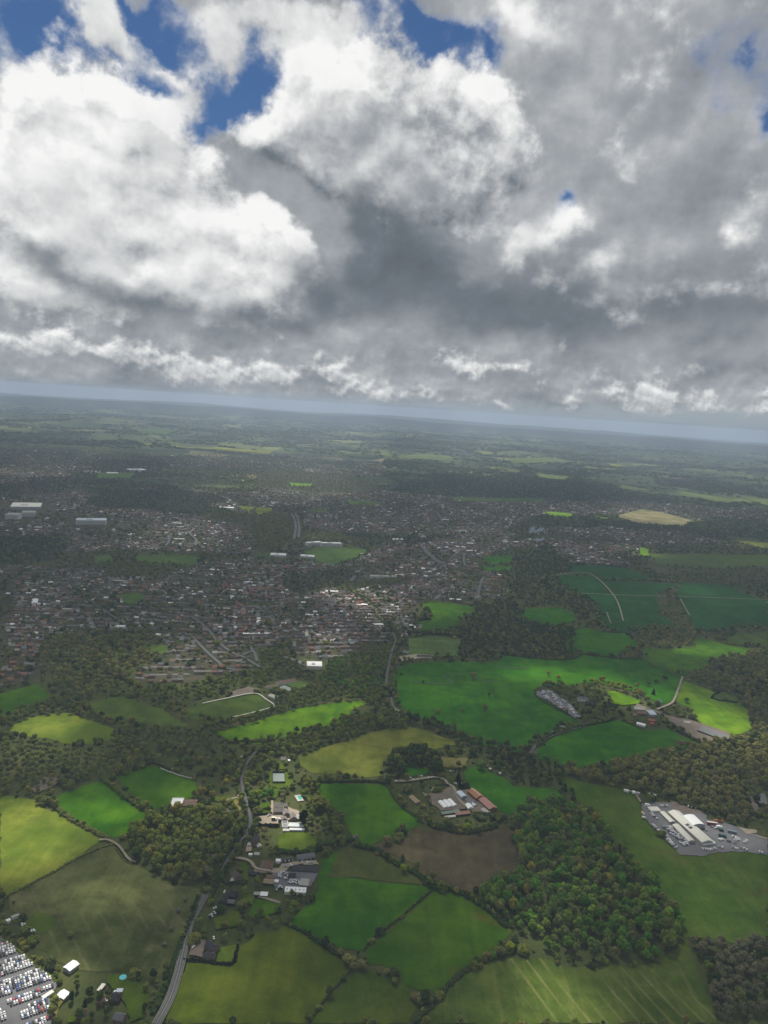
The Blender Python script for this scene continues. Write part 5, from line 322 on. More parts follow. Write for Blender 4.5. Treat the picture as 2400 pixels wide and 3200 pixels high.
TRAILERS = [('lorry_trailer','dark red lorry trailer parked behind the car yard','trailer',(489.0,988.8),(503.3,987.1),3,4,'red'),('shipping_container','orange container behind the dark red trailer','container',(503.5,997.6),(515.2,996.3),2.8,3,'orange'),('box_lorry','white box lorry beside the dark red trailer','lorry',(498.7,980.0),(506.9,980.1),3,3.8,'white'),('shipping_container','dark green container in the scrap yard behind the white box lorry','container',(500.0,974.5),(505.9,972.6),2.8,3,'green'),('shipping_container','long teal container in the scrap yard','container',(493.0,960.4),(502.9,957.3),2.8,3,'green'),('shipping_container','blue-grey container in the scrap yard','container',(511.1,971.9),(522.1,968.4),2.8,3,'bluegrey'),('shipping_container','grey-green container at the end of the car rows','container',(418.9,971.3),(427.1,971.4),2.8,3,'greygreen'),('site_cabin','white cabin outermost on the wood edge above the car yard','cabin',(395.3,1068.7),(402.3,1066.4),3,3,'white'),('site_cabin','square white cabin on the wood edge above the car yard','cabin',(406.7,1064.1),(411.1,1063.9),5,3,'white'),('site_cabin','grey cabin beside the square white one on the wood edge','cabin',(412.2,1062.5),(417.2,1061.6),3,3,'greyp'),('site_cabin','long grey cabin nearest the car yard on the wood edge','cabin',(431.2,1061.8),(440.9,1057.4),4,3,'greyp'),('box_lorry','dark lorry with a cream roof on the gravel yard of the manor','lorry',(-124.7,928.2),(-117.5,929.0),3,3.6,'creamp'),('box_van','white box van between the dark lorry and the lower coach house','van',(-115.1,928.6),(-112.8,928.5),2.4,3,'white'),('farm_trailer','red farm machine on the concrete of the lane farm','trailer',(527.5,1330.7),(533.0,1330.3),4,3.5,'redb'),('caravan','larger white caravan in the bushes beside the curved lane','caravan',(346.6,1293.6),(356.5,1291.6),4,3.5,'white'),('caravan','smaller white caravan lower down beside the curved lane','caravan',(327.3,1266.5),(331.9,1265.0),3,3,'white'),('horsebox','white horsebox on the grass beyond the huge round tree','horsebox',(193.0,1109.9),(197.1,1109.1),2.6,2.8,'white'),('horsebox','white horsebox on the drive end nearest the hedge wood','horsebox',(207.3,1098.5),(210.2,1095.3),2.6,2.8,'white'),('box_van','dark green van at the end of the short car row by the long white-roofed workshop','van',(-96.6,786.6),(-95.1,782.6),2.4,2.6,'green'),('box_van','yellow-topped van at the entrance corner of the car yard','van',(401.8,1007.0),(403.7,1001.4),2.6,3,'yellowp'),('box_van','white van below the yellow-topped van at the yard entrance','van',(397.8,993.8),(402.6,992.6),2.6,3,'white'),('box_van','white van above the yellow-topped van at the yard entrance','van',(414.8,1030.0),(421.3,1029.1),2.6,3,'white'),('caravan','white trailer beside the pale grey shed of the large car park','trailer',(-272.1,607.4),(-270.1,610.4),2.4,2.6,'white')]
CARS = [(-143.3,868.6),(-143.4,866.4),(-153.7,774.2),(-158.1,746.2),(-160.0,734.8),(-158.5,733.4),(-156.7,738.5),(-91.0,831.0),(-90.7,828.8),(-85.5,832.4),(-85.2,830.1),(-72.4,838.4),(-65.9,838.3),(-61.3,839.1),(-95.9,813.2),(-95.8,809.6),(-95.4,807.9),(-93.6,816.4),(-88.2,814.0),(-88.3,805.3),(-86.3,810.3),(-93.7,789.1),(-91.0,789.4),(-82.5,803.3),(-80.3,803.2),(-78.2,803.0),(-76.1,802.9),(-73.9,803.1),(-82.4,798.6),(-80.1,798.5),(-78.1,798.4),(-76.0,798.3),(-71.4,798.4),(44.8,1054.1),(50.2,1056.9),(66.3,1066.2),(81.2,1072.4),(84.2,1073.4),(94.4,1069.3),(100.6,1072.0),(70.8,1060.9),(130.6,1095.2),(135.0,1098.5),(134.9,1057.8),(144.4,1060.4),(100.8,1040.0),(98.5,1033.4),(192.3,1122.8),(247.8,1169.5),(254.8,1168.0),(-130.3,937.5),(-128.8,938.5),(-199.3,1098.3),(-195.4,1096.8),(-146.8,1082.0),(-166.1,685.9),(-148.5,700.4),(-347.7,701.5),(-349.3,702.1),(-335.3,694.5),(-333.7,693.2),(-227.6,611.9),(-223.6,612.0),(-223.2,621.6),(44.4,1322.5),(51.6,1315.1),(22.5,1342.2),(7.5,1285.3),(10.4,1282.3)]
CARROWS = [([(407.6,977.0),(411.8,958.1),(416.6,951.3),(417.6,935.0),(423.1,924.6)],3.2),([(416.5,1013.2),(416.7,999.3),(421.2,990.8)],4),([(423.9,971.2),(438.7,976.2)],2.5),([(424.2,966.9),(438.6,969.7)],2.5),([(424.7,961.6),(439.0,964.3)],2.5),([(425.7,956.5),(439.2,960.1)],2.5),([(426.8,954.5),(438.8,955.8)],2.5),([(429.1,949.5),(439.1,950.7)],2.5),([(429.8,946.5),(439.1,947.6)],2.5),([(431.2,936.5),(441.4,942.7)],2.5),([(431.2,933.4),(441.1,937.6)],2.5),([(431.8,930.5),(440.7,933.5)],2.5),([(415.1,940.8),(417.7,928.9),(420.3,923.3)],3),([(456.9,924.3),(467.0,923.4),(476.2,928.4)],3),([(489.4,949.0),(496.0,951.8)],3),([(482.5,932.1),(486.5,930.5)],3),([(500.4,948.2),(503.4,944.4)],3),([(500.6,933.0),(507.6,927.9)],3.2),([(512.5,933.4),(518.2,928.0)],3.2),([(492.8,983.5),(496.8,978.5)],3),([(478.5,977.5),(481.8,969.2)],3),([(439.2,1030.1),(449.2,1032.6)],3),([(468.4,940.6),(479.4,939.8)],3),([(533.5,925.8),(539.4,923.5)],3.2),([(481.3,1035.2),(491.0,1030.4)],5),([(415.6,1027.3),(414.8,1020.0)],3),([(513.0,960.0),(518.6,956.4),(517.0,948.0)],4),([(523.6,946.7),(530.5,953.6)],4),([(508.5,945.0),(517.3,956.3)],4)]
LOTS = [[(-414.2,700.4),(-388.6,694.1),(-362.1,681.8),(-345.5,672.4),(-332.3,663.4),(-316.8,653.1),(-304.9,644.1),(-294.5,637.6),(-282.3,630.2),(-282.0,624.0),(-288.0,615.8),(-291.5,611.7),(-310.6,600.2),(-319.2,605.0),(-323.5,608.0),(-356.0,626.6)],
[(-291.3,603.9),(-281.8,610.3),(-275.1,601.4),(-266.6,580.9),(-287.9,579.2),(-296.2,591.1)],
[(-316.0,593.8),(-308.9,590.1),(-296.9,578.5),(-307.6,577.7),(-318.3,585.1)]]
PARK = [(337.9,1462.7),(353.9,1475.8),(375.9,1460.4),(392.7,1413.8),(398.8,1344.5),(387.9,1337.8),(372.7,1372.0),(352.7,1414.1),(336.0,1439.3)]
LOTDIR = [(-326.0,612.9),(-294.7,634.2)]
ROADS = [(5.6,'road',[(-174.0,589.5),(-170.4,619.4),(-172.0,655.6),(-176.4,693.4),(-178.6,725.7),(-173.9,766.8),(-169.5,800.6)]),(4.4,'road',[(-169.5,800.6),(-163.0,837.3),(-155.8,877.3),(-151.8,887.0),(-150.9,919.4),(-164.7,964.4),(-178.8,1004.8),(-185.8,1035.5),(-186.8,1078.8),(-180.3,1121.3)]),(5.0,'road',[(72.7,1295.4),(44.4,1326.1),(38.7,1354.5),(35.7,1388.5),(33.1,1436.7),(35.9,1378.5),(26.4,1450.0),(37.1,1638.8),(48.6,1757.5),(25.0,1885.5),(43.2,1804.5),(14.8,1904.6),(-24.7,2066.7),(-58.6,2131.5),(-85.0,2170.6),(-114.3,2250.1)]),(6.0,'road',[(-870.1,2024.4),(-832.4,1981.6),(-778.2,1926.8),(-708.4,1843.2),(-646.6,1772.9),(-600.6,1724.1),(-565.5,1686.8)]),(7.0,'road',[(-429.9,1670.7),(-374.2,1577.8),(-334.5,1517.4),(-306.4,1480.1),(-247.8,1477.1)]),(7.0,'road',[(-471.2,1825.6),(-416.3,1747.4),(-365.2,1649.4),(-321.6,1584.3),(-284.2,1551.5),(-248.3,1507.0),(-233.7,1493.5)]),(6.0,'road',[(-289.8,1567.1),(-271.8,1594.1),(-253.0,1532.9)]),(6.0,'road',[(-271.8,1594.1),(-285.2,1623.8)]),(9,'road',[(-465.8,3682.8),(-424.3,3493.8),(-390.8,3277.5),(-374.6,3119.4),(-359.9,2975.6)]),(9,'road',[(-445.9,3691.9),(-408.8,3500.4),(-376.2,3283.3),(-357.6,3125.9),(-347.3,3016.3)]),(10,'road',[(159.0,3083.5),(180.7,2857.4),(209.0,2725.0),(236.0,2656.6),(205.9,2585.1)]),(9,'road',[(334.1,2920.5),(316.7,2787.5),(311.4,2668.9)]),(8,'road',[(359.6,2512.3),(329.1,2369.8),(308.8,2240.1)]),(9,'road',[(296.0,4029.0),(299.5,3804.6),(302.0,3701.7)]),(9,'road',[(-136.9,3518.3),(-139.8,3356.2)]),(9,'road',[(-794.0,3074.9),(-783.5,2963.2),(-726.6,2842.0),(-696.5,2722.3)]),(9,'road',[(-848.1,2884.1),(-813.2,2777.2),(-797.8,2687.0)]),(9,'road',[(-287.1,2800.6),(-276.5,2868.5),(-280.2,2818.7),(-381.5,2753.0),(-363.2,2790.3)]),(12,'road',[(-91.5,2318.5),(-82.4,2386.6),(-72.8,2400.6)]),(14,'road',[(-1190.4,6472.6),(-1237.5,6804.4)]),(22,'road',[(-1722.1,14981.7),(-1524.3,13959.9),(-1432.5,12705.8)]),(18,'road',[(-1170.3,11952.0),(-1040.5,10827.0),(-937.2,10269.6),(-803.1,9474.4)]),(16,'road',[(-908.8,8980.8),(-918.1,8274.3)]),(9,'road',[(159.5,3063.1),(195.6,2829.4),(236.7,2650.9)]),(9,'road',[(329.5,2905.6),(312.8,2735.6),(311.9,2665.7)]),(4.5,'track',[(698.1,1611.0),(655.4,1526.1),(618.7,1456.9),(594.1,1429.1),(567.7,1407.5)]),(4.5,'road',[(267.8,1161.8),(275.1,1184.7),(287.9,1209.3),(306.9,1234.0),(346.2,1270.4),(396.3,1303.1),(406.1,1321.2)]),(4.5,'track',[(42.2,1052.7),(66.1,1058.5),(101.4,1073.7),(114.6,1071.1),(120.2,1064.6),(124.0,1054.6),(131.3,1046.5),(135.2,1016.9),(140.2,1003.1),(146.7,992.2)]),(4.0,'gravel',[(-154.5,839.5),(-146.7,838.7),(-138.6,836.0),(-133.0,831.2),(-128.8,824.0),(-122.5,820.1),(-108.3,818.6)]),(3.5,'track',[(-113.7,770.1),(-104.5,767.6),(-87.9,762.0)]),(3.0,'track',[(-198.0,964.0),(-189.2,973.3),(-173.6,982.5)]),(3.0,'track',[(-330.3,857.9),(-319.2,859.1),(-301.5,847.9),(-281.8,824.6),(-270.2,818.2)]),(3.0,'track',[(400.6,1073.4),(410.8,1060.9),(410.9,1038.7)]),(4.0,'track',[(644.1,2622.9),(771.1,2679.7),(764.0,2350.7),(699.5,2047.3)]),(4.0,'track',[(659.1,2353.8),(840.9,2370.4),(950.4,2392.3),(1308.9,2434.4)]),(3.0,'track',[(986.9,2367.6),(932.5,2156.1)]),(3.0,'track',[(677.4,2132.8),(654.8,2015.3)]),(3.0,'white_line',[(-310.2,1293.7),(-272.2,1324.6),(-225.8,1356.8),(-199.2,1331.1),(-181.5,1309.2),(-180.9,1298.6),(-217.2,1264.2),(-252.8,1236.3)]),(2.6,'stream',[(80.6,1479.0),(111.6,1470.1),(156.5,1474.7),(162.0,1492.1),(149.8,1517.0),(167.0,1530.4),(197.9,1539.5)]),(2.6,'stream',[(221.1,1522.9),(236.0,1502.4),(255.2,1508.5)]),(4.0,'stream',[(277.4,1602.9),(318.5,1599.3),(347.5,1600.9)])]
WHITES = [('board_fence','row of pale boards along the edge of the white-fenced field','fence',1.6,'whitep',[(-311.0,1046.4),(-298.2,1038.6),(-289.1,1035.1),(-280.7,1030.1),(-268.0,1025.7),(-252.3,1020.0)]),('court_fence','dark wire fence round the tennis court','fence',2.5,'darkp',[(-143.4,1055.3),(-125.4,1057.6),(-120.2,1027.7),(-138.4,1025.4),(-143.4,1055.3)]),('yard_wall','dark wall at the top of the farmyard','wall',2.2,'darkp',[(103.8,1046.8),(124.5,1052.1)]),('yard_fence','pale fence down the side of the farmyard','fence',1.5,'whitep',[(84.4,1024.2),(92.4,1004.4),(100.3,988.9)]),('white_gate','white gate between the estate drive and the lawn','gate',1.4,'whitep',[(-181.9,982.5),(-174.0,984.6)])]
SUN = [(-230,864,67,47,0.3),(-262,887,48,28,0.25),(-532,1077,70,70,0.5),(-454,1065,79,49,0.35),(-520,1475,139,145,0.15),(519,1135,139,78,0.22),(416,745,44,61,0.12),(-81,1161,79,46,0.2),(-172,1137,51,56,0.25),(-423,874,93,75,1.0),(-416,817,59,42,0.6),(-543,1172,55,50,1.0),(-332,921,45,34,0.75),(-372,956,25,20,0.3),(-113,1014,51,63,0.95),(-95,939,43,59,1.0),(-163,979,53,51,0.8),(-260,983,26,26,0.7),(-132,1077,29,40,0.7),(-209,924,63,46,0.45),(-113,889,29,28,0.7),(-93,880,16,21,0.5),(-43,1333,42,33,1.0),(-92,1275,58,55,0.6),(-187,1220,66,51,0.35),(-50,1110,87,59,0.5),(1,1073,30,30,0.4),(374,1566,89,53,1.0),(290,1564,44,45,0.4),(517,1503,94,75,0.9),(539,1444,49,44,0.95),(504,1574,45,62,0.7),(590,1478,50,55,0.6),(879,1830,155,55,0.95),(770,1822,89,33,0.5),(671,1386,82,52,1.0),(695,1331,46,38,0.7),(682,1459,43,39,0.5),(696,1277,94,97,0.8),(641,1230,72,77,0.5),(566,1182,69,48,0.3),(-50,2131,124,110,0.9),(-1,2045,82,169,1.0),(-120,2190,77,116,0.6),(-111,1640,51,100,0.9),(-135,1577,35,62,0.8),(145,2054,112,103,0.6),(-54,1419,38,34,0.4),(-658,5686,615,1090,0.85),(-695,4602,339,650,0.6),(-316,4785,245,530,0.5),(-1075,4411,171,378,0.7),(-814,3743,120,275,0.55),(-1925,8747,1412,702,1.2),(-2731,8644,323,459,0.8),(-2949,14805,262,1329,0.8),(498,9015,703,745,0.9),(1823,9722,1231,1006,0.9),(1614,7162,379,395,0.8),(724,6986,694,746,0.5),(2949,9518,338,555,0.7),(1727,4542,415,416,1.0),(1045,4368,151,179,0.9),(1291,4293,130,144,0.8),(2744,6271,442,485,0.7),(3032,6012,287,336,1.0),(1157,3235,81,166,0.7),(1096,3267,97,169,0.6),(1837,3639,176,125,0.8),(-231,3023,118,131,0.6),(-112,2796,147,187,0.25),(-903,2960,70,105,0.7),(-815,3125,75,193,0.6),(-701,2786,102,155,0.3),(-852,2826,251,315,0.2),(-2234,4746,355,315,0.6),(-988,3771,148,179,0.6),(-1515,5403,260,272,0.5),(-360,1526,173,154,0.4),(-223,1363,183,94,0.35),(-434,1447,125,105,0.25),(-289,763,63,29,0.55),(-245,808,44,24,0.3),(-287,706,39,19,0.2),(-311,620,64,44,1.1),(-277,592,33,20,0.9),(-238,616,23,18,0.45),(-272,653,18,16,0.5),(-198,612,17,14,0.35),(193,681,37,26,0.65),(198,649,38,32,0.75),(249,707,21,19,0.35),(173,719,35,19,0.4),(175,624,62,19,0.5),(231,644,29,28,0.35),(-141,651,55,48,0.3),(-146,606,52,21,0.42),(-30,623,45,26,0.12),(135,746,43,36,0.15),(236,816,31,36,0.4),(209,728,25,25,0.5),(270,786,34,45,0.25),(191,740,29,20,0.5),(396,932,36,39,0.2),(464,996,63,52,0.4),(517,960,47,33,0.4),(149,1393,162,98,0.18),(331,1221,117,64,0.1),(79,1174,82,71,0.1),(178,1151,32,46,0.25),(72,964,27,33,0.15),(199,1041,34,38,0.2),(156,954,23,24,0.4),(56,866,20,20,0.4),(-48,744,56,26,0.12),(393,777,57,82,0.15),(443,846,83,64,0.2),(-145,1239,33,39,0.3),(54,1311,36,29,0.3),(1220,2419,185,188,0.15),(1083,2549,89,104,0.45)]  # ground patches where the added overhead sheet is thinned to let sun in
ROUNDPOOL = (-221.8,640.4)
POLYTUNNEL = [[(108.8,1004.1),(115.1,987.2)],
[(115.0,1006.7),(122.6,990.2)],
[(121.2,1009.2),(129.5,992.4)]]
# ---------------------------------------------------------------- terrain: one sheet to the horizon, rising to wooded ridges far off
from mathutils import noise as mn
def hgt(x, y):
    d = math.hypot(x, y)
    if d < 6500: return 0.0
    a = math.atan2(x, y)
    f = min(1.0, (d-6500)/4000.0)
    z = f*45*max(0.0, mn.fractal(Vector((x/3100.0, y/1900.0, 2.2)), 1.0, 2.0, 4)+0.15)
    r1 = math.exp(-((d-22500)/2300.0)**2)*(235+60*mn.noise(Vector((a*9.0, 0.3, 1.0)))+26*mn.noise(Vector((a*38.0, 1.3, 1.0)))-120*max(0.0, a-0.02))
    r2 = math.exp(-((d-30000)/3500.0)**2)*(215+90*mn.noise(Vector((a*6.0+3, 4.3, 1.0)))+18*mn.noise(Vector((a*30.0, 8.3, 1.0))))
    r0 = math.exp(-((d-14500)/1300.0)**2)*(60+70*mn.noise(Vector((a*7.0, 2.3, 5.0)))+15*mn.noise(Vector((a*40.0, 6.3, 1.0))))
    return max(z, 0)+max(r1, 0)+max(r2, 0)+max(r0, 0)
def terrain_material():
    m, t = newmat('terrain'); co = t.n('ShaderNodeTexCoord').outputs['Object']
    ln = t.n('ShaderNodeVectorMath', operation='LENGTH'); t.l(co, ln.inputs[0]); dist = ln.outputs['Value']
    # near ground between the fields: scrub and rough grass
    n = t.noise(co, 0.02, 6.0, 0.6); n2 = t.noise(co, 0.25, 4.0, 0.65)
    near = t.ramp(t.m('ADD', t.m('MULTIPLY', n, 0.6), t.m('MULTIPLY', n2, 0.4)), [(0.32, (.034,.044,.016)), (0.48, (.052,.066,.020)), (0.58, (.070,.080,.026)), (0.7, (.095,.088,.040))])
    # far farmland: irregular parcels
    w = t.vm('SCALE', t.vm('SUBTRACT', t.noise(co, 0.0015, 3.0, 0.5, color=True), (0.5, 0.5, 0.5)), 500.0)
    vo = t.n('ShaderNodeTexVoronoi', voronoi_dimensions='2D', feature='F1'); t.l(t.vm('MULTIPLY', t.vm('ADD', co, w), (1.0, 0.75, 1.0)), vo.inputs[0]); vo.inputs['Scale'].default_value = 0.0030
    s = t.n('ShaderNodeSeparateColor'); t.l(vo.outputs['Color'], s.inputs[0])
    far = t.ramp(s.outputs[0], [(0.0, (.026,.046,.018)), (0.36, (.032,.052,.02)), (0.42, (.052,.074,.028)), (0.66, (.066,.092,.032)), (0.82, (.095,.118,.038)), (0.92, (.14,.155,.05)), (0.97, (.20,.18,.09))], 'CONSTANT')
    far = t.vm('SCALE', far, t.m('MULTIPLY_ADD', t.m('SUBTRACT', t.noise(co, 0.01, 5.0, 0.6), 0.5), 0.9, 1.0))
    col = t.mix(t.smooth(dist, 3600.0, 5200.0), near, far)
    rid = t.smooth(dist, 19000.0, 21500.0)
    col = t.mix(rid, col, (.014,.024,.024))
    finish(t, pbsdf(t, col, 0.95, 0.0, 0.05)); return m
def build_terrain():
    na, rad = 150, np.concatenate([[30.0], np.geomspace(200, 6500, 22), np.geomspace(6900, 46000, 74)])
    A = np.linspace(-R(58), R(58), na); V = []; F = []
    for d in rad:
        for a in A: x, y = d*math.sin(a), d*math.cos(a); V.append((x, y, hgt(x, y)))
    for i in range(len(rad)-1):
        for j in range(na-1): k = i*na+j; F.append((k, k+1, k+na+1, k+na))
    # the land also goes on behind the aircraft
    n0 = len(V); B = np.linspace(R(58), R(302), 60)
    for d in (30.0, 6500.0, 46000.0): V += [(d*math.sin(b), d*math.cos(b), 0.0) for b in B]
    for i in range(2):
        for j in range(59): k = n0+i*60+j; F.append((k, k+1, k+61, k+60))
    n1 = len(V); V += [(30*math.sin(2*math.pi*i/40), 30*math.cos(2*math.pi*i/40), -0.05) for i in range(40)]; F.append(tuple(range(n1, n1+40))[::-1])
    tag(obj('ground', mesh('ground', V, F, terrain_material(), smooth=True)), kind='structure')
build_terrain()
def ragged(poly, amp):
    """an outline broken into short uneven steps, as a mown or grazed edge is"""
    out = []
    for (x0, y0), (x1, y1) in zip(poly, list(poly[1:])+[poly[0]]):
        L = math.hypot(x1-x0, y1-y0); n = max(1, min(30, int(L/(amp*7))))
        for i in range(n): t = i/n; out.append((x0+(x1-x0)*t+(rng.normal(0, amp) if i else 0), y0+(y1-y0)*t+(rng.normal(0, amp) if i else 0)))
    return out
def sheet(name, poly, m, z, rag=0.0):
    if rag: poly = ragged(poly, rag)
    p = [Vector((x, y, z)) for x, y in poly]
    from mathutils.geometry import tessellate_polygon
    return tag(obj(name, mesh(name, p, tessellate_polygon([p]), m)), kind='structure')
town_m, tt = newmat('town_ground'); _c = tt.n('ShaderNodeTexCoord').outputs['Object']
_f = tt.ramp(tt.m('ADD', tt.m('MULTIPLY', tt.noise(_c, 0.03, 5.0, 0.6), 0.5), tt.m('MULTIPLY', tt.noise(_c, 0.16, 4.0, 0.7), 0.5)), [(0.36, (.022,.032,.016)), (0.48, (.044,.050,.022)), (0.57, (.072,.062,.042)), (0.66, (.105,.088,.072)), (0.76, (.15,.13,.112))])
finish(tt, pbsdf(tt, _f, 0.95, 0.0, 0.05))
for i, (poly, hs, rs) in enumerate(TOWN): sheet('town_ground', poly, town_m, 0.06+0.02*i)
for i, (k, poly) in enumerate(FIELDS):
    d = max(1.0, np.mean([math.hypot(*p) for p in poly])/1500.0)
    sheet('field', poly, FM[k], (0.4+0.012*i)*d, 1.3*d)
for i, (k, poly) in enumerate(PATCH):
    nm = {'asphalt': 'car_park', 'dirt': 'bare_ground', 'gravel': 'gravel_yard', 'court': 'tennis_court', 'paving': 'terrace_ground', 'pool': 'pool_water', 'pond': 'pond_water', 'dry': 'dry_grass_ground'}.get(k, 'lawn')
    d = max(1.0, np.mean([math.hypot(*p) for p in poly])/1500.0)
    sheet(nm, poly, M.get(k) or FM[k], (1.35+0.012*i)*d, 0.7*d if k in ('dirt', 'asphalt', 'gravel', 'dry', 'lawn') else 0.0)
def ribbon(name, line, w, m, z, skirt=False):
    p = smooth_line(line); V = []; F = []
    for i, (x, y) in enumerate(p):
        a = p[max(i-1, 0)]; b = p[min(i+1, len(p)-1)]; L = max(math.hypot(b[0]-a[0], b[1]-a[1]), 1e-6); nx, ny = -(b[1]-a[1])/L*w/2, (b[0]-a[0])/L*w/2
        V += [(x+nx, y+ny, z), (x-nx, y-ny, z)]
        if i: k = 2*i; F.append((k-2, k-1, k+1, k))
    return tag(obj(name, mesh(name, V, F, m)), kind='structure')
for i, (w, k, line) in enumerate(ROADS):
    d = max(1.0, np.mean([math.hypot(*p) for p in line])/1300.0)
    nm = {'road': 'road', 'track': 'farm_track', 'gravel': 'gravel_track', 'white_line': 'path', 'stream': 'stream_water'}[k]
    ribbon(nm, line, w, M[k], (2.15+0.012*i)*d if k != 'stream' else 1.5*d)
    if i == 0:   # near part only   # the country road: pale edge lines, broken centre line and grey footways
        p = smooth_line(line)
        def off(o): 
            q = []
            for j, (x, y) in enumerate(p):
                a = p[max(j-1, 0)]; b = p[min(j+1, len(p)-1)]; L = math.hypot(b[0]-a[0], b[1]-a[1]); q.append((x-(b[1]-a[1])/L*o, y+(b[0]-a[0])/L*o))
            return q
        ribbon('pavement', off(3.9), 0.9, M['verge'], 2.22); ribbon('pavement', off(-3.9), 0.9, M['verge'], 2.22)
        ribbon('road_marking', off(2.6), 0.2, M['white_line'], 2.4); ribbon('road_marking', off(-2.6), 0.2, M['white_line'], 2.4); ribbon('road_marking', off(0.0), 0.22, M['white_line'], 2.4)
# ---------------------------------------------------------------- trees
def cards(rs, blobs, n, size, up=0.5, jit=0.42):
    """leaf-clump faces over the skins of the given blobs (x, y, z, r)"""
    V = []; F = []
    for x, y, z, r in blobs:
        k = max(6, int(n*r*r))
        for _ in range(k):
            d = rs.normal(size=3); d /= np.linalg.norm(d)
            if d[2] < -0.55: d[2] *= -1
            p = np.array((x, y, z))+d*r*(0.72+0.36*rs.random())*np.array((1, 1, 0.88))
            nrm = d+rs.normal(size=3)*jit; nrm[2] += up; nrm /= np.linalg.norm(nrm)
            a = np.cross(nrm, rs.normal(size=3)); a /= np.linalg.norm(a); b = np.cross(nrm, a); s = size*(0.6+0.8*rs.random())
            i = len(V); V += [p+a*s+b*s*0.25, p+b*s*0.8-a*s*0.15, p-a*s*0.9-b*s*0.2, p-b*s*0.85+a*s*0.1]; F.append((i, i+1, i+2, i+3))
    return V, F
def core(rs, blobs, k=0.90):
    V = []; F = []
    bm = bmesh.new(); bmesh.ops.create_icosphere(bm, subdivisions=1, radius=1.0); bv = np.array([v.co[:] for v in bm.verts]); bf = [[v.index for v in f.verts] for f in bm.faces]; bm.free()
    for x, y, z, r in blobs:
        n = len(V); V += list(bv*r*k*(0.85+0.3*rs.random((len(bv), 1)))*np.array((1, 1, 0.85))+np.array((x, y, z))); F += [[i+n for i in f] for f in bf]
    return V, F
def crown_geo(shape, seed):
    """a crown for a tree 10 m tall with a radius of about 4 m"""
    rs = np.random.default_rng(seed); B = []
    if shape == 'round':
        B = [(0, 0, 5.6, 2.6)]
        for _ in range(13):
            a = rs.random()*6.28; e = rs.uniform(-0.45, 1.2); rr = rs.uniform(1.6, 2.7); B.append((math.cos(a)*math.cos(e)*rr, math.sin(a)*math.cos(e)*rr, 5.4+math.sin(e)*rr*1.15, rs.uniform(1.0, 1.75)))
        n, s = 20, 0.54
    elif shape == 'tall':
        for i in range(12):
            z = 1.5+i*0.68; w = 1.9*math.sin(math.pi*min(1, (z-0.4)/10.4))**0.6; a = rs.random()*6.28; B.append((math.cos(a)*0.7, math.sin(a)*0.7, z, max(0.6, w*rs.uniform(0.75, 1.0))))
        n, s = 18, 0.5
    elif shape == 'cone':
        for i in range(14):
            z = 0.9+i*0.64; w = 2.9*(1-z/10.6); a = rs.random()*6.28; B.append((math.cos(a)*w*0.35, math.sin(a)*w*0.35, z, max(0.3, w*rs.uniform(0.7, 0.95))))
        n, s = 18, 0.45
    elif shape == 'bush':
        for _ in range(9): a = rs.random()*6.28; rr = rs.uniform(0.4, 2.6); B.append((math.cos(a)*rr, math.sin(a)*rr, rs.uniform(1.6, 5.5)*(1-rr/7), rs.uniform(1.6, 2.9)))
        n, s = 8, 0.7
    elif shape == 'clump':   # a patch of far woodland, several crowns together
        for _ in range(16): a = rs.random()*6.28; rr = 13*math.sqrt(rs.random()); B.append((math.cos(a)*rr, math.sin(a)*rr, rs.uniform(4.5, 8.5), rs.uniform(2.4, 4.6)))
        n, s = 1.6, 1.7
    c = cards(rs, B, n, s); k = core(rs, B)
    V = c[0]+k[0]; F = c[1]+[[i+len(c[0]) for i in f] for f in k[1]]
    return V, F
def trunk_mb(shape, seed):
    rs = np.random.default_rng(seed+900); m = MB(); top = 5.5 if shape in ('round', 'bush', 'clump') else 8.5
    m.tube((0, 0, -0.1), (0.1, 0.05, top*0.45), 0.34, 0.24); m.tube((0.1, 0.05, top*0.45), (0, 0.1, top), 0.24, 0.09)
    if shape == 'round':
        for k in range(4): a = k*1.57+rs.random(); m.tube((0.1, 0.05, 2.2+0.4*k), (math.cos(a)*2.0, math.sin(a)*2.0, 4.6+0.5*k), 0.15, 0.05, 5)
    return m
SHAPES = {'round': 5, 'tall': 2, 'cone': 2, 'bush': 3, 'clump': 4}
CROWN = {}; TRUNK = {}; PROTO = {}
for sh, n in SHAPES.items():
    for k in range(n):
        V, F = crown_geo(sh, 17*k+len(sh)*101)
        CROWN[sh, k] = mesh('crown', V, F, M['bark']); t = trunk_mb(sh, k); TRUNK[sh, k] = mesh('trunk', t.v, t.f, M['bark'])
def crown_mesh(sh, k, pal):
    key = (sh, k, pal)
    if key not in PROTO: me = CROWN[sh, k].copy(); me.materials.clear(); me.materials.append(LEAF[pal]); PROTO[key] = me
    return PROTO[key]
def plant(name, x, y, pal, sh, r, h, **kw):
    """one tree: an Empty at its foot with a trunk and a crown"""
    k = random.randrange(SHAPES[sh]); rz = random.uniform(0, 6.28)
    w = {'round': 4.2, 'tall': 2.2, 'cone': 2.8, 'bush': 4.6}[sh]
    e = empty(name, (x, y, 0.0), rz, **kw); e.scale = (r/w, r/w, h/{'round': 9.4, 'tall': 10.2, 'cone': 10.2, 'bush': 7.0}[sh])
    obj('trunk', TRUNK[sh, k], e); obj('crown', crown_mesh(sh, k, pal), e); return e
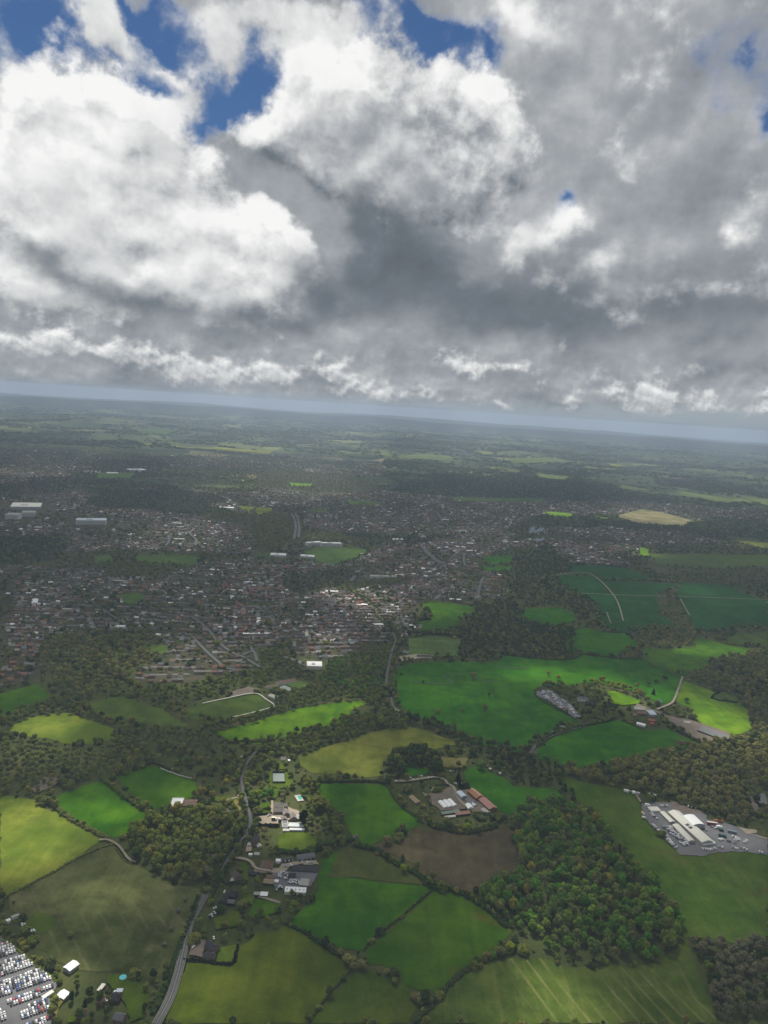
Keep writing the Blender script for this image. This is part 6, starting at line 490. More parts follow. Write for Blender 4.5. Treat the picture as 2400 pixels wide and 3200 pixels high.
# every tree of the woods, hedges, gardens and far hills: x, y, palette, shape, height, wood
POOL = []
def in_view(P, m=0.20):
    P = np.asarray(P, float); d = np.stack([P[:,0], P[:,1], np.full(len(P), 6.0-CAM_H)], 1)
    Rm = np.array(Matrix.Rotation(R(90)-PITCH, 3, 'X') @ Matrix.Rotation(ROLL, 3, 'Z')); c = d @ Rm
    u, v = c[:,0]/-c[:,2], c[:,1]/-c[:,2]
    return (c[:,2] < 0) & (abs(u) < 1200/FOC+m) & (abs(v) < 1600/FOC+m)
def clear_fields(P):
    r = np.zeros(len(P), bool)
    for p in OPEN: r |= inside(P, p)
    return r
def wob(P, amp, sc):
    return P+np.array([(mn.noise(Vector((x/sc, y/sc, 1.0))), mn.noise(Vector((x/sc, y/sc, 7.0)))) for x, y in P])*amp if len(P) else P
def jitter_grid(poly, step, ang=0.3):
    p = np.array(poly); c = p.mean(0); R2 = np.abs(p-c).max()*1.5; n = int(R2/step)+1
    g = np.stack(np.meshgrid(np.arange(-n, n+1), np.arange(-n, n+1)), -1).reshape(-1, 2)*float(step)
    g[:,0] += (np.round(g[:,1]/step) % 2)*step*0.5
    g = g+rng.uniform(-0.42, 0.42, g.shape)*step; ca, sa = math.cos(ang), math.sin(ang)
    g = np.stack([g[:,0]*ca-g[:,1]*sa, g[:,0]*sa+g[:,1]*ca], 1)+c
    far = math.hypot(*c); g = g[inside(g+(rng.normal(0, 1, g.shape)*far*0.0035 if far > 1500 else 0), poly)] if far < 2600 else g[inside(wob(g, 60.0 + far*0.03, 90.0+far*0.03), poly)]; return g[in_view(g)] if len(g) else g
OPEN_ = 0
OPEN = [p for k, p in FIELDS]+[p for k, p in PATCH]
for key, pal, step, h0, h1, poly in WOODS:
    near = np.mean([math.hypot(*p) for p in poly]) < 2600
    P = jitter_grid(poly, step*(1.30 if near else 1.12), rng.random())
    if not len(P): continue
    ok = rng.random(len(P)) < (0.92 if near else 0.86)
    if not near: ok &= ~clear_fields(P)
    for w, k, line in ROADS: ok &= ~near_line(P, line, w*0.5+2.5)
    for x, y in P[ok]:
        sh = 'cone' if pal == 'dark' and rng.random() < 0.12 else 'bush' if h1 < 8 else 'tall' if rng.random() < 0.06 else 'round'
        q = rng.random(); pp = pal
        if q < 0.06 and pal in ('olive', 'mixed', 'scrub'): pp = 'yellow'
        elif q < 0.12 and pal in ('olive', 'brown', 'scrub', 'grey'): pp = 'dark'
        elif q < 0.20 and pal in ('brown', 'grey', 'dark'): pp = 'olive'
        POOL.append((x, y, pp, sh, max(4.0, rng.normal((h0+h1)/2, (h1-h0)*0.42)), key))
for lab, w, h, line in HEDGES:      # trees standing in the hedges
    if h < 4: continue
    for x, y, a in resample(line, 11.0 if h >= 4.5 else 22.0):
        if rng.random() < 0.75: POOL.append((x+rng.uniform(-2, 2), y+rng.uniform(-2, 2), rng.choice(['olive', 'dark', 'brown', 'olive', 'green']), 'round' if rng.random() < .7 else 'bush', rng.uniform(h+0.5, h+5.0), 'hedge'))
for ri, off in ((1, 5.5), (2, 7.0), (3, 8.0)):      # trees overhanging the lanes
    w, k, line = ROADS[ri]
    for x, y, a in resample(smooth_line(line), 9.0):
        for sd in (-1, 1):
            if rng.random() < 0.72: o = off+rng.uniform(-0.8, 3.0); POOL.append((x-math.sin(a)*o*sd, y+math.cos(a)*o*sd, rng.choice(['olive', 'dark', 'brown', 'green']), 'round', rng.uniform(7, 13.5), 'hedge'))
def scatter(n, r0, r1): 
    d = np.sqrt(rng.uniform(r0*r0, r1*r1, n)); a = rng.uniform(-R(40), R(40), n); return np.stack([d*np.sin(a), d*np.cos(a)], 1)
FOOT = [(0.5*(a[0]+b[0]), 0.5*(a[1]+b[1]), 0.5*math.hypot(a[0]-b[0], a[1]-b[1])+w*0.6) for nm, lb, ct, rf, wh, rh, w, wm, rm, a, b, ex in BUILD]
def clear_of(P, polys=(), roads=4.0, foot=2.0):
    ok = np.ones(len(P), bool)
    for p in polys: ok &= ~inside(P, p)
    if roads is not None:
        for w, k, line in ROADS: ok &= ~near_line(P, line, w*0.5+roads)
    if foot is not None:
        for x, y, r in FOOT: ok &= (P[:,0]-x)**2+(P[:,1]-y)**2 > (r+foot)**2
    return ok
WP = [w[5] for w in WOODS]; TP = [p for p, a, b in TOWN]
# gardens, verges and shaws between the fields
P = np.concatenate([scatter(60000, 560, 4700), scatter(11000, 560, 1700)]); P = P[in_view(P)]
P = P[clear_of(P, OPEN+WP+TP)]
for x, y in P:
    d = math.hypot(x, y); near = d < 1700
    if near and rng.random() < 0.2: continue
    POOL.append((x, y, rng.choice(['olive', 'scrub', 'dark', 'brown', 'dark', 'olive'] if near else ['dark', 'olive', 'dark', 'brown']), 'bush' if rng.random() < (0.45 if near else .25) else 'round', rng.choice([rng.uniform(2.5, 6), rng.uniform(5, 13)]) if near else rng.uniform(7, 14), 'gardens'))
# the town: house rows with trees between them
HOUSES = []; STREET = []
SEEDS = scatter(260, 1500, 7500); SANG = rng.choice([0.0, 0.06, -0.1, 0.2, 0.4, -0.35, 1.1, 0.12], 260)+rng.normal(0, 0.05, 260)
for poly, hs, rs_ in TOWN:
    p = np.array(poly); c = p.mean(0); rad = np.abs(p-c).max()*1.1
    for sx, sy, sa in zip(SEEDS[:,0], SEEDS[:,1], SANG):
        if abs(sx-c[0]) > rad+400 or abs(sy-c[1]) > rad+600: continue
        n, k = int(700/hs), int(700/rs_)
        g = np.stack(np.meshgrid(np.arange(-n, n+1)*hs*1.0, np.arange(-k, k+1)*rs_*1.0), -1).reshape(-1, 2)
        row = np.round(g[:,1]/rs_); g = g+rng.uniform(-0.06, 0.06, g.shape)*hs; g[:,1] += 5*np.sin(g[:,0]/70.0+row)
        P = np.stack([g[:,0]*math.cos(sa)-g[:,1]*math.sin(sa), g[:,0]*math.sin(sa)+g[:,1]*math.cos(sa)], 1)+(sx, sy)
        P = P[in_view(P)]
        if not len(P): continue
        P = P[inside(wob(P, 70.0, 160.0), poly)]
        if not len(P): continue
        dd = (P[:,0,None]-SEEDS[None,:,0])**2+((P[:,1,None]-SEEDS[None,:,1])*0.7)**2
        P = P[SEEDS[np.argmin(dd, 1)][:,0] == sx]
        if not len(P): continue
        P = P[clear_of(P, OPEN+WP, 5.0, 6.0)]
        for x, y in P:
            if int(round((-(x-sx)*math.sin(sa)+(y-sy)*math.cos(sa))/rs_)) % 2 == 0: STREET.append((x, y, sa, hs, rs_))
            dens = 0.58+0.85*mn.noise(Vector((x/190.0, y/300.0, 11.0)))
            if rng.random() < dens: HOUSES.append((x, y, sa+rng.normal(0, 0.05)+(math.pi/2 if rng.random() < 0.15 else 0), hs))
T = scatter(139000, 1500, 7600); T = T[in_view(T)]
it = np.zeros(len(T), bool)
for p in TP: it |= inside(T, p)
T = T[it]; T = T[clear_of(T, OPEN+WP, 3.0, 3.0)]
HX = np.array([(h[0], h[1]) for h in HOUSES]); cell = set((int(x//9), int(y//9)) for x, y in HX)
for x, y in T:
    if (int(x//9), int(y//9)) in cell or rng.random() < 0.30+0.5*mn.noise(Vector((x/190.0, y/300.0, 11.0))): continue
    POOL.append((x, y, rng.choice(['dark', 'olive', 'scrub', 'brown', 'dark', 'green', 'yellow'], p=[.26,.24,.16,.18,.1,.03,.03]), 'round' if rng.random() < .8 else 'bush', rng.uniform(5, 13.5), 'town'))
# far hills: patches of woodland
Pf = np.concatenate([scatter(17000, 4300, 8000), scatter(19000, 7000, 13000), scatter(10000, 12000, 20000)]); Pf = Pf[in_view(Pf, 0.15)]
Pf = Pf[clear_of(Pf, [p for k, p in FIELDS]+TP, None, None)]
FAR = []
for x, y in Pf:
    v = mn.fractal(Vector((x/820.0, y/520.0, 0.7)), 1.0, 2.0, 3)
    if v < 0.06 and rng.random() < 0.93: continue
    d = math.hypot(x, y); s = rng.uniform(0.8, 1.3)*(1.0+max(0, d-6000)/9000.0)
    FAR.append((x, y, 'dark' if rng.random() < .75 else 'olive', 'clump', s, hgt(x, y)))
# the nearest trees that show largest are objects of their own; the rest is one mass
WOODLAB = {'oakwood': ("crown in the dense mixed green and brown wood beside the ploughed field", 'mixed wood'), 'barewood': ("brown-grey crown in the wide bare wood behind the car yard", 'bare wood'),
 'spinney': ("olive-brown crown in the rounded spinney beside the country road", 'spinney'), 'cornerwood': ("grey-brown crown in the dull wood at the bottom corner of the view", 'corner wood'), 'thicket': ("tree in the broad scrubby thicket between the western fields", 'thicket'),
 'hedge': ("tree growing in a field hedge, no different from its neighbours", 'hedge trees'), 'gardens': ("low garden or verge tree between the fields and houses", 'garden trees'), 'gardentrees': ("dark garden tree around the cottages by the country road", 'cottage trees'),
 'estatetrees': ("tall tree in the wooded grounds around the manor", 'manor trees'), 'yardhedge': ("scrubby bush in the strip beside the large car park", 'car park scrub'), 'darkgrove': ("dark evergreen in the grove above the farm with rusty barns", 'dark grove'), 'beltwood': ("tree in the long woodland belts between the fields and the town", 'belt trees'),
 'townwood': ("tree in the woods on the edge of the town", 'town trees'), 'farmtrees': ("tree around the lane farm and its car park", 'farm trees')}
px_ = np.array([(t[0], t[1]) for t in POOL]); size = np.array([t[4] for t in POOL])/np.maximum(np.hypot(px_[:,0], px_[:,1]), 1); vis = in_view(px_, 0.0)
order = np.argsort(-size*vis); pick = set(order[:300-len(TREES)].tolist())
for lab, pal, sh, r, h, x, y in TREES:
    nm = {'cone': 'conifer_tree', 'bush': 'shrub'}.get(sh, 'broadleaf_tree')
    plant(nm, x, y, pal, sh, r, h, label=lab, cat='shrub' if sh == 'bush' else 'tree')
POOLR = []
for i, tr in enumerate(POOL):
    x, y, pal, sh, h, key = tr
    if i in pick:
        lab, grp = WOODLAB.get(key, WOODLAB['gardens'])
        plant({'cone': 'conifer_tree', 'bush': 'shrub'}.get(sh, 'broadleaf_tree'), x, y, pal, sh, h*{'round': .40, 'tall': .26, 'cone': .27, 'bush': .6}[sh]*rng.uniform(.9, 1.1), h, label={'cone': 'pointed ', 'bush': 'low ', 'tall': 'slim '}.get(sh, 'leafy ')+lab, cat='tree', group={'cone': 'pointed trees, ', 'bush': 'low bushes, ', 'tall': 'slim trees, '}.get(sh, 'trees, ')+grp)
    else: POOLR.append((x, y, pal, sh, h/9.4 if sh != 'bush' else h/7.0, 0.0))
def mass(name, rows, **kw):
    """many plants as ONE object: points that carry palette, size and turn, instanced by geometry nodes"""
    pals = sorted(set((r[2], r[3]) for r in rows)); idx = {p: i for i, p in enumerate(pals)}
    me = bpy.data.meshes.new(name); me.from_pydata([(float(r[0]), float(r[1]), float(r[5])) for r in rows], [], [])
    a = me.attributes.new('kind', 'INT', 'POINT'); a.data.foreach_set('value', np.array([idx[r[2], r[3]] for r in rows], np.int32))
    a = me.attributes.new('size', 'FLOAT', 'POINT'); a.data.foreach_set('value', np.array([r[4] for r in rows], np.float32))
    a = me.attributes.new('turn', 'FLOAT', 'POINT'); a.data.foreach_set('value', rng.uniform(0, 6.28, len(rows)).astype(np.float32))
    o = tag(obj(name, me), kind='stuff', **kw)
    ng = bpy.data.node_groups.new(name+'_nodes', 'GeometryNodeTree'); ng.interface.new_socket('Geometry', in_out='INPUT', socket_type='NodeSocketGeometry'); ng.interface.new_socket('Geometry', in_out='OUTPUT', socket_type='NodeSocketGeometry')
    t = NT(ng); gi = t.n('NodeGroupInput'); go = t.n('NodeGroupOutput'); jo = t.n('GeometryNodeJoinGeometry')
    def attr(nm, ty): d = t.n('GeometryNodeInputNamedAttribute', data_type=ty); d.inputs[0].default_value = nm; return d.outputs[0]
    rot = t.comb(0.0, 0.0, attr('turn', 'FLOAT')); size = attr('size', 'FLOAT'); kind = attr('kind', 'INT')
    for (pal, sh), i in idx.items():
        j2 = t.n('GeometryNodeJoinGeometry')
        for k in range(SHAPES[sh]):
            src = bpy.data.objects.new('plant_source', crown_mesh(sh, k, pal)); oi = t.n('GeometryNodeObjectInfo'); oi.inputs[0].default_value = src
            g2 = t.n('GeometryNodeGeometryToInstance'); t.l(oi.outputs['Geometry'], g2.inputs[0]); t.l(g2.outputs[0], j2.inputs[0])
        cmp_ = t.n('FunctionNodeCompare', data_type='INT', operation='EQUAL'); t.l(kind, cmp_.inputs[2]); cmp_.inputs[3].default_value = i
        ip = t.n('GeometryNodeInstanceOnPoints'); t.l(gi.outputs[0], ip.inputs['Points']); t.l(cmp_.outputs[0], ip.inputs['Selection']); t.l(j2.outputs[0], ip.inputs['Instance'])
        ip.inputs['Pick Instance'].default_value = True; rv = t.n('FunctionNodeRandomValue', data_type='INT'); rv.inputs[4].default_value = 0; rv.inputs[5].default_value = SHAPES[sh]-1; rv.inputs['Seed'].default_value = i
        t.l(rv.outputs[2], ip.inputs['Instance Index']); t.l(rot, ip.inputs['Rotation']); t.l(size, ip.inputs['Scale']); t.l(ip.outputs[0], jo.inputs[0])
    t.l(jo.outputs[0], go.inputs[0])
    md = o.modifiers.new('scatter', 'NODES'); md.node_group = ng; return o
mass('woodland', POOLR+FAR, label="woods, hedgerow and garden trees spreading to the hazy hills")
# ---------------------------------------------------------------- hedges
for lab, w, h, line in HEDGES:
    ln = smooth_line(line, 3); d = np.mean([math.hypot(*p) for p in line]); st = 1.6 if d < 1400 else 2.6
    rs = np.random.default_rng(len(lab)*7+int(abs(line[0][0]))); Bl = []
    for x, y, a in resample(ln, st*0.75):
        for _ in range(max(1, int(w/2.4))): Bl.append((x+rs.uniform(-.5, .5)*w*0.6, y+rs.uniform(-.5, .5)*w*0.6, h*rs.uniform(.35, .62), h*rs.uniform(.38, .58)))
    x0, y0 = line[0]; Bl = [(x-x0, y-y0, z, r) for x, y, z, r in Bl]
    c = cards(rs, Bl, 2.2, 0.62 if d < 1400 else 0.9); k = core(rs, Bl, .88); V = c[0]+k[0]; F = c[1]+[[i+len(c[0]) for i in f] for f in k[1]]
    pal = 'conifer' if 'black' in lab or 'conifer' in lab else 'scrub' if ('brown-topped' in lab or 'scrub' in lab or 'bank' in lab) else 'dark' if 'dark' in lab else 'olive'
    o = tag(obj('hedge', mesh('hedge', V, F, LEAF[pal])), label=lab, cat='hedge'); o.location = (x0, y0, 0)
# ---------------------------------------------------------------- buildings
def roof_profile(kind, w, wh, rh):
    o = w/2+0.35
    if kind == 'gable' or kind == 'hip': return [(-o, wh-0.15), (0, rh), (o, wh-0.15), (o, wh+0.1), (0, rh+0.28), (-o, wh+0.1)]
    if kind == 'mono': return [(-o, wh), (o, rh), (o, rh+0.25), (-o, wh+0.25)]
    n = 12; arc = [(-math.cos(math.pi*i/n)*o, wh+(rh-wh)*math.sin(math.pi*i/n)) for i in range(n+1)]
    return arc+[(y*1.0, z+0.22) for y, z in arc[::-1]]
def building(nm, lab, cat, kind, wh, rh, w, wm, rm, A, B, ex):
    cx, cy = (A[0]+B[0])/2, (A[1]+B[1])/2; L = max(math.hypot(B[0]-A[0], B[1]-A[1]), 2.5); rz = math.atan2(B[1]-A[1], B[0]-A[0])
    e = empty(nm, (cx, cy, 0), rz, label=lab, cat=cat); hl = L/2; W_ = MB(); hw = w/2; wmat = M[wm]
    if kind in ('gable',): W_.prism([(-hw, -0.5), (hw, -0.5), (hw, wh-0.05), (0, rh-0.05), (-hw, wh-0.05)], -hl, hl)
    elif kind == 'mono': W_.prism([(-hw, -0.5), (hw, -0.5), (hw, rh-0.05), (-hw, wh-0.05)], -hl, hl)
    elif kind == 'barrel': W_.prism([(-hw, -0.5), (hw, -0.5)]+[(math.cos(math.pi*i/10)*hw, wh+(rh-wh)*math.sin(math.pi*i/10)-0.05) for i in range(11)], -hl, hl)
    else: W_.box(-hl, hl, -hw, hw, -0.5, wh)
    W_.build('wall', wmat, e)
    Rf = MB(); ov = 0.4
    if kind == 'hip':
        r = max(0.0, hl-hw*0.9); o = 0.5; z0 = wh-0.1
        Rf.add([(-hl-o,-hw-o,z0),(hl+o,-hw-o,z0),(hl+o,hw+o,z0),(-hl-o,hw+o,z0),(-r,0,rh),(r,0,rh)], [(0,1,5,4),(1,2,5),(2,3,4,5),(3,0,4),(3,2,1,0)])
    elif kind == 'flat':
        Rf.box(-hl-0.25, hl+0.25, -hw-0.25, hw+0.25, wh+0.003, rh-0.1)
    else: Rf.prism(roof_profile(kind, w, wh, rh), -hl-ov, hl+ov)
    ro = Rf.build('roof', M[rm], e)
    if kind == 'flat' and ex == 'parapet':
        t = 0.4; pb = MB(); z0, z1 = rh-0.097, rh+0.55
        pb.box(-hl-.3, hl+.3, -hw-.3, -hw-.3+t, z0, z1); pb.box(-hl-.3, hl+.3, hw+.3-t, hw+.3, z0, z1); pb.box(-hl-.3, -hl-.3+t, -hw-.3+t, hw+.3-t, z0, z1); pb.box(hl+.3-t, hl+.3, -hw-.3+t, hw+.3-t, z0, z1); pb.build('parapet', M['whitep'], ro)
        u = MB(); u.box(-hl*.35, hl*.1, -hw*.3, hw*.2, rh-0.095, rh+min(2.2, rh*0.2)); u.build('roof_plant', M['greyp'], ro)
    def panel(x, sx, z0, z1, side, mname, pname):
        b = MB(); y = side*(hw+0.02); b.box(x-sx/2, x+sx/2, min(y-side*0.12, y+side*0.05), max(y-side*0.12, y+side*0.05), z0, z1); return b.build(pname, M[mname], e)
    if ex == 'win':
        for side in (-1, 1):
            panel(0.0, 1.0, 0.0, 2.1, side, 'wood', 'door')
            for x in (-hl*.62, hl*.62):
                panel(x, 1.3, 0.9, 2.1, side, 'win', 'window')
                if wh > 4.2: panel(x, 1.3, 3.0, 4.1, side, 'win', 'window')
        c = MB(); c.box(hl*.55, hl*.55+0.9, -0.35, 0.35, rh*0.75, rh+1.2); c.build('chimney', M['redbrick'], ro)
    elif ex == 'doors':
        n = max(2, min(6, int(L/4.5)))
        for side in (-1, 1):
            for i in range(n): panel(-hl+L*(i+.5)/n, L/n*.5, 0.0, min(2.4, wh-0.3), side, 'black', 'door')
    elif ex == 'lights':
        for i in range(5): b = MB(); x = -hl+L*(i+.5)/5; b.box(x-.6, x+.6, -.6, .6, rh-0.097, rh+0.15); b.build('roof_light', M['win'], ro)
        panel(0.0, 3.0, 0.0, 2.6, -1, 'black', 'door')
    elif ex == 'skylight':
        for x in (-hl*.02, hl*.16):
            b = MB(); s = (rh-wh)/hw; y0, y1 = 1.2, hw*0.66; zz = lambda y: rh+0.34-s*y
            b.add([(x-2.6,-y1,zz(y1)),(x+2.6,-y1,zz(y1)),(x+2.6,-y0,zz(y0)),(x-2.6,-y0,zz(y0)),(x-2.6,-y1,zz(y1)-.2),(x+2.6,-y1,zz(y1)-.2),(x+2.6,-y0,zz(y0)-.2),(x-2.6,-y0,zz(y0)-.2)], [(0,1,2,3),(4,7,6,5),(0,4,5,1),(1,5,6,2),(2,6,7,3),(3,7,4,0)]); b.build('skylight', M['glassdark'], ro)
        g = MB(); g.box(hl+0.002, hl+.12, -hw*.7, hw*.7, 0, wh*.85); g.build('shutter_door', M['black'], e)
    elif ex == 'ridge': b = MB(); b.box(-hl-.3, hl+.3, -.5, .5, rh+0.2, rh+0.42); b.build('ridge_strip', M['creammetal'], ro)
    elif ex == 'frames':
        b = MB(); z0, z1 = rh-0.097, rh+.25
        b.box(-hl-.3, hl+.3, -hw-.3, -hw+.3, z0, z1); b.box(-hl-.3, hl+.3, hw-.3, hw+.3, z0, z1); b.box(-hl-.3, -hl+.3, -hw+.3, hw-.3, z0, z1); b.box(hl-.3, hl+.3, -hw+.3, hw-.3, z0, z1); b.box(-hl+.3, hl-.3, -.25, .25, z0, z1); b.build('frame', M['whitep'], ro)
    if wm == 'whitewin':
        for fl in range(int(wh//3.2)):
            for side in (-1, 1): panel(0.0, L*.94, fl*3.2+1.1, fl*3.2+2.5, side, 'win', 'window_band')
    return e
for b in BUILD: building(*b)
# triple-span polytunnel of the farm
def polytunnel(spans):
    (ax, ay), (bx, by) = spans[1]; cx, cy = (ax+bx)/2, (ay+by)/2; rz = math.atan2(by-ay, bx-ax)
    e = empty('polytunnel', (cx, cy, 0), rz, label="white polytunnel of three joined arches in the farmyard", cat='polytunnel'); L = math.hypot(bx-ax, by-ay)
    w = 7.6
    for k in (-1, 0, 1):
        m = MB(); n = 12; hw = w/2-0.05
        m.prism([(-hw+k*w, 0), (hw+k*w, 0)]+[(k*w+math.cos(math.pi*i/n)*hw, 1.2+2.6*math.sin(math.pi*i/n)) for i in range(n+1)], -L/2, L/2); sp = m.build('cover', M['polythene'], e)
        h = MB()
        for j in range(5):
            x = -L/2+L*j/4
            for i in range(8):
                a0, a1 = math.pi*i/8, math.pi*(i+1)/8; h.tube((x, k*w+math.cos(a0)*hw*1.01, 1.25+2.62*math.sin(a0)), (x, k*w+math.cos(a1)*hw*1.01, 1.25+2.62*math.sin(a1)), .09, .09, 4)
        h.build('hoop', M['greyp'], sp)
    return e
polytunnel(POLYTUNNEL)
# trailers, containers, caravans, vans
def trailer(nm, lab, cat, A, B, w, h, m):
    cx, cy = (A[0]+B[0])/2, (A[1]+B[1])/2; L = max(math.hypot(B[0]-A[0], B[1]-A[1]), 3.0); rz = math.atan2(B[1]-A[1], B[0]-A[0]); hl = L/2; hw = w/2
    e = empty(nm, (cx, cy, 1.6), rz, label=lab, cat=cat)
    wheels = nm in ('lorry_trailer', 'box_lorry', 'farm_trailer', 'caravan', 'horsebox', 'box_van'); z0 = 0.75 if wheels else 0.02
    body = MB()
    if nm in ('box_lorry', 'box_van'):
        c = hl*.45 if nm == 'box_lorry' else hl*.5
        body.box(-hl, c-0.15, -hw, hw, z0, h); b = body.build('body', M['black'] if m == 'creamp' else M[m if m != 'yellowp' else 'white'], e)
        if m in ('creamp', 'yellowp'): q = MB(); q.box(-hl-.05, c-.1, -hw-.05, hw+.05, h+.003, h+.25); q.build('roof_panel', M[m], b)
        cb = MB(); cb.prism([(-hw*.95, z0), (hw*.95, z0), (hw*.9, h*.78), (-hw*.9, h*.78)], c, hl); k = cb.build('cab', M['white'], e); s = MB(); s.box(hl-.02, hl+.05, -hw*.8, hw*.8, h*.45, h*.72); s.build('windscreen', M['win'], k)
    else:
        body.box(-hl, hl, -hw, hw, z0, h); b = body.build('body', M[m], e)
        r = MB(); r.box(-hl-.06, hl+.06, -hw-.06, hw+.06, h+.003, h+.15); r.build('roof_panel', M['creammetal'] if nm == 'lorry_trailer' else M[m], b)
        d = MB(); d.box(hl+.003, hl+.06, -hw*.85, hw*.85, z0+.1, h-.2); d.build('door', M['greyp'] if m != 'white' else M['win'], e)
    if wheels:
        for x in (-hl*.6, hl*.6):
            for y in (-hw*.8, hw*.8): t = MB(); t.tube((x, y-.15, .45), (x, y+.15, .45), .45, .45, 10); t.build('wheel', M['tyre'], e)
    return e
for t in TRAILERS: trailer(*t)
# walls, fences and boards
def fence(nm, lab, cat, h, m, line):
    x0, y0 = line[0]; e = empty(nm, (x0, y0, 1.6), 0, label=lab, cat=cat); p = MB(); q = []
    for (xa, ya), (xb, yb) in zip(line, line[1:]):
        L = math.hypot(xb-xa, yb-ya); a = math.atan2(yb-ya, xb-xa); c, s = math.cos(a), math.sin(a); n = max(1, int(L/6))
        v = [(xa-x0-s*t+c*u, ya-y0+c*t+s*u, z) for z in (0.1, h) for u in (0, L-0.06) for t in (-.12, .12)]
        p.add(v, [(0,1,3,2),(4,6,7,5),(0,4,5,1),(2,3,7,6),(0,2,6,4),(1,5,7,3)]); q += [(xa-x0+c*L*i/n, ya-y0+s*L*i/n) for i in range(n)]
    p.build('panel', M[m], e)
    for x, y in q[:40]: b = MB(); b.box(x-.2, x+.2, y-.2, y+.2, 0, h+.12); b.build('post', M[m], e)
for f in WHITES: fence(*f)
# turquoise round pool in the overgrown garden
def round_pool(x, y):
    e = empty('garden_pool', (x, y, 1.5), 0, label="round turquoise garden pool on the grass behind the car park", cat='pool'); m = MB(); n = 20
    m.tube((0, 0, 0), (0, 0, 1.1), 3.4, 3.4, n); m.build('rim', M['bluemetal'], e); w = MB(); w.tube((0, 0, 1.103), (0, 0, 1.2), 3.2, 3.2, n); w.build('cover', M['turquoise'], e)
round_pool(*ROUNDPOOL)
# ---------------------------------------------------------------- town houses
RM = ['browntile', 'darktile', 'slate', 'greytile', 'redroof', 'concrete']; WMt = ['brick', 'cream', 'white', 'stone']
def house_geo(L, w, wh, rh, two=False):
    m = MB(); hl, hw = L/2, w/2
    m.prism([(-hw, -.3), (hw, -.3), (hw, wh), (0, rh), (-hw, wh)], -hl, hl, 0)
    o = hw+.35; m.prism([(-o, wh-.15), (0, rh+.03), (o, wh-.15), (o, wh+.1), (0, rh+.3), (-o, wh+.1)], -hl-.3, hl+.3, 1)
    m.box(hl*.4, hl*.4+.8, -.4, .4, rh*.8, rh+1.1, 0)
    return m
hd = np.hypot(HX[:,0], HX[:,1]); horder = np.argsort(hd); HN = set(horder[:205].tolist())
HM = {}
RL = {'browntile': 'brown-roofed', 'darktile': 'dark-roofed', 'slate': 'slate-roofed', 'greytile': 'grey-roofed', 'redroof': 'red-roofed', 'concrete': 'pale-roofed'}; WL = {'brick': 'brick', 'cream': 'cream', 'white': 'white', 'stone': 'stone'}
TV, TF, TM = [], [], []
ALLM = [M[w] for w in WMt]+[M[r] for r in RM]+[M['whiteroof'], M['whitemetal']]
for i, (x, y, a, hs) in enumerate(HOUSES):
    red = mn.noise(Vector((x/260.0, y/400.0, 3.0))) > 0.1
    rm = rng.choice(RM, p=[.24,.18,.14,.14,.24,.06] if red else [.24,.26,.22,.16,.05,.07]); wm = rng.choice(WMt, p=[.62,.13,.10,.15])
    L = float(rng.choice([hs*.60, hs*.78, hs*.97, hs*.97])); L = max(7.0, L); w = 7.5; wh, rh = (4.8, 7.6) if rng.random() < .8 else (2.9, 5.2)
    if i in HN:
        key = (round(L), wh, wm, rm)
        if key not in HM: g = house_geo(L, w, wh, rh); HM[key] = mesh('town_house', g.v, g.f, [M[wm], M[rm]], g.mi)
        o = obj('town_house', HM[key]); o.location = (x, y, 0); o.rotation_euler = (0, 0, a)
        st = 'bungalow' if wh < 4 else 'house'
        tag(o, f"{RL[rm]} {WL[wm]} {st} among the rows on the near edge of the town", 'house', f"{RL[rm]} {WL[wm]} {st}s on the near edge of the town")
        continue
    if i % 61 == 5 and hs < 20:   # shops, schools and works with long pale roofs
        L = float(rng.uniform(20, 46)); w = float(rng.uniform(9, 16)); wh, rh = 5.0, 6.5
    g = house_geo(L, w, wh, rh); c, s = math.cos(a), math.sin(a); n = len(TV)
    TV += [(x+c*p[0]-s*p[1], y+s*p[0]+c*p[1], p[2]) for p in g.v]; TF += [tuple(k+n for k in f) for f in g.f]
    wi, ri = WMt.index(wm), 4+RM.index(rm)
    if rng.random() < 0.05: ri = 10
    if L > 22: ri = 10 if rng.random() < .35 else 9
    TM += [wi if q == 0 else ri for q in g.mi]
    if rng.random() < 0.22:      # garage, conservatory or shed behind the house
        g = MB(); g.box(-2.2, 2.2, -1.8, 1.8, 0, 2.6); ox, oy = rng.uniform(-5, 5), rng.choice([-8.5, 8.5]); n = len(TV)
        TV += [(x+c*(p[0]+ox)-s*(p[1]+oy), y+s*(p[0]+ox)+c*(p[1]+oy), p[2]) for p in g.v]; TF += [tuple(k+n for k in f) for f in g.f]; TM += [11 if rng.random() < .5 else 1]*len(g.f)
tag(obj('town_houses', mesh('town_houses', TV, TF, ALLM, TM)), "thousands of small houses of the town fading into the haze", kind='stuff')
# estate streets between the house rows
SV, SF = [], []
for x, y, a, hs, r_ in STREET:
    c, s = math.cos(a), math.sin(a); n = len(SV)
    SV += [(x+c*u-s*v, y+s*u+c*v, 0.75) for u, v in ((-hs*.52, r_*.5-3.4), (hs*.52, r_*.5-3.4), (hs*.52, r_*.5+3.4), (-hs*.52, r_*.5+3.4))]; SF.append((n, n+1, n+2, n+3))
tag(obj('road', mesh('road', SV, SF, M['street'])), kind='structure')
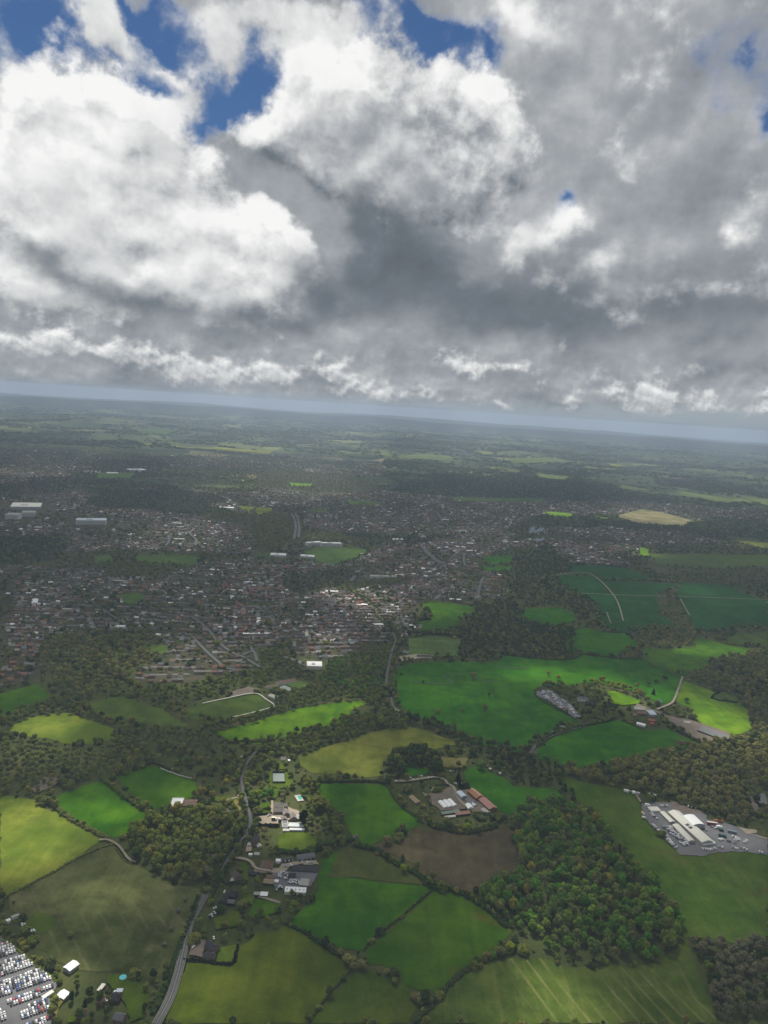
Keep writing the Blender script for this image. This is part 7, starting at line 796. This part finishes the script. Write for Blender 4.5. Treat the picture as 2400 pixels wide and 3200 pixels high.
# ---------------------------------------------------------------- cars
def car_geo():
    m = MB()
    m.prism([(-.86, .32), (.86, .32), (.9, .62), (.84, .92), (-.84, .92), (-.9, .62)], -2.1, 2.1, 0)
    m.add([(-1.55,-.74,.93),(.95,-.74,.93),(.95,.74,.93),(-1.55,.74,.93),(-1.15,-.6,1.40),(.25,-.6,1.40),(.25,.6,1.40),(-1.15,.6,1.40)], [(0,1,5,4),(1,2,6,5),(2,3,7,6),(3,0,4,7)], 1)
    m.add([(-1.15,-.6,1.40),(.25,-.6,1.40),(.25,.6,1.40),(-1.15,.6,1.40),(-1.05,-.5,1.46),(.15,-.5,1.46),(.15,.5,1.46),(-1.05,.5,1.46)], [(0,1,5,4),(1,2,6,5),(2,3,7,6),(3,0,4,7),(4,5,6,7)], 0)
    for x in (-1.3, 1.3):
        for y in (-.8, .8): m.tube((x, y-.1, .32), (x, y+.1, .32), .32, .32, 8, 2)
    return m
PAINT = {'white': ((.80,.80,.80), 0), 'silver': ((.62,.63,.65), .6), 'grey': ((.22,.23,.25), .5), 'black': ((.02,.02,.025), 0), 'blue': ((.05,.10,.26), .3), 'red': ((.42,.03,.025), 0)}
cg = car_geo(); CARM = {}
for k, (c, mt) in PAINT.items(): CARM[k] = mesh('car', cg.v, cg.f, [solid('paint_'+k, c, .22, mt, var=.05, spec=.6), solid('car_glass', (.03,.04,.05), .06, spec=.9, var=.05), M['tyre']], cg.mi)
def paint(): return str(rng.choice(['white', 'silver', 'grey', 'black', 'blue', 'red'], p=[.30, .28, .16, .12, .09, .05]))
CAR = []      # x, y, heading, colour, place
def lot(poly, ang, place, pitch=2.35, deep=5.0, rows=4, aisle=6.5, skip=0.06, off=0.0):
    p = np.array(poly); c = p.mean(0); Rr = np.abs(p-c).max()*1.5; per = rows*deep+aisle; ca, sa = math.cos(ang), math.sin(ang)
    Q = []
    for j in range(-int(Rr/per)-1, int(Rr/per)+2):
        for r in range(rows):
            for i in range(-int(Rr/pitch), int(Rr/pitch)+1): Q.append((i*pitch+rng.normal(0, .12), j*per+r*deep+rng.normal(0, .22)+off))
    Q = np.array(Q); Q = np.stack([Q[:,0]*ca-Q[:,1]*sa, Q[:,0]*sa+Q[:,1]*ca], 1)+c; Q = Q[inside(Q, poly)]
    for x, y in Q:
        if rng.random() > skip: CAR.append((x, y, ang+math.pi/2+(math.pi if rng.random() < .3 else 0)+rng.normal(0, .02), paint(), place))
LA = math.atan2(LOTDIR[1][1]-LOTDIR[0][1], LOTDIR[1][0]-LOTDIR[0][0])
for q in LOTS: lot(q, LA, 'lot')
pa = PARK; PA = math.atan2(pa[4][1]-pa[3][1], pa[4][0]-pa[3][0]); lot(pa, PA, 'park', 2.5, 5.2, 2, 6.5)
for line, sp in CARROWS:
    for x, y, a in resample(line, sp): CAR.append((x+rng.normal(0, .3), y+rng.normal(0, .3), a+math.pi/2+rng.normal(0, .08), 'white' if rng.random() < .45 else paint(), 'yard'))
for x, y in CARS: CAR.append((x, y, rng.uniform(0, 6.28), 'white' if rng.random() < .8 else 'silver', 'single'))
cp = np.array([(c[0], c[1]) for c in CAR]); vis = in_view(cp, 0.0); cd_ = np.hypot(cp[:,0], cp[:,1])+np.where(vis, 0, 1e6)
CN = set(np.argsort(cd_)[:300].tolist()); CV, CF, CM_ = [], [], []
PL = {'lot': 'in the packed rows of the large car park', 'yard': 'standing in the crowded car yard', 'park': 'in the packed farm car park', 'single': 'parked beside the farm and stable buildings'}
CMATS = []; CIDX = {}
for k in PAINT: CIDX[k] = len(CMATS); CMATS += list(CARM[k].materials)
for i, (x, y, a, k, pl) in enumerate(CAR):
    if not in_view(np.array([(x, y)]), 0.03)[0]: continue
    if i in CN:
        o = obj('car', CARM[k]); o.location = (x, y, 2.2); o.rotation_euler = (0, 0, a); tag(o, f"{k} car {PL[pl]}", 'car', f"{k} cars {PL[pl]}")
    else:
        c, s = math.cos(a), math.sin(a); n = len(CV); z = 2.2*max(1.0, math.hypot(x, y)/1300.0)
        CV += [(x+c*p[0]-s*p[1], y+s*p[0]+c*p[1], p[2]+z) for p in cg.v]; CF += [tuple(q+n for q in f) for f in cg.f]; CM_ += [CIDX[k]+q for q in cg.mi]
if CV: tag(obj('parked_cars', mesh('parked_cars', CV, CF, CMATS, CM_)), "more cars parked in the yard and the farm car park", kind='stuff')
print('COUNTS trees', len(POOL), 'far', len(FAR), 'houses', len(HOUSES), 'cars', len(CAR))
# ---------------------------------------------------------------- unseen cloud sheet added above the frame, thinned to shape the sunlit patches
def sun_screen():
    D = np.geomspace(330, 21000, 175); A = np.linspace(-R(44), R(44), 230)
    X = D[:,None]*np.sin(A)[None]; Y = D[:,None]*np.cos(A)[None]; T = np.full(X.shape, 0.0)
    nz = np.array([[mn.fractal(Vector((x/900.0, y/900.0, 5.0)), 1.0, 2.0, 4) for x, y in zip(r, q)] for r, q in zip(X, Y)])
    n2 = np.array([[mn.fractal(Vector((x/160.0, y/160.0, 9.0)), 1.0, 2.0, 4) for x, y in zip(r, q)] for r, q in zip(X, Y)])
    for cx, cy, ax, ay, s in SUN:
        q = np.sqrt(((X-cx)/ax)**2+((Y-cy)/ay)**2)+n2*0.22; T += s*np.clip(1.35-q, 0, 1)**1.3*1.0
    far = np.clip((D-5000)/5000, 0, 1)[:,None]
    T += SHADE_BASE+np.clip(0.22*nz, -0.06, 0.2)+far*np.clip(0.42+0.8*nz, 0, 0.78)
    T = np.clip(T, 0.02, 0.97)
    V = []; s = np.array(SUN_DIR)
    for lay in (0, 1):
        Hh = (2500+0.72*D)[:,None]+150*nz*(1-2*lay)+lay*(260+0.02*D)[:,None]
        k = Hh/s[2]; V.append(np.stack([X+s[0]*k, Y+s[1]*k, s[2]*k], -1).reshape(-1, 3))
    n = X.size; nA = len(A); F = []; MI = []
    for i in range(len(D)-1):
        for j in range(nA-1):
            k = i*nA+j; F.append((k, k+nA, k+nA+1, k+1)); MI.append(0); F.append((n+k, n+k+1, n+k+nA+1, n+k+nA)); MI.append(1)
    for i in range(len(D)-1):
        for k in (i*nA, i*nA+nA-1): F.append((k, k+nA, n+k+nA, n+k)); MI.append(0)
    for j in range(nA-1):
        for k in (j, (len(D)-1)*nA+j): F.append((k, k+1, n+k+1, n+k)); MI.append(0)
    m0, t = newmat('screen_mist'); tr = t.n('ShaderNodeBsdfTransparent'); df = t.n('ShaderNodeBsdfDiffuse'); mx = t.n('ShaderNodeMixShader'); mx.inputs[0].default_value = 0.03; t.l(tr.outputs[0], mx.inputs[1]); t.l(df.outputs[0], mx.inputs[2]); finish(t, mx.outputs[0])
    m1, t = newmat('screen_body'); at = t.n('ShaderNodeAttribute', attribute_name='thin'); tr = t.n('ShaderNodeBsdfTransparent'); tl = t.n('ShaderNodeBsdfTranslucent'); tl.inputs[0].default_value = (*[SCREEN_GLOW*v for v in (.94, .97, 1.0)], 1); mx = t.n('ShaderNodeMixShader')
    t.l(at.outputs['Fac'], mx.inputs[0]); t.l(tl.outputs[0], mx.inputs[1]); t.l(tr.outputs[0], mx.inputs[2]); finish(t, mx.outputs[0])
    me = mesh('added_sun_screen', np.concatenate(V), F, [m0, m1], MI, True)
    a = me.attributes.new('thin', 'FLOAT', 'POINT'); a.data.foreach_set('value', np.concatenate([T.ravel(), T.ravel()]).astype(np.float32))
    tag(obj('added_sun_screen', me), "unseen added sheet overhead, thinned to shape the sunlit patches", kind='stuff')
SHADE_BASE, SCREEN_GLOW = 0.15, 0.50
sun_screen()
# ---------------------------------------------------------------- haze: pale air over the whole scene
def haze(den, col):
    m = MB(); m.box(-47000, 47000, -47000, 47000, -2.0, 640.0); hm = bpy.data.materials.new('haze_air'); hm.use_nodes = True; nt = hm.node_tree; nt.nodes.clear(); t = NT(nt)
    v = t.n('ShaderNodeVolumePrincipled'); v.inputs['Color'].default_value = (*col, 1); v.inputs['Density'].default_value = den; v.inputs['Anisotropy'].default_value = 0.0
    o = t.n('ShaderNodeOutputMaterial'); t.l(v.outputs[0], o.inputs['Volume']); tag(m.build('haze', hm), "thin blue-grey haze over the countryside", kind='stuff')
haze(HAZE_DENSITY, HAZE_COLOR)
